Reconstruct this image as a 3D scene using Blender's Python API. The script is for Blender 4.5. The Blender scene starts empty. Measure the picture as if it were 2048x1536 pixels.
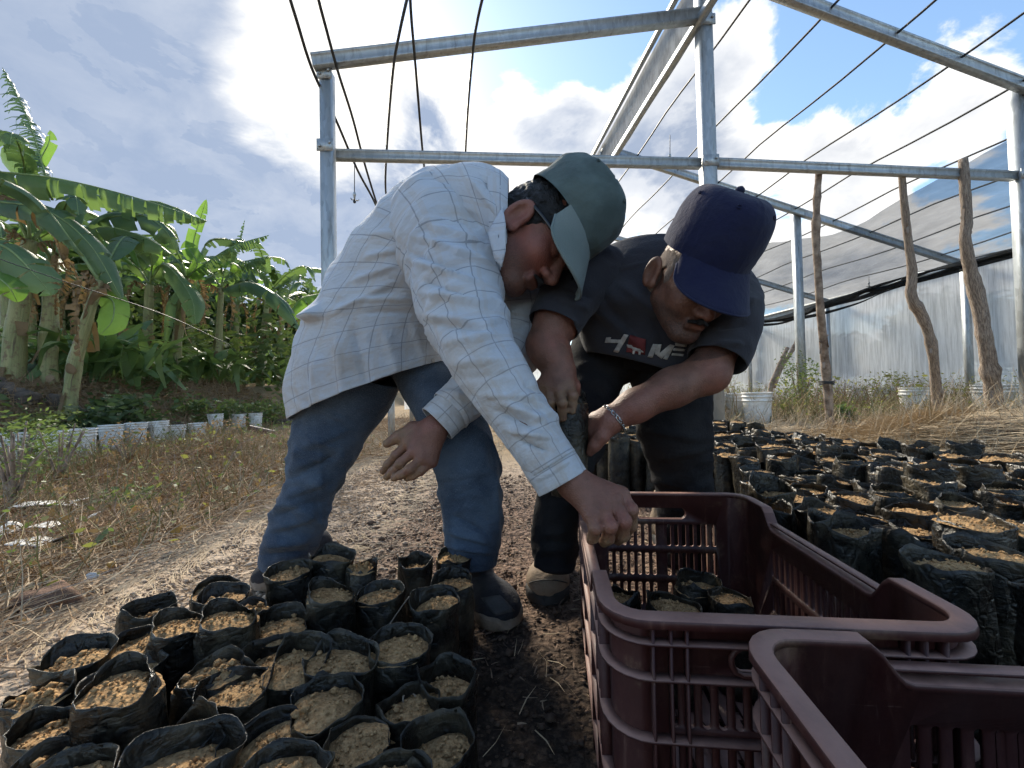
import bpy, bmesh, math, random
import numpy as np
from mathutils import Vector, Matrix
from mathutils.geometry import tessellate_polygon

random.seed(7)
RNG = np.random.default_rng(11)
SC = bpy.context.scene
COL = SC.collection
rad = math.radians

# ------------------------------------------------------------------ camera
F = 800.0            # focal length in photograph pixels (2048 wide)
CAM_H = 0.54
PITCH = math.atan(17.3 / 800)
ROLL = rad(1.15)
FWD = np.array([0, math.cos(PITCH), math.sin(PITCH)])
_r0 = np.array([1.0, 0, 0]); _u0 = np.cross(_r0, FWD)
RT = math.cos(ROLL) * _r0 - math.sin(ROLL) * _u0
UP = math.cos(ROLL) * _u0 + math.sin(ROLL) * _r0
CAMP = np.array([0, 0, CAM_H])
cam_d = bpy.data.cameras.new('camera')
cam = bpy.data.objects.new('camera', cam_d)
COL.objects.link(cam)
cam.matrix_world = Matrix(((RT[0], UP[0], -FWD[0], 0), (RT[1], UP[1], -FWD[1], 0), (RT[2], UP[2], -FWD[2], CAM_H), (0, 0, 0, 1)))
cam_d.sensor_width = 36
cam_d.lens = 36 * F / 2048
cam_d.clip_start = 0.02
cam_d.clip_end = 600
SC.camera = cam

SUN_EL, SUN_AZ = rad(35), rad(-24.5)      # azimuth from +Y, negative = towards -X


def P(px, py, Y):
    """A point of the place: photograph direction (px, py) at real depth Y."""
    d = FWD + (px - 1024) / F * RT + (768 - py) / F * UP
    return CAMP + d * (Y / d[1])


def G(px, py, z=0.0):
    d = FWD + (px - 1024) / F * RT + (768 - py) / F * UP
    return CAMP + d * ((z - CAM_H) / d[2])


def proj(V):
    v = np.asarray(V) - CAMP
    z = np.maximum(v @ FWD, 1e-3)
    return 1024 + F * (v @ RT) / z, 768 - F * (v @ UP) / z


# ------------------------------------------------------------------ node helpers
class NT:
    def __init__(self, tree):
        self.t = tree
        self.n = tree.nodes
        self.n.clear()

    def add(self, kind, **kw):
        nd = self.n.new(kind)
        for k, v in kw.items():
            setattr(nd, k, v)
        return nd

    def link(self, a, b):
        self.t.links.new(a, b)

    def setin(self, sock, v):
        if v is None:
            return
        if hasattr(v, 'is_output'):
            self.link(v, sock)
        else:
            if sock.type == 'RGBA' and len(v) == 3:
                v = (*v, 1)
            sock.default_value = v

    def math(self, op, a, b=None, c=None, clamp=False):
        nd = self.add('ShaderNodeMath', operation=op, use_clamp=clamp)
        for i, v in enumerate((a, b, c)):
            self.setin(nd.inputs[i], v)
        return nd.outputs[0]

    def vmath(self, op, a, b=None, scale=None):
        nd = self.add('ShaderNodeVectorMath', operation=op)
        self.setin(nd.inputs[0], a)
        if b is not None:
            self.setin(nd.inputs[1], b)
        if scale is not None:
            self.setin(nd.inputs['Scale'], scale)
        return nd.outputs['Value'] if op in ('DOT_PRODUCT', 'LENGTH', 'DISTANCE') else nd.outputs[0]

    def noise(self, vec, scale, detail=4, rough=0.55, dist=0.0, color=False):
        nd = self.add('ShaderNodeTexNoise')
        if vec is not None:
            self.link(vec, nd.inputs['Vector'])
        nd.inputs['Scale'].default_value = scale
        nd.inputs['Detail'].default_value = detail
        nd.inputs['Roughness'].default_value = rough
        nd.inputs['Distortion'].default_value = dist
        return nd.outputs['Color' if color else 'Fac']

    def voro(self, vec, scale, feature='F1', out='Distance'):
        nd = self.add('ShaderNodeTexVoronoi', feature=feature)
        if vec is not None:
            self.link(vec, nd.inputs['Vector'])
        nd.inputs['Scale'].default_value = scale
        return nd.outputs[out]

    def ramp(self, fac, lo, hi, clo=0.0, chi=1.0, smooth=True):
        nd = self.add('ShaderNodeMapRange', interpolation_type='SMOOTHSTEP' if smooth else 'LINEAR')
        self.setin(nd.inputs[0], fac)
        for i, v in enumerate((lo, hi, clo, chi)):
            self.setin(nd.inputs[i + 1], v)
        return nd.outputs[0]

    def mix(self, fac, a, b, blend='MIX'):
        nd = self.add('ShaderNodeMix', data_type='RGBA', blend_type=blend)
        self.setin(nd.inputs[0], fac)
        self.setin(nd.inputs[6], a)
        self.setin(nd.inputs[7], b)
        return nd.outputs[2]

    def pos(self):
        return self.add('ShaderNodeNewGeometry').outputs['Position']

    def obj(self):
        return self.add('ShaderNodeTexCoord').outputs['Object']

    def uv(self):
        return self.add('ShaderNodeTexCoord').outputs['UV']

    def attr(self, name):
        return self.add('ShaderNodeAttribute', attribute_name=name).outputs['Fac']

    def scalev(self, v, s):
        nd = self.add('ShaderNodeMapping')
        self.link(v, nd.inputs[0])
        nd.inputs['Scale'].default_value = s
        return nd.outputs[0]

    def bump(self, h, strength=0.3, dist=0.01, normal=None):
        nd = self.add('ShaderNodeBump')
        nd.inputs['Strength'].default_value = strength
        nd.inputs['Distance'].default_value = dist
        self.link(h, nd.inputs['Height'])
        if normal is not None:
            self.link(normal, nd.inputs['Normal'])
        return nd.outputs[0]

    def bsdf(self, color, rough=0.8, metal=0.0, spec=0.5, normal=None, trans=0.0, sheen=0.0, coat=0.0, sss=0.0):
        nd = self.add('ShaderNodeBsdfPrincipled')
        self.setin(nd.inputs['Base Color'], color)
        self.setin(nd.inputs['Roughness'], rough)
        self.setin(nd.inputs['Metallic'], metal)
        self.setin(nd.inputs['Specular IOR Level'], spec)
        if normal is not None:
            self.link(normal, nd.inputs['Normal'])
        if sheen:
            nd.inputs['Sheen Weight'].default_value = sheen
        if coat:
            nd.inputs['Coat Weight'].default_value = coat
        if sss:
            nd.inputs['Subsurface Weight'].default_value = sss
            nd.inputs['Subsurface Radius'].default_value = (1, .35, .2)
            nd.inputs['Subsurface Scale'].default_value = 0.006
        return nd.outputs[0]

    def out(self, shader):
        o = self.add('ShaderNodeOutputMaterial')
        self.link(shader, o.inputs['Surface'])

    def mixs(self, fac, a, b):
        nd = self.add('ShaderNodeMixShader')
        self.setin(nd.inputs[0], fac)
        self.link(a, nd.inputs[1])
        self.link(b, nd.inputs[2])
        return nd.outputs[0]


def material(name):
    m = bpy.data.materials.new(name)
    m.use_nodes = True
    return m, NT(m.node_tree)


# ------------------------------------------------------------------ world: sky with clouds
world = bpy.data.worlds.new('World')
SC.world = world
world.use_nodes = True
w = NT(world.node_tree)
sky = w.add('ShaderNodeTexSky', sky_type='NISHITA')
sky.sun_disc = False
sky.sun_elevation = SUN_EL
sky.sun_rotation = SUN_AZ
sky.altitude = 600
sky.air_density = 1.0
sky.dust_density = 0.6
sky.ozone_density = 1.5
D = w.vmath('NORMALIZE', w.add('ShaderNodeTexCoord').outputs['Generated'])
sep = w.add('ShaderNodeSeparateXYZ'); w.link(D, sep.inputs[0])
zc = w.math('MAXIMUM', sep.outputs[2], 0.0)
den = w.math('ADD', zc, 0.32)
cmb = w.add('ShaderNodeCombineXYZ')
w.link(w.math('DIVIDE', sep.outputs[0], den), cmb.inputs[0])
w.link(w.math('DIVIDE', sep.outputs[1], den), cmb.inputs[1])
CP = cmb.outputs[0]


def dirpx(px, py):
    d = FWD + (px - 1024) / F * RT + (768 - py) / F * UP
    return d / np.linalg.norm(d)


# large cloud masses and blue gaps, each a direction in the sky with an angular size
BLOBS = [  # px, py, angular radius (deg), coverage
    (60, 60, 20, .40), (420, 260, 15, 1.05), (300, 330, 12, .5), (500, 420, 11, .45), (230, 440, 14, .35), (340, 170, 12, .8), (480, 240, 9, .35), (200, 250, 12, .4), (560, 470, 14, .5), (650, 190, 13, .52), (250, 150, 14, .3),
    (820, 310, 10, .45), (1090, 190, 6, .46), (1000, 300, 11, .40), (1240, 230, 8, .34), (1330, 260, 9, .4),
    (1500, 120, 7, .30), (1560, 330, 11, .26), (1780, 270, 8, .36), (1880, 200, 7, .2), (1960, 90, 7, .26), (700, 480, 14, .45), (1280, 420, 14, .36), (1500, 450, 12, .2), (1880, 430, 10, .3), (1720, 500, 10, .3),
    (1000, 60, 10, -.40), (850, 70, 5, -.22), (1180, 60, 9, -.4), (1520, 260, 5, -.22), (1700, 110, 7, -.42), (1850, 40, 5, -.3), (1960, 260, 8, -.42), (1650, 60, 5, -.25), (1460, 230, 4, -.3),
    (40, 275, 6, -.35), (40, 200, 3, -.1), (1760, 400, 6, -.2),
]
cov = None
for bx, by, br, ba in BLOBS:
    dd = dirpx(bx, by)
    dt = w.vmath('DOT_PRODUCT', D, tuple(dd))
    g = w.ramp(dt, math.cos(rad(br * 1.25)), math.cos(rad(br * 0.25)), 0.0, ba)
    cov = g if cov is None else w.math('ADD', cov, g)
n1 = w.noise(CP, 3.0, 10, 0.60, 0.3)
base = w.math('ADD', w.math('MULTIPLY', w.math('SUBTRACT', n1, 0.5), 2.5), 0.22)
dens = w.math('ADD', base, cov)
mask = w.ramp(dens, 0.38, 0.58)
thick = w.ramp(dens, 0.55, 1.25)
# light from the sun side: density a step towards the sun
sd = np.array([math.sin(SUN_AZ) * math.cos(SUN_EL), math.cos(SUN_AZ) * math.cos(SUN_EL), math.sin(SUN_EL)])
off = w.vmath('ADD', CP, (sd[0] / (sd[2] + .32) * .11, sd[1] / (sd[2] + .32) * .11, 0))
n2 = w.noise(off, 3.0, 6, 0.58, 0.3)
lit = w.ramp(w.math('SUBTRACT', n1, n2), -0.10, 0.14)
sunang = w.vmath('DOT_PRODUCT', D, tuple(sd))
glow = w.ramp(sunang, math.cos(rad(24)), math.cos(rad(2)))
glow2 = w.ramp(sunang, math.cos(rad(62)), math.cos(rad(10)))
detail = w.noise(CP, 6.5, 6, 0.6, 0.3)
shade = w.math('MULTIPLY', thick, w.math('SUBTRACT', 1.12, w.math('MULTIPLY', lit, 0.62)), clamp=True)
heavy = w.ramp(dens, 1.0, 1.6, 0.0, 0.95)
shade = w.math('MAXIMUM', shade, heavy)
nearsun = w.ramp(w.math('ADD', sunang, w.math('MULTIPLY', w.math('SUBTRACT', n1, 0.5), -0.045)), math.cos(rad(11)), math.cos(rad(2)), 1.0, 0.25)
shade = w.math('MULTIPLY', shade, nearsun)
shade = w.math('ADD', shade, w.math('MULTIPLY', w.math('SUBTRACT', detail, 0.5), 0.38), clamp=True)
c_bright = w.mix(glow, (0.90, 0.885, 0.86), (1.45, 1.36, 1.18))
c_dark = w.mix(glow2, (0.37, 0.40, 0.46), (0.265, 0.33, 0.455))
ccol = w.mix(shade, c_bright, c_dark)
SKY_STRENGTH = 0.10
cscale = w.vmath('SCALE', ccol, scale=0.50 / SKY_STRENGTH)
skyc = w.mix(1.0, sky.outputs[0], (1.06, 1.09, 1.04), 'MULTIPLY')
fin = w.mix(w.math('MULTIPLY', mask, 0.97), skyc, cscale)
hz = w.ramp(sep.outputs[2], 0.0, 0.16, 0.65, 0.0)
fin = w.mix(hz, fin, tuple(np.array([0.45, 0.49, 0.55]) / SKY_STRENGTH))
bg = w.add('ShaderNodeBackground')
w.link(fin, bg.inputs[0]); bg.inputs[1].default_value = SKY_STRENGTH
wo = w.add('ShaderNodeOutputWorld'); w.link(bg.outputs[0], wo.inputs[0])
world.cycles.sampling_method = 'MANUAL'
world.cycles.sample_map_resolution = 1024

# ------------------------------------------------------------------ sun (behind thin cloud, in front of the camera)
sun_d = bpy.data.lights.new('sun', 'SUN')
sun_d.energy = 2.9
sun_d.angle = rad(14)
sun_d.color = (1.0, 0.91, 0.76)
sun = bpy.data.objects.new('sun', sun_d)
COL.objects.link(sun)
sun.rotation_euler = Vector(tuple(sd)).to_track_quat('Z', 'Y').to_euler()
sun.location = tuple(sd * 30)

SC.view_settings.view_transform = 'Standard'
SC.view_settings.look = 'None'
SC.view_settings.exposure = 1.5
SC.view_settings.gamma = 1.0
SC.view_settings.use_curve_mapping = False
SC.render.engine = 'CYCLES'
cy = SC.cycles
cy.use_denoising = True
cy.use_adaptive_sampling = True
cy.adaptive_threshold = 0.03
cy.max_bounces = 6
cy.diffuse_bounces = 3
cy.glossy_bounces = 2
cy.transmission_bounces = 4
cy.transparent_max_bounces = 12
cy.caustics_reflective = False
cy.caustics_refractive = False
cy.sample_clamp_indirect = 4


# ------------------------------------------------------------------ object helpers
ORG = {}


def org(o):
    return ORG.get(o.name, np.zeros(3))


def tag(o, label=None, cat=None, group=None, kind=None):
    if label: o['label'] = label
    if cat: o['category'] = cat
    if group: o['group'] = group
    if kind: o['kind'] = kind
    return o


def empty(name, loc, label=None, cat=None, group=None, kind=None):
    o = bpy.data.objects.new(name, None)
    o.empty_display_size = 0.1
    COL.objects.link(o)
    o.location = tuple(loc)
    ORG[o.name] = np.array(loc, float)
    return tag(o, label, cat, group, kind)


def mesh_np(name, V, faces, smooth=True, uv=None, attrs=None):
    """V (n,3); faces: list of int arrays (m,k)."""
    me = bpy.data.meshes.new(name)
    V = np.asarray(V, np.float32)
    fl = [np.asarray(f, np.int32) for f in faces if len(f)]
    tot = np.concatenate([np.full(len(f), f.shape[1], np.int32) for f in fl])
    idx = np.concatenate([f.ravel() for f in fl])
    st = np.concatenate([[0], np.cumsum(tot)[:-1]]).astype(np.int32)
    me.vertices.add(len(V)); me.vertices.foreach_set('co', V.ravel())
    me.loops.add(len(idx)); me.loops.foreach_set('vertex_index', idx)
    me.polygons.add(len(tot)); me.polygons.foreach_set('loop_start', st); me.polygons.foreach_set('loop_total', tot)
    if smooth:
        me.polygons.foreach_set('use_smooth', np.ones(len(tot), bool))
    if uv is not None:
        ul = me.uv_layers.new(name='UVMap')
        u = np.asarray(uv, np.float32)
        if len(u) == len(V) and len(u) != len(idx):
            u = u[idx]
        ul.data.foreach_set('uv', u.ravel())
    if attrs:
        for k, a in attrs.items():
            at = me.attributes.new(k, 'FLOAT', 'POINT')
            at.data.foreach_set('value', np.asarray(a, np.float32))
    me.update(calc_edges=True)
    me.validate()
    return me


def put(name, me, mat=None, parent=None, loc=None):
    o = bpy.data.objects.new(name, me)
    COL.objects.link(o)
    if mat is not None and len(me.materials) == 0:
        me.materials.append(mat)
    if parent is not None:
        o.parent = parent
    if loc is not None:
        o.location = tuple(loc)
    ORG[o.name] = org(parent) if parent is not None else np.array(loc if loc is not None else (0, 0, 0), float)
    return o


def obj(name, V, faces, mat=None, parent=None, smooth=True, uv=None, attrs=None, loc=None):
    """World-space vertices; stored relative to the thing's base."""
    base = org(parent) if parent is not None else (np.array(loc, float) if loc is not None else np.zeros(3))
    me = mesh_np(name, np.asarray(V, float) - base, faces, smooth, uv, attrs)
    return put(name, me, mat, parent, loc if parent is None else None)


class Acc:
    """Collects geometry for one mesh."""
    def __init__(self):
        self.V = []; self.F = {}; self.n = 0; self.U = []

    def add(self, V, *faces, uv=None):
        V = np.asarray(V, float)
        for f in faces:
            f = np.asarray(f, np.int64)
            if len(f):
                self.F.setdefault(f.shape[1], []).append(f + self.n)
        self.V.append(V); self.n += len(V)
        self.U.append(np.zeros((len(V), 2)) if uv is None else np.asarray(uv, float))
        return self

    def build(self, name, mat=None, parent=None, smooth=True, loc=None):
        return obj(name, np.concatenate(self.V), [np.concatenate(f) for f in self.F.values()], mat, parent, smooth, np.concatenate(self.U), None, loc)

    def mesh(self, name, smooth=True):
        return mesh_np(name, np.concatenate(self.V), [np.concatenate(f) for f in self.F.values()], smooth, np.concatenate(self.U))


BOXF = np.array([[0, 3, 2, 1], [4, 5, 6, 7], [0, 1, 5, 4], [1, 2, 6, 5], [2, 3, 7, 6], [3, 0, 4, 7]])


def boxv(c, ax, ay, az):
    c, ax, ay, az = (np.asarray(a, float) for a in (c, ax, ay, az))
    return np.array([c + sx * ax + sy * ay + sz * az for sz in (-1, 1) for sx, sy in ((-1, -1), (1, -1), (1, 1), (-1, 1))])


def beam(a, b, wd, hg, upv=(0, 0, 1)):
    """box from a to b, wd wide sideways, hg high along upv."""
    a = np.asarray(a, float); b = np.asarray(b, float)
    t = b - a; L = np.linalg.norm(t); t /= L
    s = np.cross(t, upv); s /= np.linalg.norm(s)
    u = np.cross(s, t)
    return boxv((a + b) / 2, t * L / 2, s * wd / 2, u * hg / 2), BOXF


def chan(a, b, wd, hg, upv=(0, 0, 1), lip=0.012):
    """a lipped C-section purlin: outer box with a groove along its front (side) face."""
    a = np.asarray(a, float); b = np.asarray(b, float)
    t = b - a; L = np.linalg.norm(t); t /= L
    s = np.cross(t, upv); s /= np.linalg.norm(s)
    u = np.cross(s, t)
    h, k, g = hg / 2, wd / 2, hg / 2 - lip * 1.4
    prof = [(-k, -h), (k, -h), (k, -g), (k - lip * .5, -g + .004), (k - lip * .5, g - .004), (k, g), (k, h), (-k, h)]
    n = len(prof)
    V = np.array([p0 + s * x + u * z for p0 in (a, b) for x, z in prof])
    Fq = np.array([[i, (i + 1) % n, n + (i + 1) % n, n + i] for i in range(n)])
    return V, Fq, np.array([list(range(n))[::-1]]), np.array([list(range(n, 2 * n))])


def catmull(pts, n):
    pts = np.asarray(pts, float)
    if len(pts) == 2:
        t = np.linspace(0, 1, n)[:, None]
        return pts[0] * (1 - t) + pts[1] * t
    p = np.vstack([2 * pts[0] - pts[1], pts, 2 * pts[-1] - pts[-2]])
    m = len(pts) - 1
    s = np.linspace(0, m, n); i = np.minimum(s.astype(int), m - 1); t = (s - i)[:, None]
    a, b, c, d = p[i], p[i + 1], p[i + 2], p[i + 3]
    return 0.5 * (2 * b + (c - a) * t + (2 * a - 5 * b + 4 * c - d) * t ** 2 + (3 * b - a - 3 * c + d) * t ** 3)


def grid_faces(nr, nc, wrap=False):
    r = np.arange(nr - 1)[:, None]; c = np.arange(nc if wrap else nc - 1)[None]
    c2 = (c + 1) % nc
    return np.stack([r * nc + c, r * nc + c2, (r + 1) * nc + c2, (r + 1) * nc + c], -1).reshape(-1, 4)


def tube(path, radius, seg=8, caps=True):
    """round tube along a polyline with parallel transported frames."""
    p = np.asarray(path, float); n = len(p)
    r = np.broadcast_to(np.asarray(radius, float), (n,))
    t = np.gradient(p, axis=0); t /= np.linalg.norm(t, axis=1)[:, None] + 1e-12
    a = np.array([0, 0, 1.0]) if abs(t[0][2]) < .9 else np.array([1.0, 0, 0])
    N = []
    for i in range(n):
        a = a - t[i] * (a @ t[i]); a /= np.linalg.norm(a); N.append(a)
    N = np.array(N); B = np.cross(t, N)
    th = np.arange(seg) / seg * 2 * np.pi
    V = p[:, None] + r[:, None, None] * (np.cos(th)[None, :, None] * N[:, None] + np.sin(th)[None, :, None] * B[:, None])
    L = np.concatenate([[0], np.cumsum(np.linalg.norm(np.diff(p, axis=0), axis=1))])
    UV = np.stack([np.broadcast_to(th[None] / (2 * np.pi), (n, seg)), np.broadcast_to(L[:, None], (n, seg))], -1).reshape(-1, 2)
    Fq = [grid_faces(n, seg, True)]
    if caps:
        Fq += [np.array([list(range(seg))[::-1]]), np.array([list(range((n - 1) * seg, n * seg))])]
    return V.reshape(-1, 3), Fq, UV


def acc_tube(A, path, radius, seg=8, caps=True):
    V, Fq, UV = tube(path, radius, seg, caps)
    A.add(V, *Fq, uv=UV)


# numpy value noise
def _hash(i, j, k):
    n = (i * 374761393 + j * 668265263 + k * 2147483647 * 3 + 1013904223) & 0xFFFFFFFF
    n = ((n ^ (n >> 13)) * 1274126177) & 0xFFFFFFFF
    n = ((n ^ (n >> 15)) * 2246822519) & 0xFFFFFFFF
    return ((n ^ (n >> 16)) & 0xFFFFFF) / float(0xFFFFFF)


def vnoise(p):
    p = np.asarray(p, float)
    i = np.floor(p).astype(np.int64); f = p - i
    f = f * f * (3 - 2 * f)
    x, y, z = i[..., 0], i[..., 1], i[..., 2]
    fx, fy, fz = f[..., 0], f[..., 1], f[..., 2]
    r = 0
    for dx in (0, 1):
        for dy in (0, 1):
            for dz in (0, 1):
                r = r + _hash(x + dx, y + dy, z + dz) * (fx if dx else 1 - fx) * (fy if dy else 1 - fy) * (fz if dz else 1 - fz)
    return r * 2 - 1


def fbm(p, oct=4, gain=.5):
    p = np.asarray(p, float); r = 0; a = 1.0
    for o in range(oct):
        r = r + a * vnoise(p * (2 ** o) + o * 17.3); a *= gain
    return r


def sstep(a, b, x):
    t = np.clip((x - a) / (b - a), 0, 1)
    return t * t * (3 - 2 * t)


def terrain(x, y):
    x = np.asarray(x, float); y = np.asarray(y, float)
    z = 0.13 * sstep(1.0, 2.6, x) * sstep(2.6, 4.2, y)
    z = z + 0.10 * sstep(2.0, 3.2, x) * (1 - sstep(2.6, 4.2, y)) * sstep(.8, 2, y)
    z = z - 0.25 * sstep(-2.6, -5.0, x)
    z = z + 1.15 * sstep(-6.7, -9.0, x) * sstep(1.0, 4.0, y)
    z = z + 0.10 * sstep(9, 16, y)
    q = np.stack([x, y, np.zeros_like(x)], -1)
    rough = 0.25 + 0.75 * sstep(1.3, 2.2, np.abs(x)) + .4 * sstep(3.5, 5, y)
    z = z + .03 * fbm(q * 1.3 + 3.1, 3) * rough + .10 * fbm(q * .9 + 9, 3) * sstep(-6.5, -7.5, x)
    # straw heap to the right, behind the bags
    z = z + 0.17 * np.exp(-(((x - 3.35) / .8) ** 2 + ((y - 2.75) / .32) ** 2))
    z = z + 0.12 * np.exp(-(((x + 3.4) / 1.1) ** 2 + ((y - 4.0) / .9) ** 2))
    return z

# ================================================================== GROUND
xs = np.concatenate([np.linspace(-90, -12, 30), np.linspace(-11.6, -2.6, 60), np.linspace(-2.5, 2.5, 200), np.linspace(2.6, 9, 50), np.linspace(9.5, 90, 28)])
ys = np.concatenate([np.linspace(-40, -1, 12), np.linspace(-.8, 3.2, 160), np.linspace(3.25, 9, 60), np.linspace(9.4, 30, 40), np.linspace(32, 200, 25)])
gx, gy = np.meshgrid(xs, ys)
gz = terrain(gx, gy)
q3 = np.stack([gx, gy, 0 * gx], -1)
fine = (np.abs(gx) < 3) & (gy < 4) & (gy > -.9)
gz = gz + np.where(fine, .006 * vnoise(q3 * 22) + .004 * vnoise(q3 * 47), 0)
m, n = material('ground_soil')
pos = n.pos()
s = n.add('ShaderNodeSeparateXYZ'); n.link(pos, s.inputs[0])
warp = n.noise(pos, 1.6, 4, .6)
xw = n.math('ADD', s.outputs[0], n.math('MULTIPLY', n.math('SUBTRACT', warp, .5), .55))
yw = n.math('ADD', s.outputs[1], n.math('MULTIPLY', n.math('SUBTRACT', warp, .5), .9))
f1 = n.noise(pos, 55, 5, .7); f2 = n.noise(pos, 9, 5, .65); f3 = n.voro(pos, 70)
f4 = n.noise(pos, 240, 3, .7)
gravel = n.mix(f1, (.28, .21, .15), (.50, .40, .30))
gravel = n.mix(n.ramp(f2, .5, .8), gravel, (.27, .205, .148))
mulch = n.mix(n.ramp(f1, .35, .68), (.075, .048, .035), (.28, .185, .13))
mulch = n.mix(n.ramp(f4, .66, .74), mulch, (.36, .29, .20))
straw = n.mix(n.noise(pos, 30, 5, .75), (.12, .085, .045), (.40, .29, .15))
straw = n.mix(n.ramp(f2, .5, .8), straw, (.17, .12, .07))
dry = n.mix(f1, (.16, .115, .07), (.38, .27, .155))
dry = n.mix(n.ramp(f2, .5, .75), dry, (.14, .12, .06))
# dark loose mulch beside the crates, pale gravel path, straw to the right and beyond
k_mulch = n.math('MULTIPLY', n.ramp(xw, -.78, -.32), n.ramp(yw, 2.9, 1.7))
k_straw = n.ramp(yw, 2.6, 3.6)
k_left = n.ramp(xw, -1.15, -1.5)
c = n.mix(n.math('MULTIPLY', k_straw, .75), gravel, straw)
c = n.mix(n.ramp(xw, 1.3, 1.9), c, straw)
c = n.mix(k_mulch, c, mulch)
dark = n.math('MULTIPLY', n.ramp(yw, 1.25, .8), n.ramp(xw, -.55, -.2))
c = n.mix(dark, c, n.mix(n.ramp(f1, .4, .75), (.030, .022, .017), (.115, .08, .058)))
c = n.mix(k_left, c, dry)
h = n.math('ADD', n.math('MULTIPLY', f1, .7), n.math('MULTIPLY', f3, -.5))
n.out(n.bsdf(c, .95, 0, .2, n.bump(h, .9, .02)))
M_GROUND = m
g = obj('ground', np.stack([gx, gy, gz], -1).reshape(-1, 3), [grid_faces(len(ys), len(xs))], M_GROUND)
g['kind'] = 'structure'


# ================================================================== MATERIALS
def simple(name, col, rough=.6, metal=0, spec=.5, var=.25, scale=8, bump=0, bscale=60, col2=None, sheen=0):
    m, n = material(name)
    o = n.obj()
    f = n.noise(o, scale, 5, .6)
    c2 = col2 if col2 is not None else tuple(np.array(col) * (1 - var * 1.5))
    c = n.mix(n.ramp(f, .3, .7), col, c2)
    nm = n.bump(n.noise(o, bscale, 4, .65), bump, .01) if bump else None
    n.out(n.bsdf(c, rough, metal, spec, nm, sheen=sheen))
    return m


m, n = material('galvanised_steel')
o = n.pos()
f = n.voro(n.scalev(o, (1, 1, .35)), 38, 'F1', 'Color')
bw = n.add('ShaderNodeRGBToBW'); n.link(f, bw.inputs[0])
st = n.noise(n.scalev(o, (6, 6, .7)), 5, 5, .65)
c = n.mix(bw.outputs[0], (.32, .345, .36), (.47, .50, .515))
c = n.mix(n.ramp(st, .52, .78), c, (.20, .195, .185))
n.out(n.bsdf(c, .48, .55, .5, n.bump(bw.outputs[0], .08, .004)))
M_STEEL = m
M_WIRE = simple('black_wire', (.022, .023, .026), .55)
M_HOSE = simple('black_hose', (.03, .032, .036), .5)
M_BARK = simple('weathered_wood', (.36, .285, .225), .9, 0, .2, .35, 14, .9, 45, (.12, .085, .065))
m, n = material('peeling_bark')
o = n.uv()
sv = n.scalev(o, (14, 5, 1))
f = n.noise(sv, 3.2, 6, .7, .6)
f2 = n.noise(n.scalev(o, (40, 9, 1)), 2, 4, .6)
c = n.mix(n.ramp(f, .38, .62), (.17, .13, .105), (.44, .36, .29))
c = n.mix(n.ramp(f2, .55, .7), c, (.18, .14, .115))
n.out(n.bsdf(c, .92, 0, .15, n.bump(n.math('ADD', f, n.math('MULTIPLY', f2, .5)), 1.0, .012)))
M_PEEL = m


def net_mat(name, col, alpha, streak=.3, scale=(9, 9, .5), fine=900):
    m, n = material(name)
    p = n.pos()
    s1 = n.noise(n.scalev(p, scale), 3, 6, .7)
    s2 = n.noise(n.scalev(p, (.7, .7, .8)), 1, 4, .6)
    c = n.mix(n.ramp(s1, .35, .7), col, tuple(np.array(col) * .62))
    d = n.add('ShaderNodeBsdfDiffuse'); n.setin(d.inputs[0], c)
    t = n.add('ShaderNodeBsdfTranslucent'); n.setin(t.inputs[0], c)
    tr = n.add('ShaderNodeBsdfTransparent')
    a = n.math('ADD', alpha - streak / 2, n.math('MULTIPLY', n.math('ADD', n.math('MULTIPLY', s1, .6), n.math('MULTIPLY', s2, .4)), streak), clamp=True)
    n.out(n.mixs(a, tr.outputs[0], n.mixs(.45, d.outputs[0], t.outputs[0])))
    return m


M_WALLNET = net_mat('pale_insect_net', (.68, .70, .71), .92, .22)
M_STRIPNET = net_mat('grey_insect_net', (.50, .50, .50), .80, .25, (14, 5, 2))
M_SHADE = net_mat('black_shade_net', (.085, .094, .10), .62, .46, (2.2, .8, 5))
M_SHADE2 = net_mat('black_shade_net_bunched', (.035, .04, .046), .88, .2, (6, 2, 4))

# ================================================================== GREENHOUSE FRAME
# three cross frames, each a left post, a middle post and two right posts, under a stepped roof
DV = np.array([-.115, 1.0, 0.0])              # direction from frame to frame
BAYS = 2.42


def fpt(x, y, z, k):
    return np.array([x, y, z]) + DV * BAYS * k


GH = empty('greenhouse_frame', (1.63, 3.25, 0), 'galvanised steel frame of the greenhouse with posts, tie beams and a stepped roof', 'greenhouse frame')
XL, YL, XM, YM, XR, YR, XF, YF = -1.34, 2.95, 1.645, 3.25, 4.60, 3.55, 7.45, 3.85
ZT = 2.39


def post(x, y, top, k, w=.095):
    b = fpt(x, y, 0, k); z0 = float(terrain(b[0], b[1])) - .15
    cr = np.array([.995, .1, 0])
    V, *Fs = chan([b[0], b[1], z0], [b[0], b[1], top], w, w * .95, np.cross([0, 0, 1], [0, -1, 0]))
    obj('post', V, Fs, M_STEEL, GH, False)


def rail(name, a, b, w=.06, h=.1, c=True):
    V, *Fs = (chan if c else beam)(a, b, w, h)
    if not c:
        Fs = [BOXF]
    obj(name, V, Fs, M_STEEL, GH, False)


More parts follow.
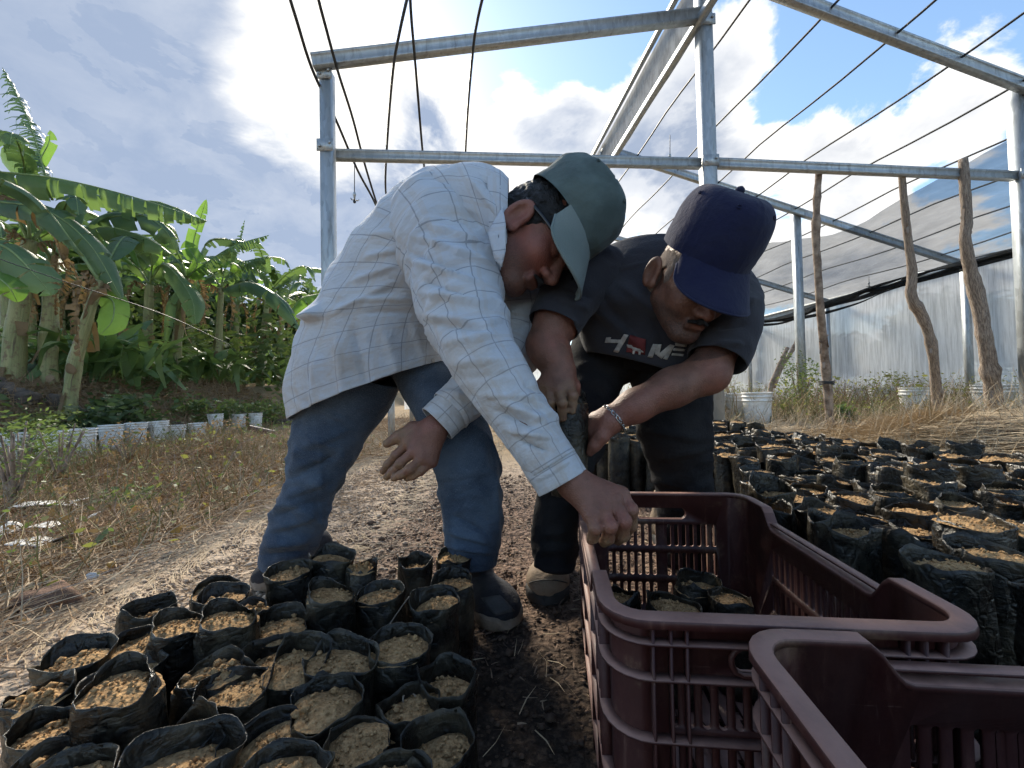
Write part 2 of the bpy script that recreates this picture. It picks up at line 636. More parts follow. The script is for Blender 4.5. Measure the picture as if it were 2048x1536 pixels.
for k in range(5):
    post(XM, YM, 4.05 if k == 0 else 3.95, k, .105 if k == 0 else .09)
    post(XR, YR, 3.16, k)
    post(XF, YF, 2.40, k, .08)
    if k == 0:
        post(XL, YL, 2.965, k, .085)
    # roof rails
    yo = np.array([0, -.075, 0])
    rail('roof_beam', fpt(XM - .02, YM, 3.98, k) + yo, fpt(XR + .06, YR, 3.12, k) + yo)
    rail('roof_beam', fpt(XR + .065, YR, 3.115, k) + yo, fpt(XF + .05, YF, 2.34, k) + yo)
rail('roof_beam', fpt(XL - .07, YL, 2.985, 0) + yo, fpt(XM - .06, YM, 3.56, 0) + yo)
# tie beams of the front frame, butted either side of the posts
rail('tie_beam', np.array([XL - .075, YL + .075, ZT]), np.array([XM - .06, YM + .0, ZT]), .05, .075)
rail('tie_beam', np.array([XM + .06, YM + .0, ZT]), np.array([XR - .05, YR, ZT]), .05, .075)
# lengthwise rails of the stepped roof and the net wall
for c_, s_ in ((np.array([XM, YM - .056, ZT]), .13), (np.array([XM, YM - .058, 3.55]), .14), (np.array([XR, YR - .052, ZT]), .12), (np.array([XL, YL - .05, ZT]), .12), (np.array([XL, YL - .05, 2.93]), .11)):
    obj('bracket', boxv(c_, (s_ / 2, 0, 0), (0, .0035, 0), (0, 0, .045)), [BOXF], M_STEEL, GH, False)
    for q in (-1, 1):
        A = Acc(); b_ = c_ + [q * s_ * .32, -.004, .012 * q]
        acc_tube(A, np.array([b_, b_ - [0, .010, 0], b_ - [0, .013, 0]]), [.011, .011, .005], 6); A.build('bolt', M_STEEL, GH, False)
rail('roof_rail', fpt(XM, YM, 3.52, -1.4) + [-.08, 0, 0], fpt(XM, YM, 3.52, 1.12) + [-.08, 0, 0], .05, .06)
rail('roof_rail', fpt(XM, YM, 4.02, -1.4) + [-.09, 0, 0], fpt(XM, YM, 4.02, 1.12) + [-.09, 0, 0], .04, .05)
rail('eave_rail', fpt(XF, YF, 2.43, -1.6) + [.07, 0, 0], fpt(XF, YF, 2.43, 6) + [.07, 0, 0], .05, .06)
# a small brace at the front tie, and the two thin posts standing further back on the left
for px, Y, hh in ((783, 5.2, 1.0), (824, 7.6, 1.7)):
    b = P(px, 850, Y)
    z0 = float(terrain(b[0], b[1])) - .1
    V, *Fs = chan([b[0], b[1], z0], [b[0], b[1], z0 + hh], .07, .07, (1, 0, 0))
    o = obj('short_post', V, Fs, M_STEEL, None, False, loc=(b[0], b[1], z0))
    tag(o, 'short galvanised post standing on the path behind the spread legs, %s' % ('the nearer of two' if Y < 6 else 'the farther of two'), 'post', 'short posts on the path')

# net strip of the roof step
ny, nz = 40, 8
a0 = fpt(XM, YM, 0, -1.4) + [-.03, 0, 0]; a1 = fpt(XM, YM, 0, 1.10) + [-.03, 0, 0]
t = np.linspace(0, 1, ny)[:, None, None]; sz = np.linspace(0, 1, nz)[None, :, None]
V = a0 * (1 - t) + a1 * t + np.array([0, 0, 1]) * (3.53 + .50 * sz)
V = V + np.array([1, 0, 0]) * (.012 * vnoise(V * 3.0))[..., None]
o = obj('net_strip', V.reshape(-1, 3), [grid_faces(ny, nz)], M_STRIPNET)
tag(o, 'grey net strip closing the step between the two roof levels', 'net')
so = o.modifiers.new('thick', 'SOLIDIFY'); so.thickness = .003

# net wall on the right
ny, nz = 160, 14
a0 = fpt(XF, YF, 0, -1.6) + [.11, 0, 0]; a1 = fpt(XF, YF, 0, 6) + [.11, 0, 0]
t = np.linspace(0, 1, ny)[:, None, None]; sz = np.linspace(0, 1, nz)[None, :, None]
base = a0 * (1 - t) + a1 * t
z0 = terrain(base[..., 0], base[..., 1])[..., None]
V = base + np.array([0, 0, 1]) * (z0 + (2.41 - z0) * sz)
V = V + np.array([1, 0, 0]) * (.05 * vnoise(V * np.array([1, 1.1, .7])) + .02 * vnoise(V * np.array([3, 4, .8])))[..., None]
o = obj('net_wall', V.reshape(-1, 3), [grid_faces(ny, nz)], M_WALLNET)
tag(o, 'pale grey insect net stretched as the long side wall of the greenhouse', 'net wall')
# end wall far back
ex = np.linspace(-5.0, 6.2, 60); ez = np.linspace(0, 1, 10)
EX, EZ = np.meshgrid(ex, ez)
EY = 19.0 + .1 * EX + .05 * vnoise(np.stack([EX * 1.5, EZ, EX * 0], -1))
z0 = terrain(EX, EY)
o = obj('net_wall', np.stack([EX, EY, z0 + EZ * (2.3 - z0)], -1).reshape(-1, 3), [grid_faces(10, 60)], M_WALLNET)
tag(o, 'pale end net of the greenhouse seen far off between the legs of the men', 'net wall')

# wires that run along the roof from frame to frame
wires = []
GW = 'support wires along the greenhouse roof'
nr = 9
for i in range(nr):
    s = (i + .35) / nr
    x = XM + .25 + s * (XF - XM - .4); y = YM + (YF - YM) * (x - XM) / (XF - XM)
    z = np.interp(x, [XM, XR, XF], [4.04, 3.19, 2.42])
    a = fpt(x, y, z, -1.3); b = fpt(x, y, z, 4.0)
    tt = np.linspace(0, 1, 37)[:, None]
    pth = a * (1 - tt) + b * tt
    pth[:, 2] -= .05 * np.abs(np.sin(tt[:, 0] * math.pi * 5.3 + .4)) + .006 * vnoise(pth * 2)
    A = Acc(); acc_tube(A, pth, .0105, 5)
    o = A.build('roof_wire', M_WIRE, loc=tuple(a))
    words = ['the one nearest the middle post', 'second from the middle post', 'third from the middle post', 'fourth from the middle post', 'midway to the net wall',
             'fourth from the net wall', 'third from the net wall', 'second from the net wall', 'the one nearest the net wall'][i]
    tag(o, 'black roof wire over the right bays, ' + words, 'wire', GW)

# hoses that hang across the sky on the left: pixel path with the depth it has
HOSES = [
    ([(560, -60, 2.3), (590, 30, 2.5), (625, 140, 2.8), (672, 240, 3.2), (715, 340, 3.7), (757, 425, 4.3), (775, 520, 5.2)], 'black hose hanging in a long curve past the left post'),
    ([(620, -60, 2.4), (645, 30, 2.6), (675, 140, 2.9), (705, 235, 3.3), (730, 330, 3.8), (757, 418, 4.4), (790, 520, 5.2)], 'black hose just right of the left post top'),
    ([(830, -70, 2.4), (800, 60, 2.6), (785, 150, 2.9), (774, 290, 3.5), (771, 372, 4.0), (777, 400, 4.3), (800, 440, 4.6)], 'black hose that bends to a hook above the pale shirt'),
    ([(815, -70, 2.4), (823, 40, 2.6), (830, 120, 2.9), (844, 290, 3.6), (851, 360, 4.1), (860, 470, 4.8)], 'black hose that hangs nearly straight down behind the pale shirt'),
    ([(985, -90, 2.4), (955, 40, 2.7), (945, 110, 2.9), (935, 230, 3.4), (929, 345, 4.0), (925, 450, 4.8)], 'single black hose crossing the middle of the roof opening'),
]
for pts, lab in HOSES:
    hp = np.array([P(*q) for q in pts])
    hp = np.vstack([hp[0] + (hp[0] - hp[1]) * [4.5, 7, .6], hp[0] + (hp[0] - hp[1]) * [1.6, 2.2, .6], hp, hp[-1] + [0, 1.6, .22], hp[-1] + [0, 4.5, .40]])
    A = Acc(); acc_tube(A, catmull(hp, 64), .0105, 6)
    o = A.build('drip_hose', M_HOSE, loc=tuple(P(*pts[0])))
    tag(o, lab, 'hose', 'hoses hanging from the roof on the left')

# hanging sprinklers
for (px, y0, y1, Y, lab) in ((709, 318, 400, 3.6, 'small sprinkler hanging on a thin tube beside the left post'),
                             (1340, 270, 322, 4.4, 'small sprinkler hanging from a roof wire left of the middle post'),
                             (1738, 552, 575, 7.0, 'small sprinkler hanging under the shade net before the net wall'),
                             (1523, 618, 630, 8.0, 'tiny sprinkler hanging far back beside the navy cap')):
    E = empty('sprinkler', P(px, y0, Y), lab, 'sprinkler', 'hanging sprinklers')
    A = Acc(); acc_tube(A, np.array([P(px, y0, Y), P(px, (y0 + y1) / 2, Y), P(px, y1 - 8, Y)]), .004, 5); A.build('feed_tube', M_WIRE, E)
    c = P(px, y1 - 6, Y); A = Acc()
    acc_tube(A, np.array([c + [0, 0, .04], c + [0, 0, .015], c + [0, 0, .01], c - [0, 0, .03]]), [.012, .016, .01, .007], 8); A.build('nozzle', M_STEEL, E)
    A = Acc()
    for q in range(3):
        a = q * 2.09; d = np.array([math.cos(a), math.sin(a), 0])
        acc_tube(A, np.array([c - [0, 0, .03], c - [0, 0, .035] + d * .03, c - [0, 0, .025] + d * .042]), [.006, .005, .003], 5)
    acc_tube(A, np.array([c - [0, 0, .03], c - [0, 0, .045], c - [0, 0, .055]]), [.005, .015, .009], 8)
    A.build('spinner', M_WIRE, E)

# sagging shade net over the outer right bay: outer bay from the right post line to the net wall
nu, nv = 70, 60
U, Vv = np.meshgrid(np.linspace(0, 1, nu), np.linspace(0, 1, nv))
# v runs back along the frames, u runs from the upper edge (near the right posts) to the bunched lower edge
edge_up = catmull([fpt(XR + .30, YR, 3.02, -.6), fpt(XR + .45, YR, 2.98, .0), fpt(XR + .55, YR, 2.88, .6), fpt(XR + .6, YR, 2.84, 1.0), fpt(XR + .10, YR, 3.00, 1.35), fpt(XR - .45, YR, 2.95, 2.0), fpt(XR - .5, YR, 2.9, 2.6)], nv)
edge_lo = catmull([fpt(XF - .15, YF, 2.36, -.6), fpt(XF - .5, YF, 2.30, .0), fpt(XF - 1.0, YF, 2.22, .6), fpt(XF - 1.25, YF, 2.13, 1.0), fpt(XF - 1.1, YF, 2.1, 1.35), fpt(XF - .9, YF, 2.05, 2.0), fpt(XF - .8, YF, 2.2, 2.6)], nv)
V = edge_up[:, None] * (1 - U[..., None]) + edge_lo[:, None] * U[..., None]
sag = .22 * np.sin(U * math.pi) ** .8 * (.75 + .35 * np.sin(Vv * 9))
V[..., 2] -= sag
V[..., 2] += .05 * vnoise(V * 1.4) + .03 * np.sin(U * 26 + 5 * vnoise(V * .8)) * U ** 2 + .012 * vnoise(V * 6)
SN = empty('shade_net', fpt(XR + .4, YR, 3.0, 0), 'dark shade net sagging under the roof wires before the net wall', 'shade net')
o = obj('net_sheet', V.reshape(-1, 3), [grid_faces(nv, nu)], M_SHADE, SN)
# bunched lower edge: a loose roll with folds
A = Acc()
for q in range(4):
    pth = edge_lo.copy()
    ph = q * 1.6
    tt = np.linspace(0, 1, nv)
    pth[:, 2] += -.02 - .07 * q * np.sin(tt * 5 + ph) ** 2 * .5 + .02 * np.sin(tt * 17 + ph)
    pth[:, 0] += .07 * np.sin(tt * 7 + ph * 2) + .03 * (q - 1.5)
    acc_tube(A, pth, (.030 + .018 * np.sin(tt * 11 + ph)) * (.8 if q else 1.3), 7)
A.build('bunched_edge', M_SHADE2, SN)

# ================================================================== WOODEN POLES
GP = 'rough wooden poles leaning on the tie beam'


def pole(pts, lab, mat, seed, knots=5, seg=12, group=GP, name='wooden_pole'):
    r = np.random.default_rng(seed)
    pix = catmull([(p[0], p[1], p[2], p[3]) for p in pts], 46)
    path = np.array([P(*q[:3]) for q in pix]); rr = pix[:, 3] * pix[:, 2] / F * .86
    rr = rr * (1 + .06 * vnoise(np.stack([np.arange(46) * .6, np.zeros(46) + seed, np.zeros(46)], -1)))
    for k in range(knots):
        i = r.integers(3, 43); rr[i] *= 1.16; rr[min(i + 1, 45)] *= 1.08
    V, Fs, UV = tube(path, rr, seg)
    V = V + (.10 * rr.repeat(seg) * vnoise(V * 38))[:, None] * (V - path.repeat(seg, 0)) / rr.repeat(seg)[:, None]
    E = empty(name, path[-1], lab, 'pole', group)
    obj('stem', V, Fs, mat, E, True, UV)
    A = Acc()
    for k in range(knots):
        i = r.integers(4, 42); d = r.normal(size=3); d[2] = abs(d[2]) * .5; d[1] = -abs(d[1]); d /= np.linalg.norm(d)
        p0 = path[i]; L = rr[i] * r.uniform(1.2, 1.9)
        A = Acc(); acc_tube(A, np.array([p0, p0 + d * L * .8, p0 + d * L + [0, 0, .01]]), [rr[i] * .45, rr[i] * .32, rr[i] * .18], 6)
        s = np.cross(d, [0, 0, 1]); s /= np.linalg.norm(s) + 1e-9
        q0 = p0 + d * rr[i] * 1.0; hh = r.uniform(.06, .14)      # a curl of loose bark
        A.add(np.array([q0 - s * .012, q0 + s * .012, q0 + s * .008 + d * .016 - [0, 0, hh], q0 - s * .006 + d * .012 - [0, 0, hh]]), np.array([[0, 1, 2, 3]]))
        A.build('knot', mat, E, False)
    return E


pole([(1638, 338, 3.42, 7), (1634, 400, 3.44, 7), (1632, 480, 3.5, 7.2), (1637, 560, 3.55, 7.5), (1641, 620, 3.6, 8), (1648, 700, 3.75, 8), (1655, 780, 3.85, 8.5), (1661, 858, 3.95, 8.5)],
     'straight notched pole with a dark tie near its foot, leftmost of three leaning poles', M_BARK, 3)
pole([(1802, 334, 3.46, 7), (1808, 400, 3.5, 7), (1815, 470, 3.58, 8), (1824, 540, 3.65, 9), (1822, 590, 3.7, 10), (1840, 625, 3.75, 11), (1857, 665, 3.8, 10), (1867, 720, 3.9, 9), (1874, 800, 4.1, 8.5), (1876, 850, 4.15, 8.5)],
     'crooked wooden pole with a sharp bend halfway down, middle of three leaning poles', M_PEEL, 4, 4)
pole([(1926, 318, 3.46, 9), (1930, 380, 3.47, 9), (1934, 440, 3.5, 10), (1930, 480, 3.52, 10), (1942, 545, 3.6, 12), (1958, 610, 3.66, 13), (1970, 680, 3.72, 13), (1980, 740, 3.8, 14), (1988, 800, 3.9, 15), (1990, 850, 3.95, 15)],
     'thick wooden pole with peeling bark, nearest the right steel post', M_PEEL, 5, 6, 14)
pole([(1604, 602, 7.0, 3), (1601, 650, 7.0, 4), (1590, 690, 7.0, 4), (1560, 740, 7.0, 5), (1546, 775, 7.0, 6)],
     'dark leaning branch before the net wall, right of the navy cap', M_BARK, 6, 3, 8, 'dead branches by the net wall', 'dead_branch')
pole([(1575, 695, 6.6, 4), (1562, 725, 6.6, 5), (1544, 765, 6.6, 5), (1540, 785, 6.6, 5)],
     'short broken branch leaning beside the longer one before the net wall', M_BARK, 8, 2, 8, 'dead branches by the net wall', 'dead_branch')
pole([(1447, 735, 5.6, 4), (1452, 770, 5.6, 4), (1462, 800, 5.6, 5)],
     'thin dark stake standing just right of the middle post foot', M_BARK, 9, 2, 8, 'dead branches by the net wall', 'dead_branch')

# tie cords on the posts and the first pole
A = Acc()
c = P(1654, 768, 3.84)
for q in range(3):
    th = np.linspace(0, 2 * math.pi, 15)
    acc_tube(A, np.stack([c[0] + .056 * np.cos(th), c[1] + .056 * np.sin(th), c[2] + q * .012 + .006 * np.sin(th * 2 + q)], -1), .006, 5, False)
o = A.build('tie_cord', M_WIRE, loc=tuple(c)); tag(o, 'black cord wound round the leftmost wooden pole', 'cord')

# ================================================================== BUCKETS
m, n = material('white_plastic')
o = n.obj()
f = n.noise(o, 9, 5, .6); f2 = n.noise(n.scalev(o, (6, 6, 1)), 5, 4, .7)
c = n.mix(n.ramp(f, .42, .72), (.72, .71, .68), (.52, .47, .40))
c = n.mix(n.ramp(f2, .56, .75), c, (.28, .23, .17))
n.out(n.bsdf(c, .55, 0, .4))
M_BUCKET = m
M_SOILDRY = simple('dry_potting_soil', (.14, .095, .06), .95, 0, .1, .3, 20, .8, 70)


def bucket_meshes(seed):
    prof = [(.118, 0), (.124, .02), (.134, .2), (.139, .275), (.139, .282), (.152, .284), (.153, .292), (.142, .296), (.143, .325), (.153, .327), (.154, .335), (.144, .339), (.145, .362), (.153, .364), (.153, .378), (.139, .378), (.136, .30), (.126, .05)]
    seg = 28
    th = np.arange(seg) / seg * 2 * math.pi
    V = np.array([[r * math.cos(a), r * math.sin(a), z] for r, z in prof for a in th])
    r = np.random.default_rng(seed)
    V[:, :2] *= 1 + .02 * vnoise(V * np.array([4, 4, 2]) + seed)[:, None]
    body = mesh_np('bucket', V, [grid_faces(len(prof), seg, True), np.array([list(range(seg))[::-1]])])
    rr = np.linspace(0, .136, 7)
    S = np.array([[q * math.cos(a), q * math.sin(a), .33] for q in rr for a in th])
    S[:, 2] += .02 * fbm(S * 22 + seed, 3)
    soil = mesh_np('soil', S, [grid_faces(7, seg, True)])
    return body, soil


BK = [bucket_meshes(i) for i in range(3)]
for b, s_ in BK:
    b.materials.append(M_BUCKET); s_.materials.append(M_SOILDRY)


def bucket(x, y, z, k, lab, grp, tilt=0.0, sc=1.0):
    o = put('bucket', BK[k % 3][0], loc=(x, y, z))
    o.rotation_euler = (tilt, tilt * .6, k * 1.7)
    o.scale = (sc, sc, sc)
    tag(o, lab, 'bucket', grp)
    put('soil', BK[k % 3][1], None, o)
    return o


GBL = 'white buckets in a row along the left weeds'
lb = [(20, 5.0), (100, 5.2), (165, 5.55), (222, 6.3), (272, 6.75), (318, 7.1), (352, 7.5), (396, 8.0), (432, 8.9), (478, 9.6), (512, 9.9)]
llab = ['at the left edge of the picture', 'second from the left edge', 'third from the left edge', 'fourth from the left edge', 'before the low leafy bush', 'sixth along, half behind dry stalks',
        'low one beyond the dry stalks', 'with a sunken rim, right of the dry stalks', 'standing tall alone before the bright green weeds', 'half hidden in dry grass beyond the tall one', 'farthest of the row, near the pipe']
for i, (px, Y) in enumerate(lb):
    c = P(px, 850, Y)
    top = .16 if i not in (6, 7) else .06
    if i == 8: top = .20
    bucket(c[0], c[1], top - .378, i, 'white bucket in the left row, ' + llab[i], GBL, .03 * math.sin(i * 2.1))
GBR = 'white buckets before the net wall'
rb = [(1424, 793, 4.7, .50, 'white bucket with soil half behind the middle steel post'), (1470, 793, 4.75, .48, 'white bucket between the middle post and the clean bucket'),
      (1514, 795, 4.4, .49, 'clean white bucket standing right of the middle post'), (1715, 790, 7.0, .50, 'low white bucket half hidden in weeds right of the first pole'),
      (1762, 797, 6.4, .50, 'bluish white bucket in the weeds, left of the taller banded one'), (1826, 791, 5.2, .50, 'white bucket with ridged bands left of the crooked pole foot'),
      (1975, 788, 4.9, .52, 'white bucket with dark marks behind the thick pole foot'), (2030, 788, 5.0, .52, 'white bucket at the right edge beside the steel post'),
      (1655, 795, 7.2, .37, 'far white bucket hidden behind the first pole'), (1235, 795, 6.0, .42, 'pale bucket seen between the legs of the man in the navy cap'), (1270, 797, 6.6, .4, 'second pale bucket seen between the dark trouser legs')]
for i, (px, py, Y, top, lab) in enumerate(rb):
    c = P(px, py, Y)
    bucket(c[0], c[1], top - .378, i + 1, lab, GBR, .03 * math.sin(i * 3.3))

# ================================================================== NURSERY BAGS
m, n = material('black_poly_film')
o = n.obj(); p = n.pos()
cr = n.noise(n.scalev(o, (1, 1, .45)), 55, 5, .65, 1.2)
cr2 = n.noise(n.scalev(o, (.6, .6, 2.2)), 60, 4, .6, 1.5)
wv_ = n.add('ShaderNodeVectorMath', operation='ADD'); n.link(n.scalev(o, (1, 1, .7)), wv_.inputs[0])
wn_ = n.vmath('SCALE', n.noise(o, 18, 3, .6, 0, True), scale=.05); n.link(wn_, wv_.inputs[1])
ce = n.ramp(n.voro(wv_.outputs[0], 34, 'DISTANCE_TO_EDGE'), 0, .16)
du = n.noise(p, 16, 6, .7)
c = n.mix(n.ramp(du, .42, .78), (.0135, .0125, .0105), (.115, .092, .058))
rg = n.ramp(du, .4, .8, .27, .60)
film = n.bsdf(c, rg, 0, .36, n.bump(n.math('ADD', n.math('ADD', cr, n.math('MULTIPLY', cr2, .9)), n.math('MULTIPLY', ce, .55)), .5, .005))
tl = n.add('ShaderNodeBsdfTranslucent'); n.setin(tl.inputs[0], (.085, .075, .045))
n.out(n.mixs(.10, film, tl.outputs[0]))
M_FILM = m
m, n = material('sandy_soil')
p = n.pos()
f = n.noise(p, 160, 5, .7); f2 = n.noise(p, 22, 4, .6)
c = n.mix(n.ramp(f, .3, .7), (.29, .170, .078), (.55, .355, .175))
c = n.mix(n.ramp(f2, .5, .75), c, (.30, .18, .085))
n.out(n.bsdf(c, .97, 0, .12, n.bump(n.math('ADD', f, n.math('MULTIPLY', n.voro(p, 210), -.6)), .9, .006)))
M_SAND = m
M_TWIG = simple('pale_root', (.42, .33, .24), .8)


def bag_mesh(seed, d, h, drop, flare, corner, seg=42, fold=0.0, soilslope=0.0):
    """open poly bag: film with a soft gusseted section, uneven rim, inner face; and its soil."""
    r = np.random.default_rng(seed)
    th = np.arange(seg) / seg * 2 * math.pi
    R0 = d / 2
    zs = list(np.linspace(0, h - drop, 8)) + list(np.linspace(h - drop, h, 6)[1:])
    ph = r.uniform(0, 6.28, 5)
    asp = r.uniform(.64, .92); lift = r.uniform(.004, .016) * d / .07
    kp = int(r.integers(4, 7)); ka = np.sort((np.arange(kp) + r.uniform(-.32, .32, kp)) * 2 * np.pi / kp); kr = r.uniform(.82, 1.12, kp); kh = r.uniform(-.5, 1.0, kp) ** 1 * .011 * d / .07
    prad = np.interp(th, ka, kr, period=2 * np.pi); phgt = np.interp(th, ka, kh, period=2 * np.pi)
    rings = []
    for z in zs:
        t = z / h
        sq = 1 / (np.abs(np.cos(th)) ** 4.0 + np.abs(np.sin(th)) ** 4.0) ** (1 / 4.0)
        above = max(0, (z - (h - drop)) / drop)
        # creases of the film, deeper above the soil
        wr = .018 * np.sin(3 * th + ph[0] + 4 * t) + .012 * np.sin(5 * th + ph[1] - 6 * t) + .008 * np.sin(9 * th + ph[2] + 15 * t)
        wr = wr + above * (prad - 1 + .02 * np.sin(7 * th + ph[0])) + .35 * (prad - 1) * sstep(.35, .9, t)
        bul = 1 + .045 * math.sin(t * 3.0) - .05 * (t < .03)
        rad_ = R0 * (.5 + .5 * sq) * bul * (1 + wr) * (1 + above * flare)
        x = rad_ * np.cos(th); y = rad_ * np.sin(th) * asp
        zz = np.full(seg, z)
        if above > 0:
            lip = .15 * np.sin(4 * th + ph[3])
            for k in range(corner):                      # pulled-up corners of the film
                a0 = ph[k] + k * math.pi * (1 if k < 2 else .5)
                dd = np.angle(np.exp(1j * (th - a0)))
                lip = lip + 1.0 * np.exp(-(dd / .22) ** 2)
            zz = zz + above ** 1.3 * (phgt + lip * drop * .6 + lift * np.clip(.5 + .5 * np.cos(th - np.pi / 2), 0, 1) ** 1.6)
        rings.append(np.stack([x, y, zz], -1))
    V = np.array(rings)                                  # (nr, seg, 3)
    if fold:                                             # rim folded over on one side
        sidev = np.clip(np.cos(th - ph[4]), 0, 1) ** 2
        for j, z in enumerate(zs):
            ab = max(0, (z - (h - drop)) / drop)
            V[j, :, 0] -= np.cos(th) * sidev * ab * R0 * fold
            V[j, :, 1] -= np.sin(th) * sidev * ab * R0 * fold
            V[j, :, 2] -= sidev * ab ** 2 * drop * .5 * fold
    nr = len(zs)
    jit = .0022 * (1 - 2 * np.abs(vnoise(V * 95 + seed))) + .0030 * (1 - 2 * np.abs(vnoise(V * np.array([42, 42, 22]) + seed)))
    V[..., 0] += jit * np.cos(th); V[..., 1] += jit * np.sin(th)
    # inner face from just below the soil to the rim
    inn = V[6:][::-1].copy()
    cx = inn[..., :2].mean(1, keepdims=True)
    inn[..., :2] = cx + (inn[..., :2] - cx) * (1 - .0008 / R0)
    W = np.concatenate([V, inn])
    film = mesh_np('nursery_bag', W.reshape(-1, 3), [grid_faces(len(W), seg, True), np.array([list(range(seg))[::-1]])])
    film.materials.append(M_FILM)
    # soil: crumbly disc with a slope and lumps
    ring = V[7]; nrr = 13; ncc = seg
    rr = np.linspace(0, .985, nrr)[:, None, None]
    c0 = ring.mean(0)
    S = c0 + (ring[None] - c0) * rr
    S = S.copy()
    S[..., 2] = (h - drop) + .007 + .12 * d * (1 - rr[..., 0] ** 2) * r.uniform(.2, 1.1) + soilslope * S[..., 0]
    S[..., 2] += (.0030 * fbm(S * 85 + seed, 4) + .0028 * np.maximum(0, vnoise(S * 55 + seed * 3)) * 1.5) * (.35 + .65 * (1 - rr[..., 0] ** 4))
    A = Acc(); A.add(S.reshape(-1, 3), grid_faces(nrr, ncc, True))
    ico = np.array([[0, 0, 1], [.9, 0, .3], [.28, .85, .3], [-.73, .53, .3], [-.73, -.53, .3], [.28, -.85, .3], [0, 0, -.8]])
    icf = np.array([[0, 1, 2], [0, 2, 3], [0, 3, 4], [0, 4, 5], [0, 5, 1], [6, 2, 1], [6, 3, 2], [6, 4, 3], [6, 5, 4], [6, 1, 5]])
    for k in range(60):                                  # crumbs lying on it
        a = r.uniform(0, 6.28); q = R0 * .9 * math.sqrt(r.uniform(0, 1)); sz = r.choice([.0016, .0025, .0035, .006], p=[.62, .27, .09, .02])
        x, y = q * math.cos(a) + c0[0], q * math.sin(a) * asp + c0[1]
        i = np.argmin((S[..., 0] - x) ** 2 + (S[..., 1] - y) ** 2)
        A.add(ico * sz * r.uniform(.7, 1.3, (7, 3)) + [x, y, S[..., 2].ravel()[i] + sz * .4], icf)
    soil = A.mesh('soil'); soil.materials.append(M_SAND)
    return film, soil


ORD = ['first', 'second', 'third', 'fourth', 'fifth', 'sixth', 'seventh', 'eighth', 'ninth', 'tenth', 'eleventh', 'twelfth', 'thirteenth', 'fourteenth', 'fifteenth', 'sixteenth', 'seventeenth', 'eighteenth', 'nineteenth', 'twentieth']


def bag(x, y, z, pair, rz, lab, grp, tilt=(0, 0), sc=(1, 1, 1)):
    o = put('nursery_bag', pair[0], loc=(x, y, z))
    o.rotation_euler = (tilt[0], tilt[1], rz); o.scale = sc
    tag(o, lab, 'plant bag', grp)
    put('soil', pair[1], None, o)
    return o


def relax(Q, dmin, it=60, fixed=0):
    Q = Q.copy()
    for _ in range(it):
        d = Q[:, None] - Q[None]; L = np.linalg.norm(d, axis=-1) + np.eye(len(Q)) * 9
        push = np.maximum(0, dmin - L)[..., None] * d / L[..., None] * .25
        mv = push.sum(1); mv[:fixed] = 0
        Q += mv
    return Q


# left block: every bag mouth read off the photograph at rim height
LB = [(426, 1180), (433, 1218), (478, 1256), (297, 1247), (584, 1170), (655, 1151), (718, 1156), (828, 1132), (904, 1113), (569, 1266), (641, 1237), (770, 1208),
      (899, 1199), (865, 1238), (300, 1300), (180, 1330), (449, 1309), (531, 1323), (790, 1325), (887, 1372), (96, 1409), (249, 1381), (402, 1376), (555, 1366), (684, 1366),
      (96, 1481), (230, 1481), (421, 1457), (708, 1510), (526, 1510), (330, 1300), (860, 1510), (240, 1570), (390, 1570), (60, 1570), (610, 1590), (780, 1610), (350, 1520), (640, 1450), (780, 1440)]
LLAB = {0: 'black bag at the back left corner beside the gravel, before the left shoe', 1: 'black bag just before the one in the back left corner', 2: 'bag heaped with a high mound of cloddy sandy soil, left part of front block',
        3: 'black bag with a tall dark rim on the gravel side, soil low inside', 4: 'black bag right before the navy left shoe', 5: 'small bag mouth between the left shoe and the next bag',
        6: 'wide bag with a round clod on its soil, back row', 7: 'bag with a tall rim folded to a corner, before the right trouser leg', 8: 'upright full bag against the right trouser leg and black shoe',
        9: 'bag with only a sliver of soil showing, mid left of the front block', 10: 'bag with a creased rim pulled shut, centre of the front block', 11: 'bag with a pale root hanging over it, centre of the front block',
        12: 'bag with crumbs up to its rim beside the black shoe', 13: 'bag right before the one beside the black shoe', 14: 'bag with dark crumbly soil behind the front left rows', 15: 'bag with a long low rim at the gravel edge',
        16: 'bag with stones on its soil, left of centre', 17: 'bag mouth half under the rim of its neighbour, left of centre', 18: 'bag with a torn rim beside the front right corner bag', 19: 'front right corner bag standing tall with smooth soil',
        20: 'leftmost long bag mouth with raked soil', 21: 'second bag from the left in the third row from the front', 22: 'bag with a full mound of sandy soil in the front left area', 23: 'bag with soil at a slant, middle of the front block',
        24: 'bag with a shiny torn corner and steep sandy soil, right of the middle', 25: 'bag at the bottom left corner beside a pale sheet', 26: 'broad bag filled to the brim at the bottom left', 27: 'bag with a reddish stone on its soil',
        28: 'bag at the bottom edge, left of the tall corner bag', 29: 'bag with a pale root at the bottom edge'}
Q = np.array([G(x, y, .17)[:2] for x, y in LB])
Q = relax(Q, .0685)
LV = [bag_mesh(40 + i, .0700, .185 + .012 * (i % 3), [.011, .016, .009, .024, .013, .019, .010, .014][i], [.06, .1, .03, .12, .05, .1, .0, .08][i], [1, 0, 2, 1, 0, 1, 2, 0][i], 42, [0, 0, .35, 0, .2, 0, .3, 0][i], [0, .15, -.1, .2, 0, -.2, .1, 0][i]) for i in list(range(8))]
LV += [bag_mesh(60 + i, .0700, .183 + .008 * (i % 3), [.010, .014, .012, .02, .009, .016][i], [.02, .06, .04, .1, .0, .05][i], i % 3, 42, [0, .15, 0, 0, .2, 0][i], [.1, 0, -.15, .1, 0, .2][i]) for i in range(6)]
pref = {3: 3, 7: 3, 8: 0, 19: 3, 24: 5, 2: 6, 22: 6, 26: 2, 13: 1, 11: 4, 10: 2}
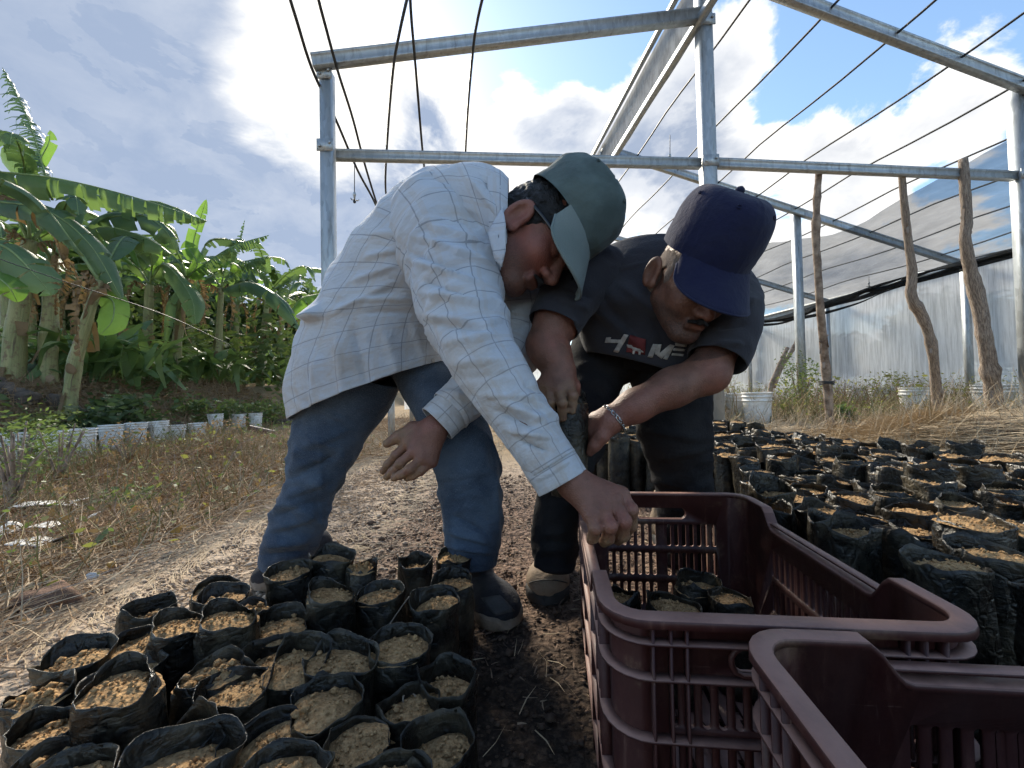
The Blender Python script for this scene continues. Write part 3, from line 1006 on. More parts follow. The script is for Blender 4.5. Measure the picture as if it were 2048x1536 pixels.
GLB = 'soil-filled bags standing in the front left block'
bags_left = []
rest = sorted([i for i in range(len(Q)) if i not in LLAB], key=lambda i: Q[i][0])
for i, (x, y) in enumerate(Q):
    k = pref.get(i, i % 14)
    lab = LLAB.get(i, 'plain soil bag of the front block, %s from left among those along the bottom edge' % ORD[rest.index(i)] if i in rest else '')
    o = bag(x, y, float(terrain(x, y)) - .004, LV[k], RNG.normal(.3, .6), lab, GLB, (RNG.normal(0, .03), RNG.normal(0, .03)), (1.02, 1.02, RNG.uniform(.94, 1.05)))
    bags_left.append(o)

# right block: rows that follow the crate, spaced bag against bag
RV = [bag_mesh(80 + i, .098, .245 + .01 * (i % 3), [.010, .016, .008, .024, .012, .018, .009, .013, .02, .011][i], [.05, .1, .03, .1, .0, .08, .0, .1, .06, .02][i], [2, 1, 0, 1, 2, 0, 1, 2, 1, 0][i], 36, [0, .3, 0, 0, .4, 0, .2, 0, 0, .25][i], [0, .1, -.1, .1, 0, -.1, .1, 0, .1, -.1][i]) for i in range(10)]
GRB = 'soil-filled bags standing in the large right block'
ca, sa = math.cos(rad(-5.5)), math.sin(rad(-5.5))
cand = []
row = 0
yy = .55
while yy < 3.1:
    xx = .30 + (.05 if row % 2 else 0)
    while xx < 2.0:
        X = xx + .02 * math.sin(row * 3.1 + xx * 17); Y = yy + .02 * math.sin(row * 1.7 + xx * 23)
        left = np.interp(Y, [.5, .85, .95, 1.2, 1.6, 1.9, 2.2, 3.2], [.62, .60, .56, .68, .86, .62, .42, .5])
        right = np.interp(Y, [.5, 1.0, 1.5, 2.0, 2.5, 3.1], [1.75, 1.86, 1.86, 1.78, 1.72, 1.68])
        if left < X < right and X < Y * 1.36 + .1:
            cand.append((X, Y, row))
        xx += .110
    yy += .108; row += 1
RB = np.array(cand)
RQ = relax(RB[:, :2], .102, 30)
rows = {}
for i, (x, y) in enumerate(RQ):
    rows.setdefault(int(RB[i, 2]), []).append((x, y))
rk = sorted(rows)
bags_right = []
for ri, rr_ in enumerate(rk):
    line = sorted(rows[rr_])
    for ci, (x, y) in enumerate(line):
        i_ = ci + ri
        k = int(RNG.integers(0, 10))
        side = ci + 1
        back = len(rk) - 1 - ri
        rowtxt = ORD[ri] + ' row from the front' if ri <= back else (ORD[back] + ' row from the back' if back else 'hindmost row')
        lab = 'soil bag %s from left, %s, right block' % (ORD[ci], rowtxt)
        dz = float(terrain(x, y))
        o = bag(x, y, dz - .005, RV[k], RNG.normal(-.1, .6) + (0 if i_ % 3 else 1.57), lab, GRB, (RNG.normal(0, .035), RNG.normal(0, .035)), (1, 1, RNG.uniform(.84, 1.14)))
        bags_right.append(o)

# ================================================================== CRATES
m, n = material('maroon_plastic')
g_ = n.add('ShaderNodeNewGeometry'); p = n.obj()
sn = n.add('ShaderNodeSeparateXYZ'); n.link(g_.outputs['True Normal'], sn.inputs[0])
f = n.noise(p, 14, 6, .7); f2 = n.noise(n.scalev(p, (5, 5, 1.2)), 9, 6, .7, .8); f3 = n.noise(p, 120, 3, .6)
c = n.mix(n.ramp(f2, .45, .8), (.042, .0098, .0085), (.078, .029, .022))
dust_skylight = n.math('MULTIPLY', n.ramp(sn.outputs[2], .35, .95), n.ramp(f, .25, .65, .45, 1.0))  # upward faces: dust, plus sky light on the rims put into the colour
scr = n.ramp(n.noise(n.scalev(p, (55, 55, 2.5)), 2.2, 4, .7, .4), .63, .70); scr2 = n.ramp(n.noise(n.scalev(p, (3, 3, 60)), 2.6, 4, .7, .4), .65, .72)
c = n.mix(n.math('MULTIPLY', n.math('MAXIMUM', scr, scr2), n.ramp(f2, .42, .62, 0, .45)), c, (.24, .15, .125))
mud = n.math('MULTIPLY', n.ramp(n.noise(p, 6, 6, .72, .5), .54, .66), n.ramp(n.noise(p, 60, 4, .7), .35, .6, .25, 1.0))
c = n.mix(n.math('MULTIPLY', mud, .55), c, (.17, .105, .065))
c = n.mix(n.math('MULTIPLY', dust_skylight, .75), c, (.33, .185, .145))  # paler, pinker rim tops: dust together with painted sky light
c = n.mix(n.math('MULTIPLY', n.ramp(f2, .56, .80), .5), c, (.15, .080, .062))
n.out(n.bsdf(c, n.ramp(f, .3, .7, .48, .70), 0, .45, n.bump(f3, .12, .002)))
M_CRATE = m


def crate_geo(L, Wd, H):
    """L along local y (long), Wd along x (short); rim raised at the short ends, stepped down along the long sides."""
    A = Acc()
    R = .035; th = .0045
    LOW = .036                                        # depth of the step in the long sides
    STEP0, STEP1 = .105, .135                         # from the corner along the long side

    def toph(s, long):
        if not long: return H
        e = min(s, L - s)
        return H - LOW * float(sstep(STEP0 - .006, STEP1, e))

    def stadium(cx, cz, w_, h_, vertical=True):
        r = min(w_, h_) / 2; pts = []
        for k in range(12):
            a = 2 * math.pi * k / 12 + math.pi / 12
            dx, dz = math.cos(a) * r, math.sin(a) * r
            if vertical: dz += (h_ / 2 - r) * (1 if dz > 0 else -1)
            else: dx += (w_ / 2 - r) * (1 if dx > 0 else -1)
            pts.append((cx + dx, cz + dz))
        return pts

    def panel(org_, ax, length, long):
        """flat wall from s=R to length-R with slots; outward normal = ax x z."""
        nrm = np.cross(ax, [0, 0, 1.0])
        top = []
        N = 40 if long else 2
        for i in range(N + 1):
            s = R + (length - 2 * R) * i / N
            top.append((s, toph(s, long)))
        outer = [(R, 0.0), (length - R, 0.0)] + top[::-1]
        holes = []
        rowsz = [(H - .090, .050), (H - .155, .052), (H - .222, .052)]
        if long:
            cen = [.145, .145 + .0175 * 0]
            groups = [(.135, 6), (L / 2 - .055, 7), (L - .135 - .0175 * 5, 6)]
            for zc, hh in rowsz[:]:
                for s0, cnt in groups:
                    for k in range(cnt):
                        holes.append(stadium(s0 + k * .0175, zc - .004, .0085, hh))
        else:
            pitch = (length - .12) / 14
            for zc, hh in rowsz:
                for k in range(15):
                    if k == 7: continue
                    holes.append(stadium(.06 + k * pitch, zc, .0095, hh))
            holes.append(stadium(length / 2, H - .0415, .112, .026, False))
        polys = [[Vector((x, z, 0)) for x, z in outer]] + [[Vector((x, z, 0)) for x, z in h_] for h_ in holes]
        tris = tessellate_polygon(polys)
        flat = [q for pl in polys for q in pl]
        P2 = np.array([[q.x, q.y] for q in flat])
        base = np.asarray(org_) + P2[:, :1] * ax + P2[:, 1:] * np.array([0, 0, 1.0])
        tr = np.array([list(t_) for t_ in tris])
        # orient outward
        nn = np.cross(base[tr[:, 1]] - base[tr[:, 0]], base[tr[:, 2]] - base[tr[:, 0]]) @ nrm
        tr[nn < 0] = tr[nn < 0][:, ::-1]
        A.add(base, tr); A.add(base - nrm * th, tr[:, ::-1])
        i0 = 0
        for pl in polys:                              # edges of outline and slots
            k = len(pl); ii = np.arange(k) + i0
            A.add(np.concatenate([base[ii], base[ii] - nrm * th]), np.array([[q, (q + 1) % k, k + (q + 1) % k, k + q] for q in range(k)]))
            i0 += k
        return

    hw, hl = Wd / 2, L / 2
    X = np.array([1.0, 0, 0]); Y = np.array([0, 1.0, 0])
    panel((-hw, -hl, 0), X, Wd, False)                # near short
    panel((hw, -hl, 0), Y, L, True)
    panel((hw, hl, 0), -X, Wd, False)
    panel((-hw, hl, 0), -Y, L, True)

    # the outline with rounded corners: points, outward normals, rim height
    def outline(extra=0.0):
        pts = []
        cs = [((hw - R, -hl + R), -90), ((hw - R, hl - R), 0), ((-hw + R, hl - R), 90), ((-hw + R, -hl + R), 180)]
        # start on the near short side going +x
        for ci, ((cx, cy_), a0) in enumerate(cs):
            long = ci in (0, 2)
            for k in range(7):
                a = rad(a0 + 90 * k / 6)
                pts.append((cx + (R + extra) * math.cos(a), cy_ + (R + extra) * math.sin(a), math.cos(a), math.sin(a), H))
            if ci in (0, 2):                          # a long side follows
                sg = 1 if ci == 0 else -1
                for s in (STEP0 - .012, STEP0 - .004, STEP0 + .006, STEP0 + .016, STEP1 - .006, STEP1 + .002, STEP1 + .012, L * .4, L * .5, L * .6, L - STEP1 - .012, L - STEP1 - .002, L - STEP1 + .006, L - STEP0 - .016, L - STEP0 - .006, L - STEP0 + .004, L - STEP0 + .012):
                    pts.append((sg * (hw + extra), sg * (-hl + s), sg, 0, toph(s, True)))
            else:
                sg = -1 if ci == 1 else 1
                for s in (.3, .5, .7):
                    pts.append((hw - s * Wd if ci == 1 else -hw + s * Wd, (hl + extra) if ci == 1 else -(hl + extra), 0, 1 if ci == 1 else -1, H))
        return np.array(pts)

    O = outline()
    n_ = len(O)
    nxt = np.roll(np.arange(n_), -1)
    # corner walls
    for ci in range(4):
        start = [0, 7 + 17, 7 + 17 + 7 + 3, 7 + 17 + 7 + 3 + 7 + 17][ci]
        q = O[start:start + 7]
        for dd, flip in ((0, False), (th, True)):
            V = np.concatenate([np.stack([q[:, 0] - q[:, 2] * dd, q[:, 1] - q[:, 3] * dd, np.full(7, z)], -1) for z in (0, H)])
            fq = grid_faces(2, 7)
            A.add(V, fq[:, ::-1] if flip else fq)

    def sweep(prof, zoff=None, follow=True):
        """prof: list of (out, up) around the section."""
        k = len(prof)
        V = []
        for x, y, nx, ny_, hz in O:
            z = hz if follow else zoff
            for ou, up in prof:
                V.append((x + nx * ou, y + ny_ * ou, z + up))
        i = np.arange(n_)[:, None]; j = np.arange(k)[None]
        A.add(np.array(V), np.stack([i * k + j, nxt[:, None] * k + j, nxt[:, None] * k + (j + 1) % k, i * k + (j + 1) % k], -1).reshape(-1, 4))

    # rim flange, rounded on top, hanging lip outside
    sweep([(-.0052, -.004), (-.0052, .0022), (-.0042, .0034), (.0120, .0034), (.0140, .0024), (.0146, .0004), (.0146, -.0062), (.0126, -.0066), (.0118, -.0010), (.004, -.0008)][::-1])
    for zz in (H - .0235, H - .0600, H - .1225, H - .1885, H - .2550):
        sweep([(-.001, -.0014), (.0128, -.0010), (.0128, .0010), (-.001, .0014)], zz, False)
    ribs = []
    # upright ribs outside
    for s in (.038, .056, .072, Wd - .072, Wd - .056, Wd - .038):
        for sg in (-1, 1):
            ribs.append((boxv((-hw + s, sg * (hl + .0058), (H - .004) / 2), (.0012, 0, 0), (0, .0060, 0), (0, 0, (H - .006) / 2)), BOXF))
    for s in (.045, .06, .095, L / 2 - .075, L / 2 + .075, L - .095, L - .06, L - .045):
        for sg in (-1, 1):
            hz = toph(s, True)
            ribs.append((boxv((sg * (hw + .0058), -hl + s, (hz - .004) / 2), (.0060, 0, 0), (0, .0012, 0), (0, 0, (hz - .006) / 2)), BOXF))
    A3 = Acc()
    for k in range(9):                                # floor slats with gaps
        A3.add(*(boxv((-hw + .02 + (Wd - .04) * (k + .5) / 9, 0, .010), ((Wd - .04) / 9 * .38, 0, 0), (0, hl - .004, 0), (0, 0, .003)), BOXF))
    for k in range(7):
        A3.add(*(boxv((0, -hl + L * (k + .5) / 7, .0045), (hw - .004, 0, 0), (0, .008, 0), (0, 0, .0022)), BOXF))
    grips = []                                        # lip of the hand holes
    for sg in (-1, 1):
        A4 = Acc(); grips.append(A4)
        ring = np.array([(x, z) for x, z in stadium(0, H - .0415, .116, .030, False)])
        ring = np.vstack([ring, ring[:1]])
        acc_tube(A4, np.stack([ring[:, 0], np.full(len(ring), sg * (hl + .003)), ring[:, 1]], -1), .0032, 6, False)
    return A, ribs, A3, grips


def crate(lab, c, rz, L, Wd, H):
    A, ribs, A3, grips = crate_geo(L, Wd, H)
    E = empty('crate', c, lab, 'crate', 'maroon plastic crates')
    E.rotation_euler = (0, 0, rz)
    for nm, a in [('basket', A), ('base_grid', A3)] + [('rib', Acc().add(*q)) for q in ribs] + [('hand_grip', q) for q in grips]:
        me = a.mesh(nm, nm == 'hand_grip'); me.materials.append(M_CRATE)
        o = put(nm, me, None, E)
        if nm == 'basket':
            b = o.modifiers.new('weld', 'WELD'); b.merge_threshold = .0004
    return E


CRZ = rad(-6.2)
c1 = np.array([.3055, .668, .0]); CL, CW, CH = .508, .350, .300
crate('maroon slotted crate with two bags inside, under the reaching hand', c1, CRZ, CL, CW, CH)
# second crate: turned a quarter, nearer the camera
ex = np.array([math.cos(CRZ), math.sin(CRZ)]); ey = np.array([-math.sin(CRZ), math.cos(CRZ)])
corner = G(1504, 1276, CH)[:2] + ex * .0 
c2 = corner + ex * (CL / 2) - ey * (CW / 2)
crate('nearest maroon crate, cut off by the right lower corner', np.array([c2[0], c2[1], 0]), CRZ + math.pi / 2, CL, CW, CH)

# bags inside the first crate
CV = [bag_mesh(140 + i, .082, .155, .018, .03, 1, 30, .1, 0) for i in range(3)]
for i, (px, py, lab) in enumerate(((1395, 1183, 'soil-filled bag inside the crate, the farther of the two with bright soil'), (1445, 1207, 'soil-filled bag inside the crate, the nearer of the two with bright soil'),
                                   (1345, 1226, 'bag inside the crate just behind its front wall'), (1240, 1200, 'dark bag inside the crate by its left wall'))):
    gpt = G(px, py, .150)
    if i == 1: gpt[1] -= .012; gpt[0] += .012
    bag(gpt[0], gpt[1], .0135, CV[i % 3], i * 1.3, lab, 'bags inside the crate', (0, 0), (1, 1, .97 if i != 3 else .9))

# ================================================================== VEGETATION
def leafmat(name, c1_, c2_, trans=.35, rough=.45, vein=0.0):
    m, n = material(name)
    p = n.pos(); u = n.uv()
    f = n.noise(p, 2.2, 4, .6); f2 = n.noise(p, 17, 4, .6)
    c = n.mix(n.ramp(f, .35, .68), c1_, c2_)
    c = n.mix(n.ramp(f2, .55, .8), c, tuple(np.array(c2_) * .7))
    nm = None
    if vein:
        wv = n.add('ShaderNodeTexWave', wave_type='BANDS', bands_direction='Y')
        n.link(n.scalev(u, (1, 1, 1)), wv.inputs['Vector']); wv.inputs['Scale'].default_value = 9
        wv.inputs['Distortion'].default_value = .6
        nm = n.bump(wv.outputs['Fac'], .25, .01)
    b = n.bsdf(c, rough, 0, .4, nm)
    t = n.add('ShaderNodeBsdfTranslucent'); n.setin(t.inputs[0], n.mix(.5, c, tuple(np.array([c2_[0] * 1.6, c2_[1] * 1.7, c2_[2] * .8]))))
    n.out(n.mixs(trans, b, t.outputs[0]))
    return m


M_BAN = [leafmat('banana_leaf', (.095, .160, .062), (.135, .205, .075), .38, .42, 1), leafmat('banana_leaf_bright', (.10, .20, .045), (.16, .27, .06), .5, .45, 1),
         leafmat('banana_leaf_deep', (.070, .130, .065), (.100, .160, .078), .3, .4, 1)]
M_DRYLEAF = leafmat('dry_leaf', (.30, .205, .115), (.18, .115, .06), .3, .9)
M_RIB = simple('leaf_midrib', (.22, .30, .11), .5)
m, n = material('banana_stem')
u = n.uv(); p = n.pos()
f = n.noise(n.scalev(u, (9, 1.1, 1)), 1.6, 5, .65, .5); f2 = n.noise(p, 9, 5, .65)
c = n.mix(n.ramp(f, .35, .62), (.31, .29, .13), (.21, .215, .09))
c = n.mix(n.ramp(f2, .50, .68), c, (.17, .11, .06))
c = n.mix(n.ramp(f, .62, .75), c, (.10, .07, .045))
n.out(n.bsdf(c, .6, 0, .35, n.bump(f, .7, .02)))
M_STEM = m
M_FOL = [leafmat('foliage_mid', (.075, .115, .04), (.115, .155, .055), .4, .6), leafmat('foliage_dark', (.05, .082, .036), (.08, .118, .045), .38, .6), leafmat('foliage_yellow', (.15, .17, .05), (.22, .22, .07), .4, .6)]


def blade(path, width, up_hint, seed, tear=.5, droop=.35, segs=34, fray=0.0, shred=0.12):
    """banana leaf along a midrib path: two sides cut into strips between tears, each hanging a little differently."""
    r = np.random.default_rng(seed)
    N = segs + 1
    c = catmull(path, N)
    t = np.gradient(c, axis=0); t /= np.linalg.norm(t, axis=1)[:, None]
    s = np.cross(t, np.asarray(up_hint, float)); s /= np.linalg.norm(s, axis=1)[:, None] + 1e-9
    nrm = np.cross(s, t)
    L = np.linalg.norm(np.diff(c, axis=0), axis=1).sum()
    tt = np.linspace(0, 1, N)
    prof = width * np.clip(np.minimum(tt / .16, 1), 0, 1) ** .6 * np.clip((1 - tt) / .30, 0, 1) ** .65
    A = Acc()
    for sd_ in (-1, 1):
        i = 1
        while i < segs:
            k = int(r.choice([1, 2, 3, 5, 8], p=[.28, .26, .2, .16, .10])) if r.random() < tear else int(r.integers(5, 13))
            if shred > .3: k = int(r.integers(1, 3))
            j = min(i + k, segs)
            hang = droop * r.uniform(.4, 1.5) + (r.uniform(.3, 1.1) if r.random() < fray else 0)
            sweep_ = r.uniform(.10, .30)
            wsc = r.uniform(.82, 1.05) if r.random() > fray * .5 else r.uniform(.3, .8)
            V = []; UV = []
            idx = np.linspace(i, j, j - i + 1)
            for a in idx:
                f = (a - i) / max(j - i, 1)
                for b in (0, .35, .7, 1.0):
                    af = (i + j) / 2 + (a - (i + j) / 2) * (1 - (shred if tear > .05 else 0) * min(1, b * 1.6)); q = min(int(af), segs - 1); fr_ = af - q
                    wd = (prof[q] * (1 - fr_) + prof[q + 1] * fr_) * b * wsc
                    ang = hang * b
                    along = sweep_ * wd
                    p_ = c[q] * (1 - fr_) + c[q + 1] * fr_ + sd_ * s[q] * wd * math.cos(ang) + nrm[q] * (wd * (.22 - .3 * b) - wd * math.sin(ang) * .9) + t[q] * along
                    p_ = p_ + np.array([0, 0, -1.0]) * wd * hang * b * .35
                    V.append(p_); UV.append((b * sd_ * .5 + .5, q * L / segs * 3))
            nr_ = len(idx)
            fq = grid_faces(nr_, 4)
            A.add(np.array(V), fq if sd_ > 0 else fq[:, ::-1], uv=UV)
            i = j
    R = Acc()
    acc_tube(R, c[::2], np.linspace(.022, .004, len(c[::2])) * (width / .3) ** .5, 5)
    return A, R


def bleaf(path, width, up, seed, root, mat, dry=False, **kw):
    A, R = blade(path, width, up, seed, **kw)
    o = A.build('leaf', mat, root)
    R.build('midrib', M_DRYLEAF if dry else M_RIB, o)
    return o


def banana(base, H, r0, seed, lab, nleaf=8, lean=(0, 0), L=(1.7, 2.4), petal=.45, mats=(0, 0, 2, 1), dead=2, detail=True, az0=None):
    r = np.random.default_rng(seed)
    base = np.array(base, float)
    E = empty('banana_plant', base, lab, 'banana plant', 'banana plants on the bank')
    top = base + np.array([lean[0], lean[1], H])
    pth = catmull([base - [0, 0, .15], base + np.array([lean[0] * .2, lean[1] * .2, H * .35]), base + np.array([lean[0] * .6, lean[1] * .6, H * .7]), top], 16)
    rr = np.linspace(r0, r0 * .55, 16) * (1 + .06 * vnoise(np.stack([np.arange(16) * .8, np.full(16, seed), np.zeros(16)], -1)))
    V, Fs, UV = tube(pth, rr, 12)
    V = V + (.012 * vnoise(V * np.array([20, 20, 3])))[:, None] * np.array([1, 1, 0])
    obj('stem', V, Fs, M_STEM, E, True, UV)
    for k in range(5):                                   # dead sheaths round the stem
        A = Acc()
        i = r.integers(2, 12); a = r.uniform(0, 6.28); d = np.array([math.cos(a), math.sin(a), 0]); s = np.array([-d[1], d[0], 0])
        p0 = pth[i] + d * rr[i]; hh = r.uniform(.2, .6) * H * .4; ww = r.uniform(.03, .09)
        q = catmull([p0, p0 + d * .05 - [0, 0, hh * .5], p0 + d * r.uniform(.05, .2) - [0, 0, hh]], 6)
        A.add(np.concatenate([q - s * ww, q + s * ww * np.linspace(1, .3, 6)[:, None]]), np.array([[j, j + 1, 7 + j, 6 + j] for j in range(5)]))
        A.build('dry_sheath', M_DRYLEAF, E)
    a0 = r.uniform(0, 6.28) if az0 is None else az0
    for k in range(nleaf):
        a = a0 + k * 2.4 + r.normal(0, .25); el = r.uniform(.35, 1.25)
        Ln = r.uniform(*L); d = np.array([math.cos(a), math.sin(a), 0])
        p0 = top - [0, 0, .05]
        pe = p0 + d * petal * .45 + np.array([0, 0, petal * .9])
        ctrl = [p0, pe, pe + (d * math.cos(el) + np.array([0, 0, math.sin(el)])) * Ln * .45, pe + (d * math.cos(el * .6) + np.array([0, 0, math.sin(el) * .62])) * Ln * .8, pe + d * Ln * (.55 + .4 * math.cos(el)) + np.array([0, 0, Ln * (math.sin(el) * .75 - .35)])]
        A2 = Acc(); acc_tube(A2, catmull(ctrl[:2], 4), np.linspace(.035, .02, 4), 6)
        lf = bleaf(ctrl[1:], r.uniform(.17, .25), [0, 0, 1], seed * 50 + k, E, M_BAN[mats[int(r.integers(0, len(mats)))]], shred=r.uniform(.1, .28), tear=r.uniform(.6, 1.0), droop=r.uniform(.15, .55), segs=38 if detail else 22, fray=.15)
        A2.build('petiole', M_RIB, lf)
    for k in range(dead):                                # dead leaves hanging against the stem
        a = a0 + k * 2.1 + .8; d = np.array([math.cos(a), math.sin(a), 0]); Ln = r.uniform(.9, 1.6)
        p0 = top - [0, 0, .1]
        bleaf([p0, p0 + d * .3 + [0, 0, .12], p0 + d * .45 - [0, 0, Ln * .45], p0 + d * .36 - [0, 0, Ln]], r.uniform(.10, .17), -d, seed * 70 + k, E, M_DRYLEAF, True, tear=1, droop=1.1, segs=30, fray=.7, shred=.5)
    return E, top


def ban_px(px, Y, toppx, topy, r0, seed, lab, hero=(), **kw):
    c = P(px, 760, Y)
    z0 = float(terrain(c[0], c[1]))
    tp = P(toppx, topy, Y)
    E, top = banana((c[0], c[1], z0), tp[2] - z0, r0, seed, lab, lean=(tp[0] - c[0], 0), **kw)
    for i, (pts, wd, up, mi, dkw) in enumerate(hero):
        pp = [P(*q) for q in pts]
        bleaf(pp, wd, up, seed * 90 + i, E, M_DRYLEAF if mi < 0 else M_BAN[mi], mi < 0, **dkw)
    return E


TOC = [0, -.75, .66]
ban_px(25, 7.3, 60, 480, .17, 1, 'tall banana plant at the left edge with a ragged upright dead leaf against the sky', [
    ([(105, 400, 7.0), (85, 330, 7.0), (55, 235, 7.0), (5, 135, 7.0)], .26, [.9, -.3, .2], 2, dict(tear=1, droop=1.0, segs=84, fray=.3, shred=.6)),
    ([(-60, 340, 6.6), (100, 355, 6.8), (260, 392, 7.2), (415, 442, 7.8)], .28, [0, -.5, .85], 0, dict(tear=1, droop=1.15, segs=56, shred=.2)),
    ([(-40, 400, 6.4), (90, 420, 6.6), (180, 490, 6.8), (245, 600, 7.0)], .26, [.3, -.8, .5], 2, dict(tear=.3, droop=.5, segs=36)),
    ([(-60, 380, 6.5), (30, 400, 6.6), (100, 450, 6.7), (125, 520, 6.8)], .24, [.2, -.8, .5], -1, dict(tear=1, droop=1.0, segs=30, fray=.5)),
    ([(-30, 480, 6.0), (20, 500, 6.1), (70, 550, 6.2), (105, 590, 6.3)], .30, [.3, -.8, .5], 2, dict(tear=.6, droop=.35, segs=30)),
    ([(-60, 560, 6.0), (-20, 550, 6.0), (15, 570, 6.0), (35, 605, 6.1)], .22, [.1, -.8, .5], 1, dict(tear=.1, droop=.25, segs=24)),
    ([(70, 340, 7.0), (85, 310, 7.0), (98, 285, 7.0), (100, 260, 7.0)], .12, [.2, -.9, .2], 1, dict(tear=.1, droop=.2, segs=14)),
    ([(-40, 250, 7.0), (-5, 270, 7.0), (30, 310, 7.0), (75, 345, 7.0)], .28, [0, -.8, .5], 0, dict(tear=.5, droop=.5, segs=26))], nleaf=5, dead=3)
ban_px(95, 7.6, 105, 520, .16, 2, 'banana plant with a pale stem, second from the left edge', [
    ([(120, 500, 7.6), (200, 455, 7.6), (290, 475, 7.8), (345, 510, 8.0)], .25, [.1, -.6, .8], 0, dict(tear=.3, droop=.9, segs=36)),
    ([(215, 425, 8.6), (290, 402, 8.8), (350, 415, 9.0), (410, 445, 9.2)], .26, [0, -.7, .7], 2, dict(tear=1, droop=1.1, segs=40, fray=.2, shred=.25)),
    ([(180, 440, 8.2), (280, 430, 8.4), (330, 460, 8.6), (350, 500, 8.8)], .26, [.2, -.7, .6], 2, dict(tear=.4, droop=.6, segs=34))], nleaf=5)
ban_px(135, 6.9, 200, 560, .115, 3, 'leaning banana plant with an orange brown stem', [
    ([(200, 560, 6.9), (215, 575, 6.9), (185, 585, 6.8), (165, 640, 6.8)], .10, [.4, -.8, .2], -1, dict(tear=1, droop=1, segs=18, fray=.6)),
    ([(190, 590, 7.0), (225, 600, 7.0), (225, 640, 6.9), (200, 670, 6.8)], .22, [.5, -.8, .2], 1, dict(tear=.05, droop=.2, segs=20))], nleaf=2, dead=2)
ban_px(292, 10.5, 300, 570, .15, 4, 'banana plant with drooping dark leaves, before the grey cloud', [
    ([(300, 565, 10.5), (330, 530, 10.2), (380, 590, 9.8), (392, 650, 9.6)], .28, [.5, -.7, .4], 0, dict(tear=.4, droop=.5, segs=28)),
    ([(290, 580, 10.5), (240, 560, 10.3), (215, 620, 10.0), (230, 690, 9.8)], .28, [-.4, -.8, .3], 2, dict(tear=.4, droop=.4, segs=28)),
    ([(305, 640, 10.2), (280, 650, 9.8), (258, 680, 9.6), (250, 720, 9.5)], .26, [-.2, -.9, .3], 2, dict(tear=.2, droop=.3, segs=24)),
    ([(300, 560, 10.6), (255, 500, 10.6), (210, 490, 10.6), (170, 530, 10.6)], .28, [0, -.7, .7], 0, dict(tear=.5, droop=.7, segs=30))], nleaf=5)
ban_px(348, 10.9, 372, 555, .15, 5, 'banana plant with a tall new spear leaf against the sky', [
    ([(385, 520, 10.8), (388, 480, 10.8), (400, 440, 10.8), (413, 398, 10.8)], .17, [.9, -.4, 0], 1, dict(tear=.25, droop=.15, segs=26)),
    ([(370, 555, 10.8), (420, 520, 10.8), (470, 490, 10.9), (538, 470, 11.0)], .20, [.2, -.5, .9], 0, dict(tear=1, droop=1.2, segs=40, fray=.25, shred=.35)),
    ([(370, 560, 10.8), (395, 530, 10.7), (380, 500, 10.7), (372, 480, 10.7)], .22, [.5, -.8, .1], 1, dict(tear=.1, droop=.2, segs=18)),
    ([(375, 565, 10.8), (340, 600, 10.5), (332, 640, 10.4), (330, 690, 10.3)], .26, [-.4, -.8, .2], 0, dict(tear=.4, droop=.4, segs=24))], nleaf=4)
ban_px(436, 13, 442, 575, .14, 6, 'slim banana plant with a straight pale green stem, right of the spear leaf', [
    ([(445, 570, 13), (470, 530, 13), (500, 520, 13), (537, 512, 13)], .30, [.1, -.5, .9], 0, dict(tear=1, droop=1.1, segs=36, shred=.4)),
    ([(440, 580, 13), (500, 565, 12.6), (560, 600, 12.4), (600, 660, 12.2)], .32, [.3, -.6, .7], 2, dict(tear=.5, droop=.7, segs=30)),
    ([(465, 560, 13), (470, 520, 13), (478, 490, 13), (490, 440, 13)], .14, [.9, -.4, 0], 2, dict(tear=1, droop=.7, segs=30, fray=.4, shred=.5))], nleaf=5)
ban_px(520, 15, 535, 600, .15, 7, 'banana plant with a young yellow green shoot, midway to the steel post', [
    ([(540, 600, 15), (560, 580, 15), (570, 560, 15), (583, 545, 15)], .3, [.3, -.8, .4], 2, dict(tear=1, droop=.9, segs=30, fray=.4, shred=.5)),
    ([(575, 640, 14), (600, 600, 14), (630, 590, 14), (660, 585, 14)], .34, [.1, -.6, .8], 1, dict(tear=.4, droop=.7, segs=28))], nleaf=6, L=(2.2, 3.0))
more = [(560, 17, 565, 610), (610, 20, 612, 640), (470, 18, 475, 610), (385, 15, 380, 600), (250, 12.5, 245, 590), (180, 10.2, 175, 590), (20, 9.2, 10, 560), (60, 11, 60, 560), (640, 24, 640, 665), (330, 17, 330, 590), (215, 14.5, 215, 560), (120, 13, 120, 540)]
mlab = ['low banana plant behind the yellow green shoot', 'far banana plant near the hem of the pale shirt', 'far banana plant between the slim stem and the shoot', 'banana plant in shade behind the spear leaf stem', 'banana plant in deep shade left of the drooping leaves',
        'banana plant in deep shade right of the leaning brown stem', 'banana plant behind the tall one at the left edge', 'shaded banana plant behind the pale stem', 'farthest banana plant, beside the left steel post', 'banana plant deep in the grove behind the drooping leaves',
        'banana plant deep in the grove behind the leaning stem', 'banana plant deep in the grove behind the pale stem']
for i, (px, Y, tx, ty) in enumerate(more):
    ban_px(px, Y, tx, ty, .15, 20 + i, mlab[i], nleaf=8 if Y > 12 else 6, L=(2.0, 3.0), detail=False)


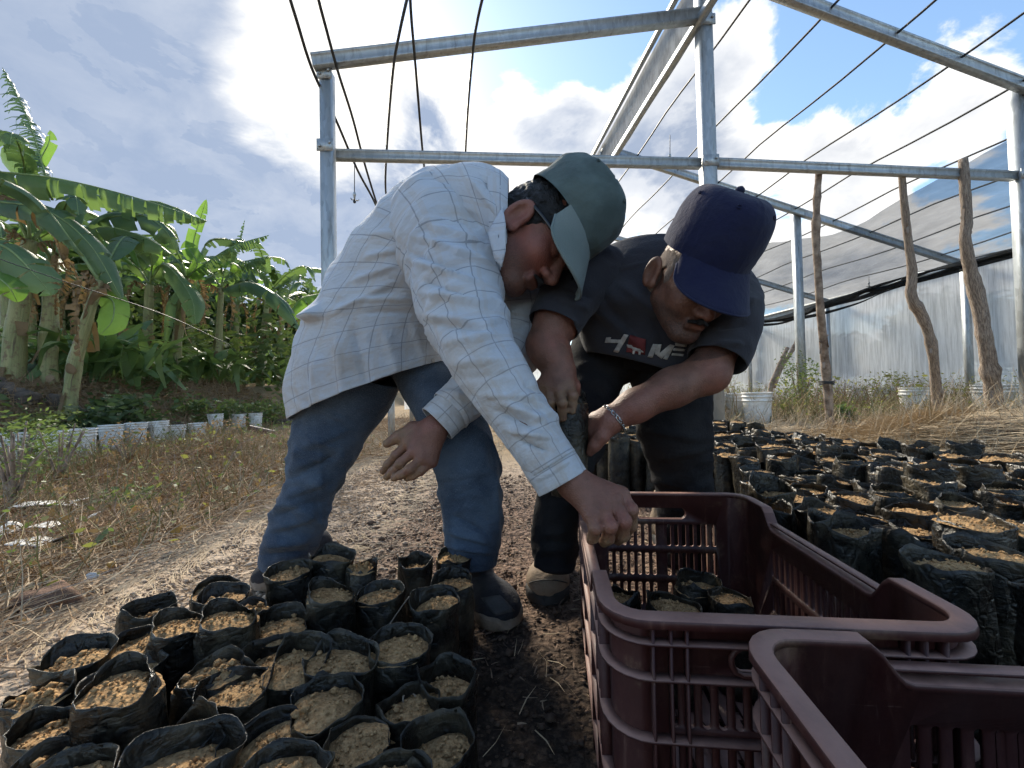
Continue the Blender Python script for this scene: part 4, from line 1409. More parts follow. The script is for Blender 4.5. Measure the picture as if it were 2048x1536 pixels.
# leaf-cloud builder for bushes, trees and undergrowth
def leafcloud(cent, radii, count, size, seed, clump=.35, flat=.0, nclump=24):
    r = np.random.default_rng(seed)
    cent = np.asarray(cent, float); radii = np.asarray(radii, float)
    cc = r.normal(size=(nclump, 3)); cc /= np.linalg.norm(cc, axis=1)[:, None]; cc *= r.uniform(.35, 1.0, (nclump, 1)) ** .6
    k = r.integers(0, nclump, count)
    p = cc[k] + r.normal(size=(count, 3)) * clump * r.uniform(.5, 1.0, nclump)[k][:, None]
    p = cent + p * radii
    a = r.normal(size=(count, 3)); a[:, 2] *= .6; a /= np.linalg.norm(a, axis=1)[:, None]
    b = r.normal(size=(count, 3)); b -= a * (a * b).sum(1)[:, None]; b /= np.linalg.norm(b, axis=1)[:, None]
    s = size * r.uniform(.6, 1.4, count)[:, None]
    V = np.stack([p - a * s, p + b * s * .42, p + a * s, p - b * s * .42], 1).reshape(-1, 3)
    return V, np.arange(count * 4).reshape(-1, 4)


def bush(px, Y, w_, h_, seed, lab, mat, leaf=.05, count=900, name='bush', cat='bush', group=None):
    c = P(px, 790, Y); z0 = float(terrain(c[0], c[1]))
    E = empty(name, (c[0], c[1], z0), lab, cat, group)
    V, f = leafcloud((c[0], c[1], z0 + h_ * .55), (w_ / 2, w_ / 2, h_ * .5), count, leaf, seed, .3)
    V[:, 2] = np.maximum(V[:, 2], z0 + .01)
    obj('foliage', V, [f], mat, E, False)
    A = Acc(); r = np.random.default_rng(seed)
    for k in range(7):
        a = r.uniform(0, 6.28); d = np.array([math.cos(a), math.sin(a), 0]) * w_ * .35 * r.uniform(.3, 1)
        b0 = np.array([c[0], c[1], z0 - .03])
        acc_tube(A, catmull([b0, b0 + d * .4 + [0, 0, h_ * .4], b0 + d + [0, 0, h_ * r.uniform(.6, .95)]], 6), np.linspace(.012, .004, 6), 5)
    A.build('stems', M_BARK, E)
    return E


GB = 'bushes on the left bank'
bush(222, 7.0, 1.25, .80, 31, 'dark leafy bush on the bank above the white buckets', M_FOL[1], .075, 1500, group=GB)
bush(425, 9.5, 1.2, .65, 32, 'bright green bush above the tall white bucket', M_FOL[0], .06, 900, group=GB)
bush(95, 6.2, .7, .45, 33, 'yellow green weed clump on the bank at the left', M_FOL[2], .04, 600, group=GB)
bush(540, 11, 1.6, .7, 34, 'low green bush beside the hem of the pale shirt', M_FOL[0], .06, 800, group=GB)
bush(480, 10.5, 1.0, .5, 35, 'small green bush left of the low one by the shirt hem', M_FOL[0], .05, 500, group=GB)
bush(40, 3.2, .55, .55, 36, 'low green weeds at the left edge before the buckets', M_FOL[0], .025, 700, group=GB)
bush(258, 2.15, .22, .10, 37, 'low round-leaved creeper in the dry grass near the gravel', M_FOL[0], .018, 160, group=GB)
bush(585, 2.6, .12, .16, 38, 'small round-leaved sprig at the gravel edge beside the blue jeans', M_FOL[1], .016, 70, group=GB)
bush(28, 2.1, .34, .50, 131, 'tall thin weed at the left edge before the plastic pile', M_FOL[0], .013, 240, group=GB, name='weed', cat='weed')
bush(120, 2.9, .40, .46, 132, 'tall sparse weed standing before the white buckets at the left', M_FOL[0], .015, 220, group=GB, name='weed', cat='weed')
bush(255, 3.3, .36, .30, 133, 'reddish dry weed before the fourth white bucket', M_DRYLEAF, .014, 260, group=GB, name='weed', cat='weed')
bush(440, 4.4, .5, .22, 134, 'low dry weed clump in the brown grass left of the jeans', M_DRYLEAF, .016, 300, group=GB, name='weed', cat='weed')
GWD = 'green weeds before the net wall'
bush(1600, 5.6, .5, .85, 41, 'tall green weed left of the first wooden pole', M_FOL[0], .022, 1100, 'weed', 'weed', GWD)
bush(1690, 4.3, .16, .22, 42, 'small bright green plant right of the first pole foot', M_FOL[0], .035, 90, 'weed', 'weed', GWD)
bush(1780, 6.0, .8, .55, 43, 'yellowish weeds between the first and the crooked pole', M_FOL[2], .02, 800, 'weed', 'weed', GWD)
bush(1480, 6.4, .8, .5, 44, 'dry yellow weeds right of the middle post', M_FOL[2], .02, 700, 'weed', 'weed', GWD)
bush(1900, 6.2, 1.0, .5, 45, 'weeds between the crooked and the thick pole', M_FOL[2], .02, 700, 'weed', 'weed', GWD)
bush(2030, 5.6, .9, .5, 46, 'weeds at the right edge before the net wall', M_FOL[2], .02, 700, 'weed', 'weed', GWD)


def tree(x, y, h_, w_, seed, lab, mat, count=2600, leaf=.2, grp=None, name='tree'):
    z0 = float(terrain(x, y)); r = np.random.default_rng(seed)
    E = empty(name, (x, y, z0), lab, 'tree', grp)
    A = Acc(); b0 = np.array([x, y, z0 - .2])
    fork = b0 + [0, 0, h_ * .35]
    acc_tube(A, catmull([b0, b0 + [.1, 0, h_ * .2], fork], 6), np.linspace(.05, .035, 6) * h_ * .5, 8)
    for k in range(7):
        a = r.uniform(0, 6.28); d = np.array([math.cos(a), math.sin(a), 0]) * w_ * .38 * r.uniform(.4, 1)
        acc_tube(A, catmull([fork - [0, 0, .1], fork + d * .4 + [0, 0, h_ * .2], fork + d + [0, 0, h_ * r.uniform(.3, .55)]], 6), np.linspace(.03, .008, 6) * h_ * .4, 6)
    A.build('trunk', M_BARK, E)
    V, f = leafcloud((x, y, z0 + h_ * .65), (w_ / 2, w_ / 2, h_ * .38), count, leaf, seed, .22, nclump=34)
    obj('crown', V, [f], mat, E, False)
    return E


GT = 'trees behind the net wall'
for i, (px, Y, h_, w_, lab) in enumerate(((1900, 10.5, 2.6, 2.6, 'tree showing pale through the net wall behind the crooked pole'), (2060, 10.0, 2.5, 2.4, 'tree showing through the net wall at the right edge'),
                                          (1640, 13.5, 2.0, 3.0, 'low tree behind the net wall left of the first pole'), (1780, 11.5, 1.6, 2.6, 'low bushy tree behind the net wall between the poles'), (1530, 18, 2.6, 3.6, 'far tree behind the net wall beside the navy cap'))):
    c = P(px, 790, Y); tree(c[0], c[1], h_, w_, 60 + i, lab, M_FOL[1], 3200, .11, GT)
GT2 = 'trees beyond the banana grove'
for i, (px, Y, h_, w_, lab) in enumerate(((610, 27, 6.6, 6, 'bushy tree beyond the grove left of the steel post'), (520, 26, 6.0, 7, 'brownish tree beyond the grove right of the spear leaf'), (420, 24, 6.3, 7, 'dark tree beyond the grove behind the spear leaf'),
                                          (300, 20, 5.8, 7, 'dark tree deep behind the drooping banana leaves'), (150, 17, 5.6, 7, 'dark tree deep behind the pale banana stem'), (20, 14, 5.4, 6, 'dark tree deep behind the left edge bananas'),
                                          (760, 34, 4.2, 9, 'far tree behind the pale shirt'), (950, 40, 4.0, 10, 'far tree hidden behind the men'), (1230, 42, 4.0, 10, 'far tree behind the end net'))):
    c = P(px, 790, Y); tree(c[0], c[1], h_, w_, 80 + i, lab, M_FOL[1] if i not in (1,) else M_FOL[0], 2600, .28, GT2)

# undergrowth of the grove: strap leaves and suckers, one mass
r = np.random.default_rng(5)
A = Acc()
for k in range(620):
    Y = r.uniform(7.5, 22); px = r.uniform(-60, 660)
    c = P(px, 780, Y)
    if c[0] > -8.2: continue
    z0 = float(terrain(c[0], c[1]))
    for q in range(4):
        a = r.uniform(0, 6.28); d = np.array([math.cos(a), math.sin(a), 0]); L = r.uniform(.5, 1.5); s = np.array([-d[1], d[0], 0]) * L * r.uniform(.05, .11)
        pth = catmull([np.array([c[0], c[1], z0]) + r.normal(size=3) * [.3, .3, .0] + [0, 0, r.uniform(0, 1.5) ** 2 * .6], np.array([c[0], c[1], z0 + L * .7]) + d * L * .3, np.array([c[0], c[1], z0 + L * r.uniform(.5, 1.0)]) + d * L * .8], 5)
        wv = np.array([.4, 1, 1, .7, .05])[:, None]
        A.add(np.concatenate([pth - s * wv, pth + s * wv]), np.array([[j, j + 1, 6 + j, 5 + j] for j in range(4)]))
o = A.build('undergrowth', M_BAN[0]); tag(o, 'dense strap leaves and suckers filling the grove floor', kind='stuff')
V, f = np.zeros((0, 3)), []
parts = []
for k in range(24):
    Y = r.uniform(13, 24); px = r.uniform(-40, 660); c = P(px, 700, Y); z0 = float(terrain(c[0], c[1]))
    v, ff = leafcloud((c[0], c[1], z0 + r.uniform(.6, 2.2)), (1.4, 1.2, 1.0), 260, .16, 300 + k, .35)
    parts.append(v)
V = np.concatenate(parts)
o = obj('undergrowth', V, [np.arange(len(V)).reshape(-1, 4)], M_FOL[0], None, False); tag(o, 'leafy mass behind the banana stems', kind='stuff')


# ------------------------------------------------------------------ straw, dry grass, pebbles: uncountable
def blades(n_, xy, hgt, L, wd, seed, lie=.8, name='straw', mat=None, lab=None, curl=.3):
    r = np.random.default_rng(seed)
    n_ = len(xy)
    z = terrain(xy[:, 0], xy[:, 1]) + hgt
    a = r.uniform(0, 6.28, n_); el = np.where(r.random(n_) < lie, np.abs(r.normal(0, .16, n_)), r.uniform(.5, 1.4, n_))
    d = np.stack([np.cos(a) * np.cos(el), np.sin(a) * np.cos(el), np.sin(el)], -1)
    s = np.stack([-np.sin(a), np.cos(a), np.zeros(n_)], -1)
    Ln = (L * r.uniform(.35, 1.4, n_))[:, None]; W_ = (wd * r.uniform(.5, 1.3, n_))[:, None]
    p0 = np.stack([xy[:, 0], xy[:, 1], z], -1)
    side = s * r.normal(0, curl, n_)[:, None] + np.array([0, 0, -1]) * (np.abs(r.normal(0, curl * .6, n_)) * (el > .3))[:, None]
    p1 = p0 + d * Ln * .5; p2 = p0 + d * Ln + side * Ln * .4
    s2 = s * .8 + np.array([0, 0, .5])
    V = np.stack([p0 - s2 * W_, p0 + s2 * W_, p1 - s2 * W_, p1 + s2 * W_, p2 - s2 * W_ * .3, p2 + s2 * W_ * .3], 1).reshape(-1, 3)
    b = np.arange(n_)[:, None] * 6
    Fq = np.concatenate([b + [0, 1, 3, 2], b + [2, 3, 5, 4]])
    o = obj(name, V, [Fq], mat, None, False)
    return tag(o, lab, kind='stuff')


def scat(n_, x0, x1, y0, y1, seed, dens=None, bias=1.0):
    r = np.random.default_rng(seed)
    x = r.uniform(x0, x1, n_); y = y0 + (y1 - y0) * r.random(n_) ** bias
    k = np.ones(n_, bool)
    k &= np.abs(x) < 1.36 * np.maximum(y, .2) + .5
    if dens is not None:
        k &= r.random(n_) < dens(x, y)
    return np.stack([x, y], -1)[k]


def strawmat(name, cols):
    m, n = material(name)
    p = n.pos()
    f = n.noise(n.scalev(p, (1, 1, 1)), 42, 3, .7); f2 = n.noise(p, 2.4, 3, .6)
    c = n.mix(n.ramp(f, .32, .68), cols[0], cols[1])
    c = n.mix(n.ramp(f2, .42, .70), c, cols[2])
    n.out(n.bsdf(c, .85, 0, .2))
    return m


M_STRAW = strawmat('dry_straw', ((.54, .43, .29), (.35, .265, .17), (.44, .34, .22)))
M_DEADGRASS = strawmat('dead_grass', ((.38, .265, .155), (.20, .135, .08), (.29, .18, .10)))
M_GRASS = strawmat('green_weeds', ((.11, .125, .045), (.19, .175, .075), (.27, .215, .105)))
M_CHIP = strawmat('mulch_chips', ((.15, .10, .075), (.08, .052, .04), (.34, .26, .18)))


def nz(x, y, s, o_=0): return vnoise(np.stack([x * s + o_, y * s, 0 * x], -1))


lefted = lambda x, y: sstep(-1.02, -1.5, x + .25 * nz(x, y, 1.4))
blades(0, scat(52000, -4.5, -.9, .7, 4.2, 1, lefted, 1.0), .012, .16, .0016, 1, .90, 'dead_grass', M_DEADGRASS, 'matted dead grass left of the gravel path', .7)
blades(0, scat(26000, -7.5, -1.0, 2.5, 9, 2, lefted), .012, .22, .0028, 2, .88, 'dead_grass', M_DEADGRASS, 'dry brown grass around the white buckets', .7)
blades(0, scat(15000, -4.5, -.95, .8, 4.5, 3, lambda x, y: lefted(x, y) * (nz(x, y, 1.1, 5) > -.1)), .015, .20, .0018, 3, .85, 'straw', M_STRAW, 'pale straw scattered on the left verge')
blades(0, scat(3500, -4.6, -1.25, .9, 4.4, 4, lambda x, y: lefted(x, y) * sstep(.0, .35, nz(x, y, .8, 9) + .5 * sstep(-1.7, -2.6, x))), .0, .24, .0022, 4, .12, 'grass', M_GRASS, 'thin green weeds standing on the left verge', .6)
blades(0, scat(4000, -7.4, -3.0, 2.6, 9, 6, lambda x, y: .6 * (nz(x, y, .8, 3) > .1)), .0, .32, .004, 6, .1, 'grass', M_GRASS, 'green grass standing among the buckets')
def leaves(xy, hmax, size, seed, name, mat, lab):
    r = np.random.default_rng(seed); n_ = len(xy)
    p = np.stack([xy[:, 0], xy[:, 1], terrain(xy[:, 0], xy[:, 1]) + hmax * r.random(n_) ** 1.6], -1)
    a = r.normal(size=(n_, 3)) * [1, 1, .5]; a /= np.linalg.norm(a, axis=1)[:, None]
    b = r.normal(size=(n_, 3)); b -= a * (a * b).sum(1)[:, None]; b /= np.linalg.norm(b, axis=1)[:, None]
    s_ = (size * np.exp(r.normal(0, .35, n_)))[:, None]
    V = np.stack([p - a * s_, p - a * s_ * .2 + b * s_ * .5, p + a * s_ * .5 + b * s_ * .35, p + a * s_ * 1.1, p + a * s_ * .5 - b * s_ * .35, p - a * s_ * .2 - b * s_ * .5], 1)
    o = obj(name, V.reshape(-1, 3), [np.arange(n_)[:, None] * 6 + np.array([[0, 1, 2, 3, 4, 5]])], mat, None, False)
    return tag(o, lab, kind='stuff')


patchy = lambda x, y, o_: lefted(x, y) * sstep(.02, .30, nz(x, y, 1.7, o_))
leaves(scat(1500, -4.6, -1.0, .9, 4.6, 51, lambda x, y: patchy(x, y, 2)), .16, .013, 51, 'weeds', M_FOL[0], 'small green leaves of creeping weeds on the left verge')
leaves(scat(1600, -4.6, -1.0, .9, 4.6, 52, lambda x, y: patchy(x, y, 7)), .12, .013, 52, 'weeds', M_FOL[2], 'yellowing leaves of weeds on the left verge')
leaves(scat(9000, -4.6, -1.0, .8, 4.6, 53, lefted), .07, .012, 53, 'leaf_litter', M_DRYLEAF, 'brown leaf litter on the left verge')
leaves(scat(2200, -8.2, -2.5, 3.5, 10, 54, lambda x, y: sstep(0, .3, nz(x, y, .9, 4))), .30, .03, 54, 'weeds', M_FOL[0], 'green leaves of weeds among the buckets')
leaves(scat(14000, -9.8, -6.4, 3.5, 13, 55), .14, .035, 55, 'leaf_litter', M_DRYLEAF, 'brown leaf litter on the slope of the bank')
leaves(scat(2200, -9.4, -6.2, 4, 13, 56, lambda x, y: sstep(0, .3, nz(x, y, .7, 4))), .40, .045, 56, 'weeds', M_FOL[0], 'green weeds on the slope of the bank')
leaves(scat(5000, 1.9, 7.2, 4.3, 8, 57, lambda x, y: sstep(0, .3, nz(x, y, .9, 6))), .55, .018, 57, 'weeds', M_FOL[2], 'yellowing weeds before the net wall')
blades(0, scat(500, -4.4, -1.25, .95, 4.4, 58), .0, .5, .0016, 58, .55, 'twigs', M_BARK, 'thin bare twigs in the dead grass', .9)
rightd = lambda x, y: np.maximum(sstep(1.85, 2.2, x + .2 * nz(x, y, 1.4)), sstep(3.0, 3.6, y))
blades(0, scat(42000, 1.0, 6.8, 1.3, 5.5, 7, rightd), .012, .22, .0019, 7, .86, 'straw', M_STRAW, 'straw covering the ground on the right')
blades(0, scat(15000, 2.4, 4.4, 2.2, 3.3, 8, lambda x, y: np.exp(-(((x - 3.35) / .8) ** 2 + ((y - 2.75) / .34) ** 2))), .04, .30, .0020, 8, .90, 'straw', M_STRAW, 'heap of loose straw behind the right block of bags')
blades(0, scat(26000, -2.2, 7.2, 3.4, 9, 9, lambda x, y: np.where(x < 1, .55, 1.0) * (np.abs(x + .6) > .35)), .01, .24, .0028, 9, .80, 'straw', M_STRAW, 'dry grass between the path and the net wall')
blades(0, scat(16000, -9.6, -6.6, 3.5, 13, 16), .01, .30, .004, 16, .65, 'dead_grass', M_DEADGRASS, 'dry litter and grass on the slope of the bank')
blades(0, scat(9000, 1.8, 7.3, 4.4, 8, 10, lambda x, y: nz(x, y, .9, 2) > -.1), .0, .50, .0034, 10, .05, 'dead_grass', M_DEADGRASS, 'tall dry weeds before the net wall')
blades(0, scat(7000, 2.0, 7.3, 4.2, 8, 12, lambda x, y: nz(x, y, .9, 7) > 0), .0, .42, .0034, 12, .05, 'grass', M_GRASS, 'tall green weeds before the net wall')
mulchd = lambda x, y: sstep(-.70, -.28, x + .25 * nz(x, y, 1.6)) * sstep(3.3, 2.2, y)
blades(0, scat(30000, -.9, 1.9, .45, 3.2, 13, lambda x, y: mulchd(x, y) * (.12 + .88 * sstep(.7, 1.3, y))), .004, .022, .0014, 13, .93, 'mulch', M_CHIP, 'dark plant fibres and mulch on the soil beside the crate')
blades(0, scat(1500, -.9, 1.2, .5, 3.2, 14, mulchd), .006, .05, .0009, 14, .9, 'straw', M_STRAW, 'pale fibres and roots lying on the dark soil')
blades(0, scat(3500, -1.3, -.5, .8, 3.8, 15), .004, .09, .0012, 15, .95, 'straw', M_STRAW, 'loose straw on the gravel path')


def pebbles(xy, size, seed, name, mat, lab):
    r = np.random.default_rng(seed); n_ = len(xy)
    ico = np.array([[0, 0, 1], [.9, 0, .3], [.28, .85, .3], [-.73, .53, .3], [-.73, -.53, .3], [.28, -.85, .3], [0, 0, -.8]])
    icf = np.array([[0, 1, 2], [0, 2, 3], [0, 3, 4], [0, 4, 5], [0, 5, 1], [6, 2, 1], [6, 3, 2], [6, 4, 3], [6, 5, 4], [6, 1, 5]])
    s = size * np.exp(r.normal(0, .45, n_))
    V = ico[None] * r.uniform(.6, 1.25, (n_, 7, 3)) * s[:, None, None] * np.array([1, 1, .7])
    V = V + np.stack([xy[:, 0], xy[:, 1], terrain(xy[:, 0], xy[:, 1]) + s * .3], -1)[:, None]
    o = obj(name, V.reshape(-1, 3), [(icf[None] + np.arange(n_)[:, None, None] * 7).reshape(-1, 3)], mat, None, False)
    return tag(o, lab, kind='stuff')


M_PEB = strawmat('path_gravel', ((.47, .375, .28), (.28, .21, .15), (.39, .30, .22)))
M_CLOD = strawmat('dark_clods', ((.09, .06, .045), (.17, .115, .08), (.045, .032, .025)))
pebbles(scat(40000, -1.55, -.1, .75, 3.6, 21, lambda x, y: sstep(-1.5, -1.15, x + .2 * nz(x, y, 1.5)) * sstep(-.1, -.55, x + .2 * nz(x, y, 1.5))), .0042, 21, 'gravel', M_PEB, 'pale gravel of the path')
pebbles(scat(24000, -.85, 1.9, .4, 2.6, 22, mulchd), .0036, 22, 'clods', M_CLOD, 'small dark clods of soil beside the crate')
pebbles(scat(380, -.7, .0, .9, 2.6, 23), .008, 23, 'clods', M_CLOD, 'larger clods lying on the path')

# ------------------------------------------------------------------ single things lying about
M_SHEET = simple('white_plastic_sheet', (.62, .62, .60), .5, 0, .4, .2, 9, .3, 30)


def sheet(px, py, w_, d_, seed, lab):
    g0 = G(px, py, .03); r = np.random.default_rng(seed)
    u, v = np.meshgrid(np.linspace(-1, 1, 18), np.linspace(-1, 1, 12))
    a = r.uniform(0, 3); ca_, sa_ = math.cos(a * .3), math.sin(a * .3)
    edge = 1 + .25 * vnoise(np.stack([u * 2, v * 2, 0 * u + seed], -1))
    x = u * w_ / 2 * edge; y = v * d_ / 2 * edge
    X, Y = g0[0] + x * ca_ - y * sa_, g0[1] + x * sa_ + y * ca_
    z = terrain(X, Y) + .02 + .05 * np.abs(fbm(np.stack([X * 7, Y * 7, 0 * X + seed], -1), 1))
    o = obj('plastic_scrap', np.stack([X, Y, z], -1).reshape(-1, 3), [grid_faces(12, 18)], M_SHEET, None, True, loc=None)
    s_ = o.modifiers.new('thick', 'SOLIDIFY'); s_.thickness = .002
    tag(o, lab, 'plastic scrap', 'white plastic scraps in the dry grass')


sheet(98, 1003, .24, .10, 1, 'torn white plastic scrap, uppermost of the pile in the dry grass')
sheet(68, 1048, .22, .09, 2, 'thin white plastic scrap, middle of the pile in the dry grass')
sheet(95, 1085, .20, .08, 3, 'crumpled white plastic scrap, lowest of the pile in the dry grass')
sheet(180, 1030, .07, .03, 4, 'small white scrap right of the plastic pile')

A = Acc()
a_ = P(497, 856, 6.0); b_ = P(545, 866, 6.3)
th = np.linspace(0, 1, 5)[:, None]
acc_tube(A, a_ * (1 - th) + b_ * th, .045, 14, False)
acc_tube(A, a_ * (1 - th) + b_ * th, .040, 14, False)
o = A.build('pipe', simple('brown_pipe', (.085, .045, .035), .5), loc=tuple(a_)); tag(o, 'short dark brown pipe lying in straw by the left buckets', 'pipe')

M_LOG = simple('dead_wood', (.16, .125, .10), .95, 0, .15, .4, 7, 1.0, 30, (.07, .055, .045))
GL = 'dead stems and logs piled on the bank'
r = np.random.default_rng(77)
lg = [(20, 775, 6.6, 85, .14, 'dark log on the bank at the left edge'), (130, 760, 6.9, 70, .12, 'grey log on the bank under the pale banana stem'), (330, 768, 8.2, 90, .09, 'long pale stem lying on the bank right of the dark bush'),
      (380, 780, 8.6, 70, .08, 'second stem lying on the bank before the spear leaf plant'), (450, 768, 9.5, 60, .07, 'thin log on the bank below the slim banana'), (560, 775, 11, 70, .08, 'log on the bank near the shirt hem'),
      (345, 798, 8.0, 60, .06, 'broken stem low on the bank above the buckets'), (60, 822, 5.6, 110, .04, 'thin branch on the slope above the left buckets')]
for i, (px, py, Y, w_, rr, lab) in enumerate(lg):
    c0 = P(px - w_ / 2, py, Y); c1_ = P(px + w_ / 2, py + r.uniform(-8, 8), Y + r.uniform(-.3, .3))
    c0[2] = float(terrain(c0[0], c0[1])) + rr * .6; c1_[2] = float(terrain(c1_[0], c1_[1])) + rr * .7
    pth = catmull([c0, (c0 + c1_) / 2 + [0, 0, r.uniform(-.02, .05)], c1_], 10)
    V, Fs, UV = tube(pth, rr * (1 + .12 * r.normal(size=10)), 9)
    V = V + .15 * rr * vnoise(V * 14)[:, None]
    o = obj('log', V, Fs, M_LOG, None, True, UV, loc=tuple(c0)); tag(o, lab, 'log', GL)

GD = 'large dry leaves lying about'
for i, (px, py, Y, sz, lab) in enumerate(((142, 742, 6.7, .22, 'upright tan dry leaf against the leaning brown banana stem'), (100, 760, 6.8, .2, 'pale dry leaf on the bank left of the leaning stem'), (330, 795, 7.6, .2, 'tan dry leaf on the bank right of the dark bush'),
                                          (432, 713, 12.4, .3, 'tan dry leaf stuck on the slim banana stem'), (118, 1066, 1.7, .035, 'yellow dead leaf in the grass above the plastic pile'), (352, 1064, 1.75, .035, 'yellow leaf at the gravel edge left of the jeans'), (222, 1131, 1.4, .025, 'small orange leaf at the gravel edge'), (185, 1155, 1.35, .03, 'pale folded leaf by the gravel edge'))):
    c = P(px, py, Y)
    if i > 3: c = G(px, py, .03)
    a = r.uniform(0, 6.28); L = sz
    ax = np.array([math.cos(a) * .5, -.2, .8]) if i in (0, 3) else np.array([math.cos(a), math.sin(a), .25])
    s_ = np.cross(ax, [0, -1, .3]); s_ /= np.linalg.norm(s_)
    t = np.linspace(-1, 1, 9)[:, None]
    w_ = (1 - t ** 2) ** .7 * L * .35 + .001
    mid = c + ax * t * L * .5 + np.array([0, 0, .12 * L]) * (t ** 2)
    V = np.concatenate([mid - s_ * w_ + [0, 0, .1 * L], mid, mid + s_ * w_ + [0, 0, .08 * L]])
    o = obj('dry_leaf', V, [np.array([[j, j + 1, 10 + j, 9 + j] for j in range(8)] + [[9 + j, 10 + j, 19 + j, 18 + j] for j in range(8)])],
            M_DRYLEAF if i < 4 else (leafmat('yellow_leaf', (.42, .27, .05), (.30, .16, .04), .3) if i < 7 else M_SHEET), None, True, loc=None)
    so = o.modifiers.new('thick', 'SOLIDIFY'); so.thickness = .0015
    tag(o, lab, 'dry leaf', GD)

# flat clods in the straw on the right
for i, (px, py, w_, lab) in enumerate(((1850, 884, .34, 'flat reddish clod in the straw behind the right bags, the left one'), (1985, 895, .4, 'flat reddish clod in the straw behind the right bags, the right one'), (90, 1190, .2, 'low pinkish stone in the dry grass by the gravel'))):
    c = G(px, py, .12 if i < 2 else .03)
    u, v = np.meshgrid(np.linspace(0, 2 * math.pi, 21)[:-1], np.linspace(.02, 1, 8))
    X = c[0] + w_ / 2 * v * np.cos(u); Y = c[1] + w_ / 4 * v * np.sin(u)
    q = np.stack([X, Y, 0 * X], -1)
    z = terrain(X, Y) + .06 * (1 - v ** 3) + .02 * fbm(q * 14, 3)
    o = obj('stone', np.stack([X, Y, z], -1).reshape(-1, 3), [grid_faces(8, 20, True)], simple('reddish_earth', (.22, .14, .10), .95, 0, .1, .3, 14, .8, 50), None, True)
    tag(o, lab, 'stone')

# thin cord across the bananas
A = Acc(); acc_tube(A, catmull([P(-80, 490, 4.6), P(120, 560, 5.2), P(330, 630, 6.2), P(460, 690, 7.4)], 24), .006, 5)
o = A.build('cord', M_WIRE); tag(o, 'thin dark cord running across in front of the banana stems', 'cord')

# roots and threads hanging on the front bags
GR = 'pale roots hanging over the front bags'
for i, (pts, lab) in enumerate((([(818, 1193, .70), (785, 1240, .68), (768, 1270, .66), (752, 1310, .62), (735, 1335, .585), (724, 1365, .565)], 'long pale root hanging over the centre of the front block'),
                                ([(838, 1398, .50), (820, 1385, .51), (806, 1395, .50), (812, 1430, .49), (810, 1462, .48)], 'pale root curling left of the front right corner bag'),
                                ([(594, 1492, .46), (606, 1505, .45), (622, 1520, .44), (624, 1545, .43)], 'thick pale root at the bottom edge of the picture'),
                                ([(84, 1265, .95), (82, 1305, .93), (75, 1360, .90)], 'thin dry stalk standing at the gravel edge behind the left bags'),
                                ([(780, 1108, 1.05), (830, 1094, 1.03), (886, 1097, 1.0)], 'pale stalk lying before the right trouser leg'))):
    A = Acc(); acc_tube(A, catmull([P(*q) for q in pts], 22), .0011 if i else .0010, 5)
    o = A.build('root', M_TWIG, loc=tuple(P(*pts[0]))); tag(o, lab, 'root', GR)


# ================================================================== PEOPLE
# ---- signed distance shapes, blended smoothly, surfaced by sparse surface nets
def nrm(v): v = np.asarray(v, float); return v / np.linalg.norm(v)


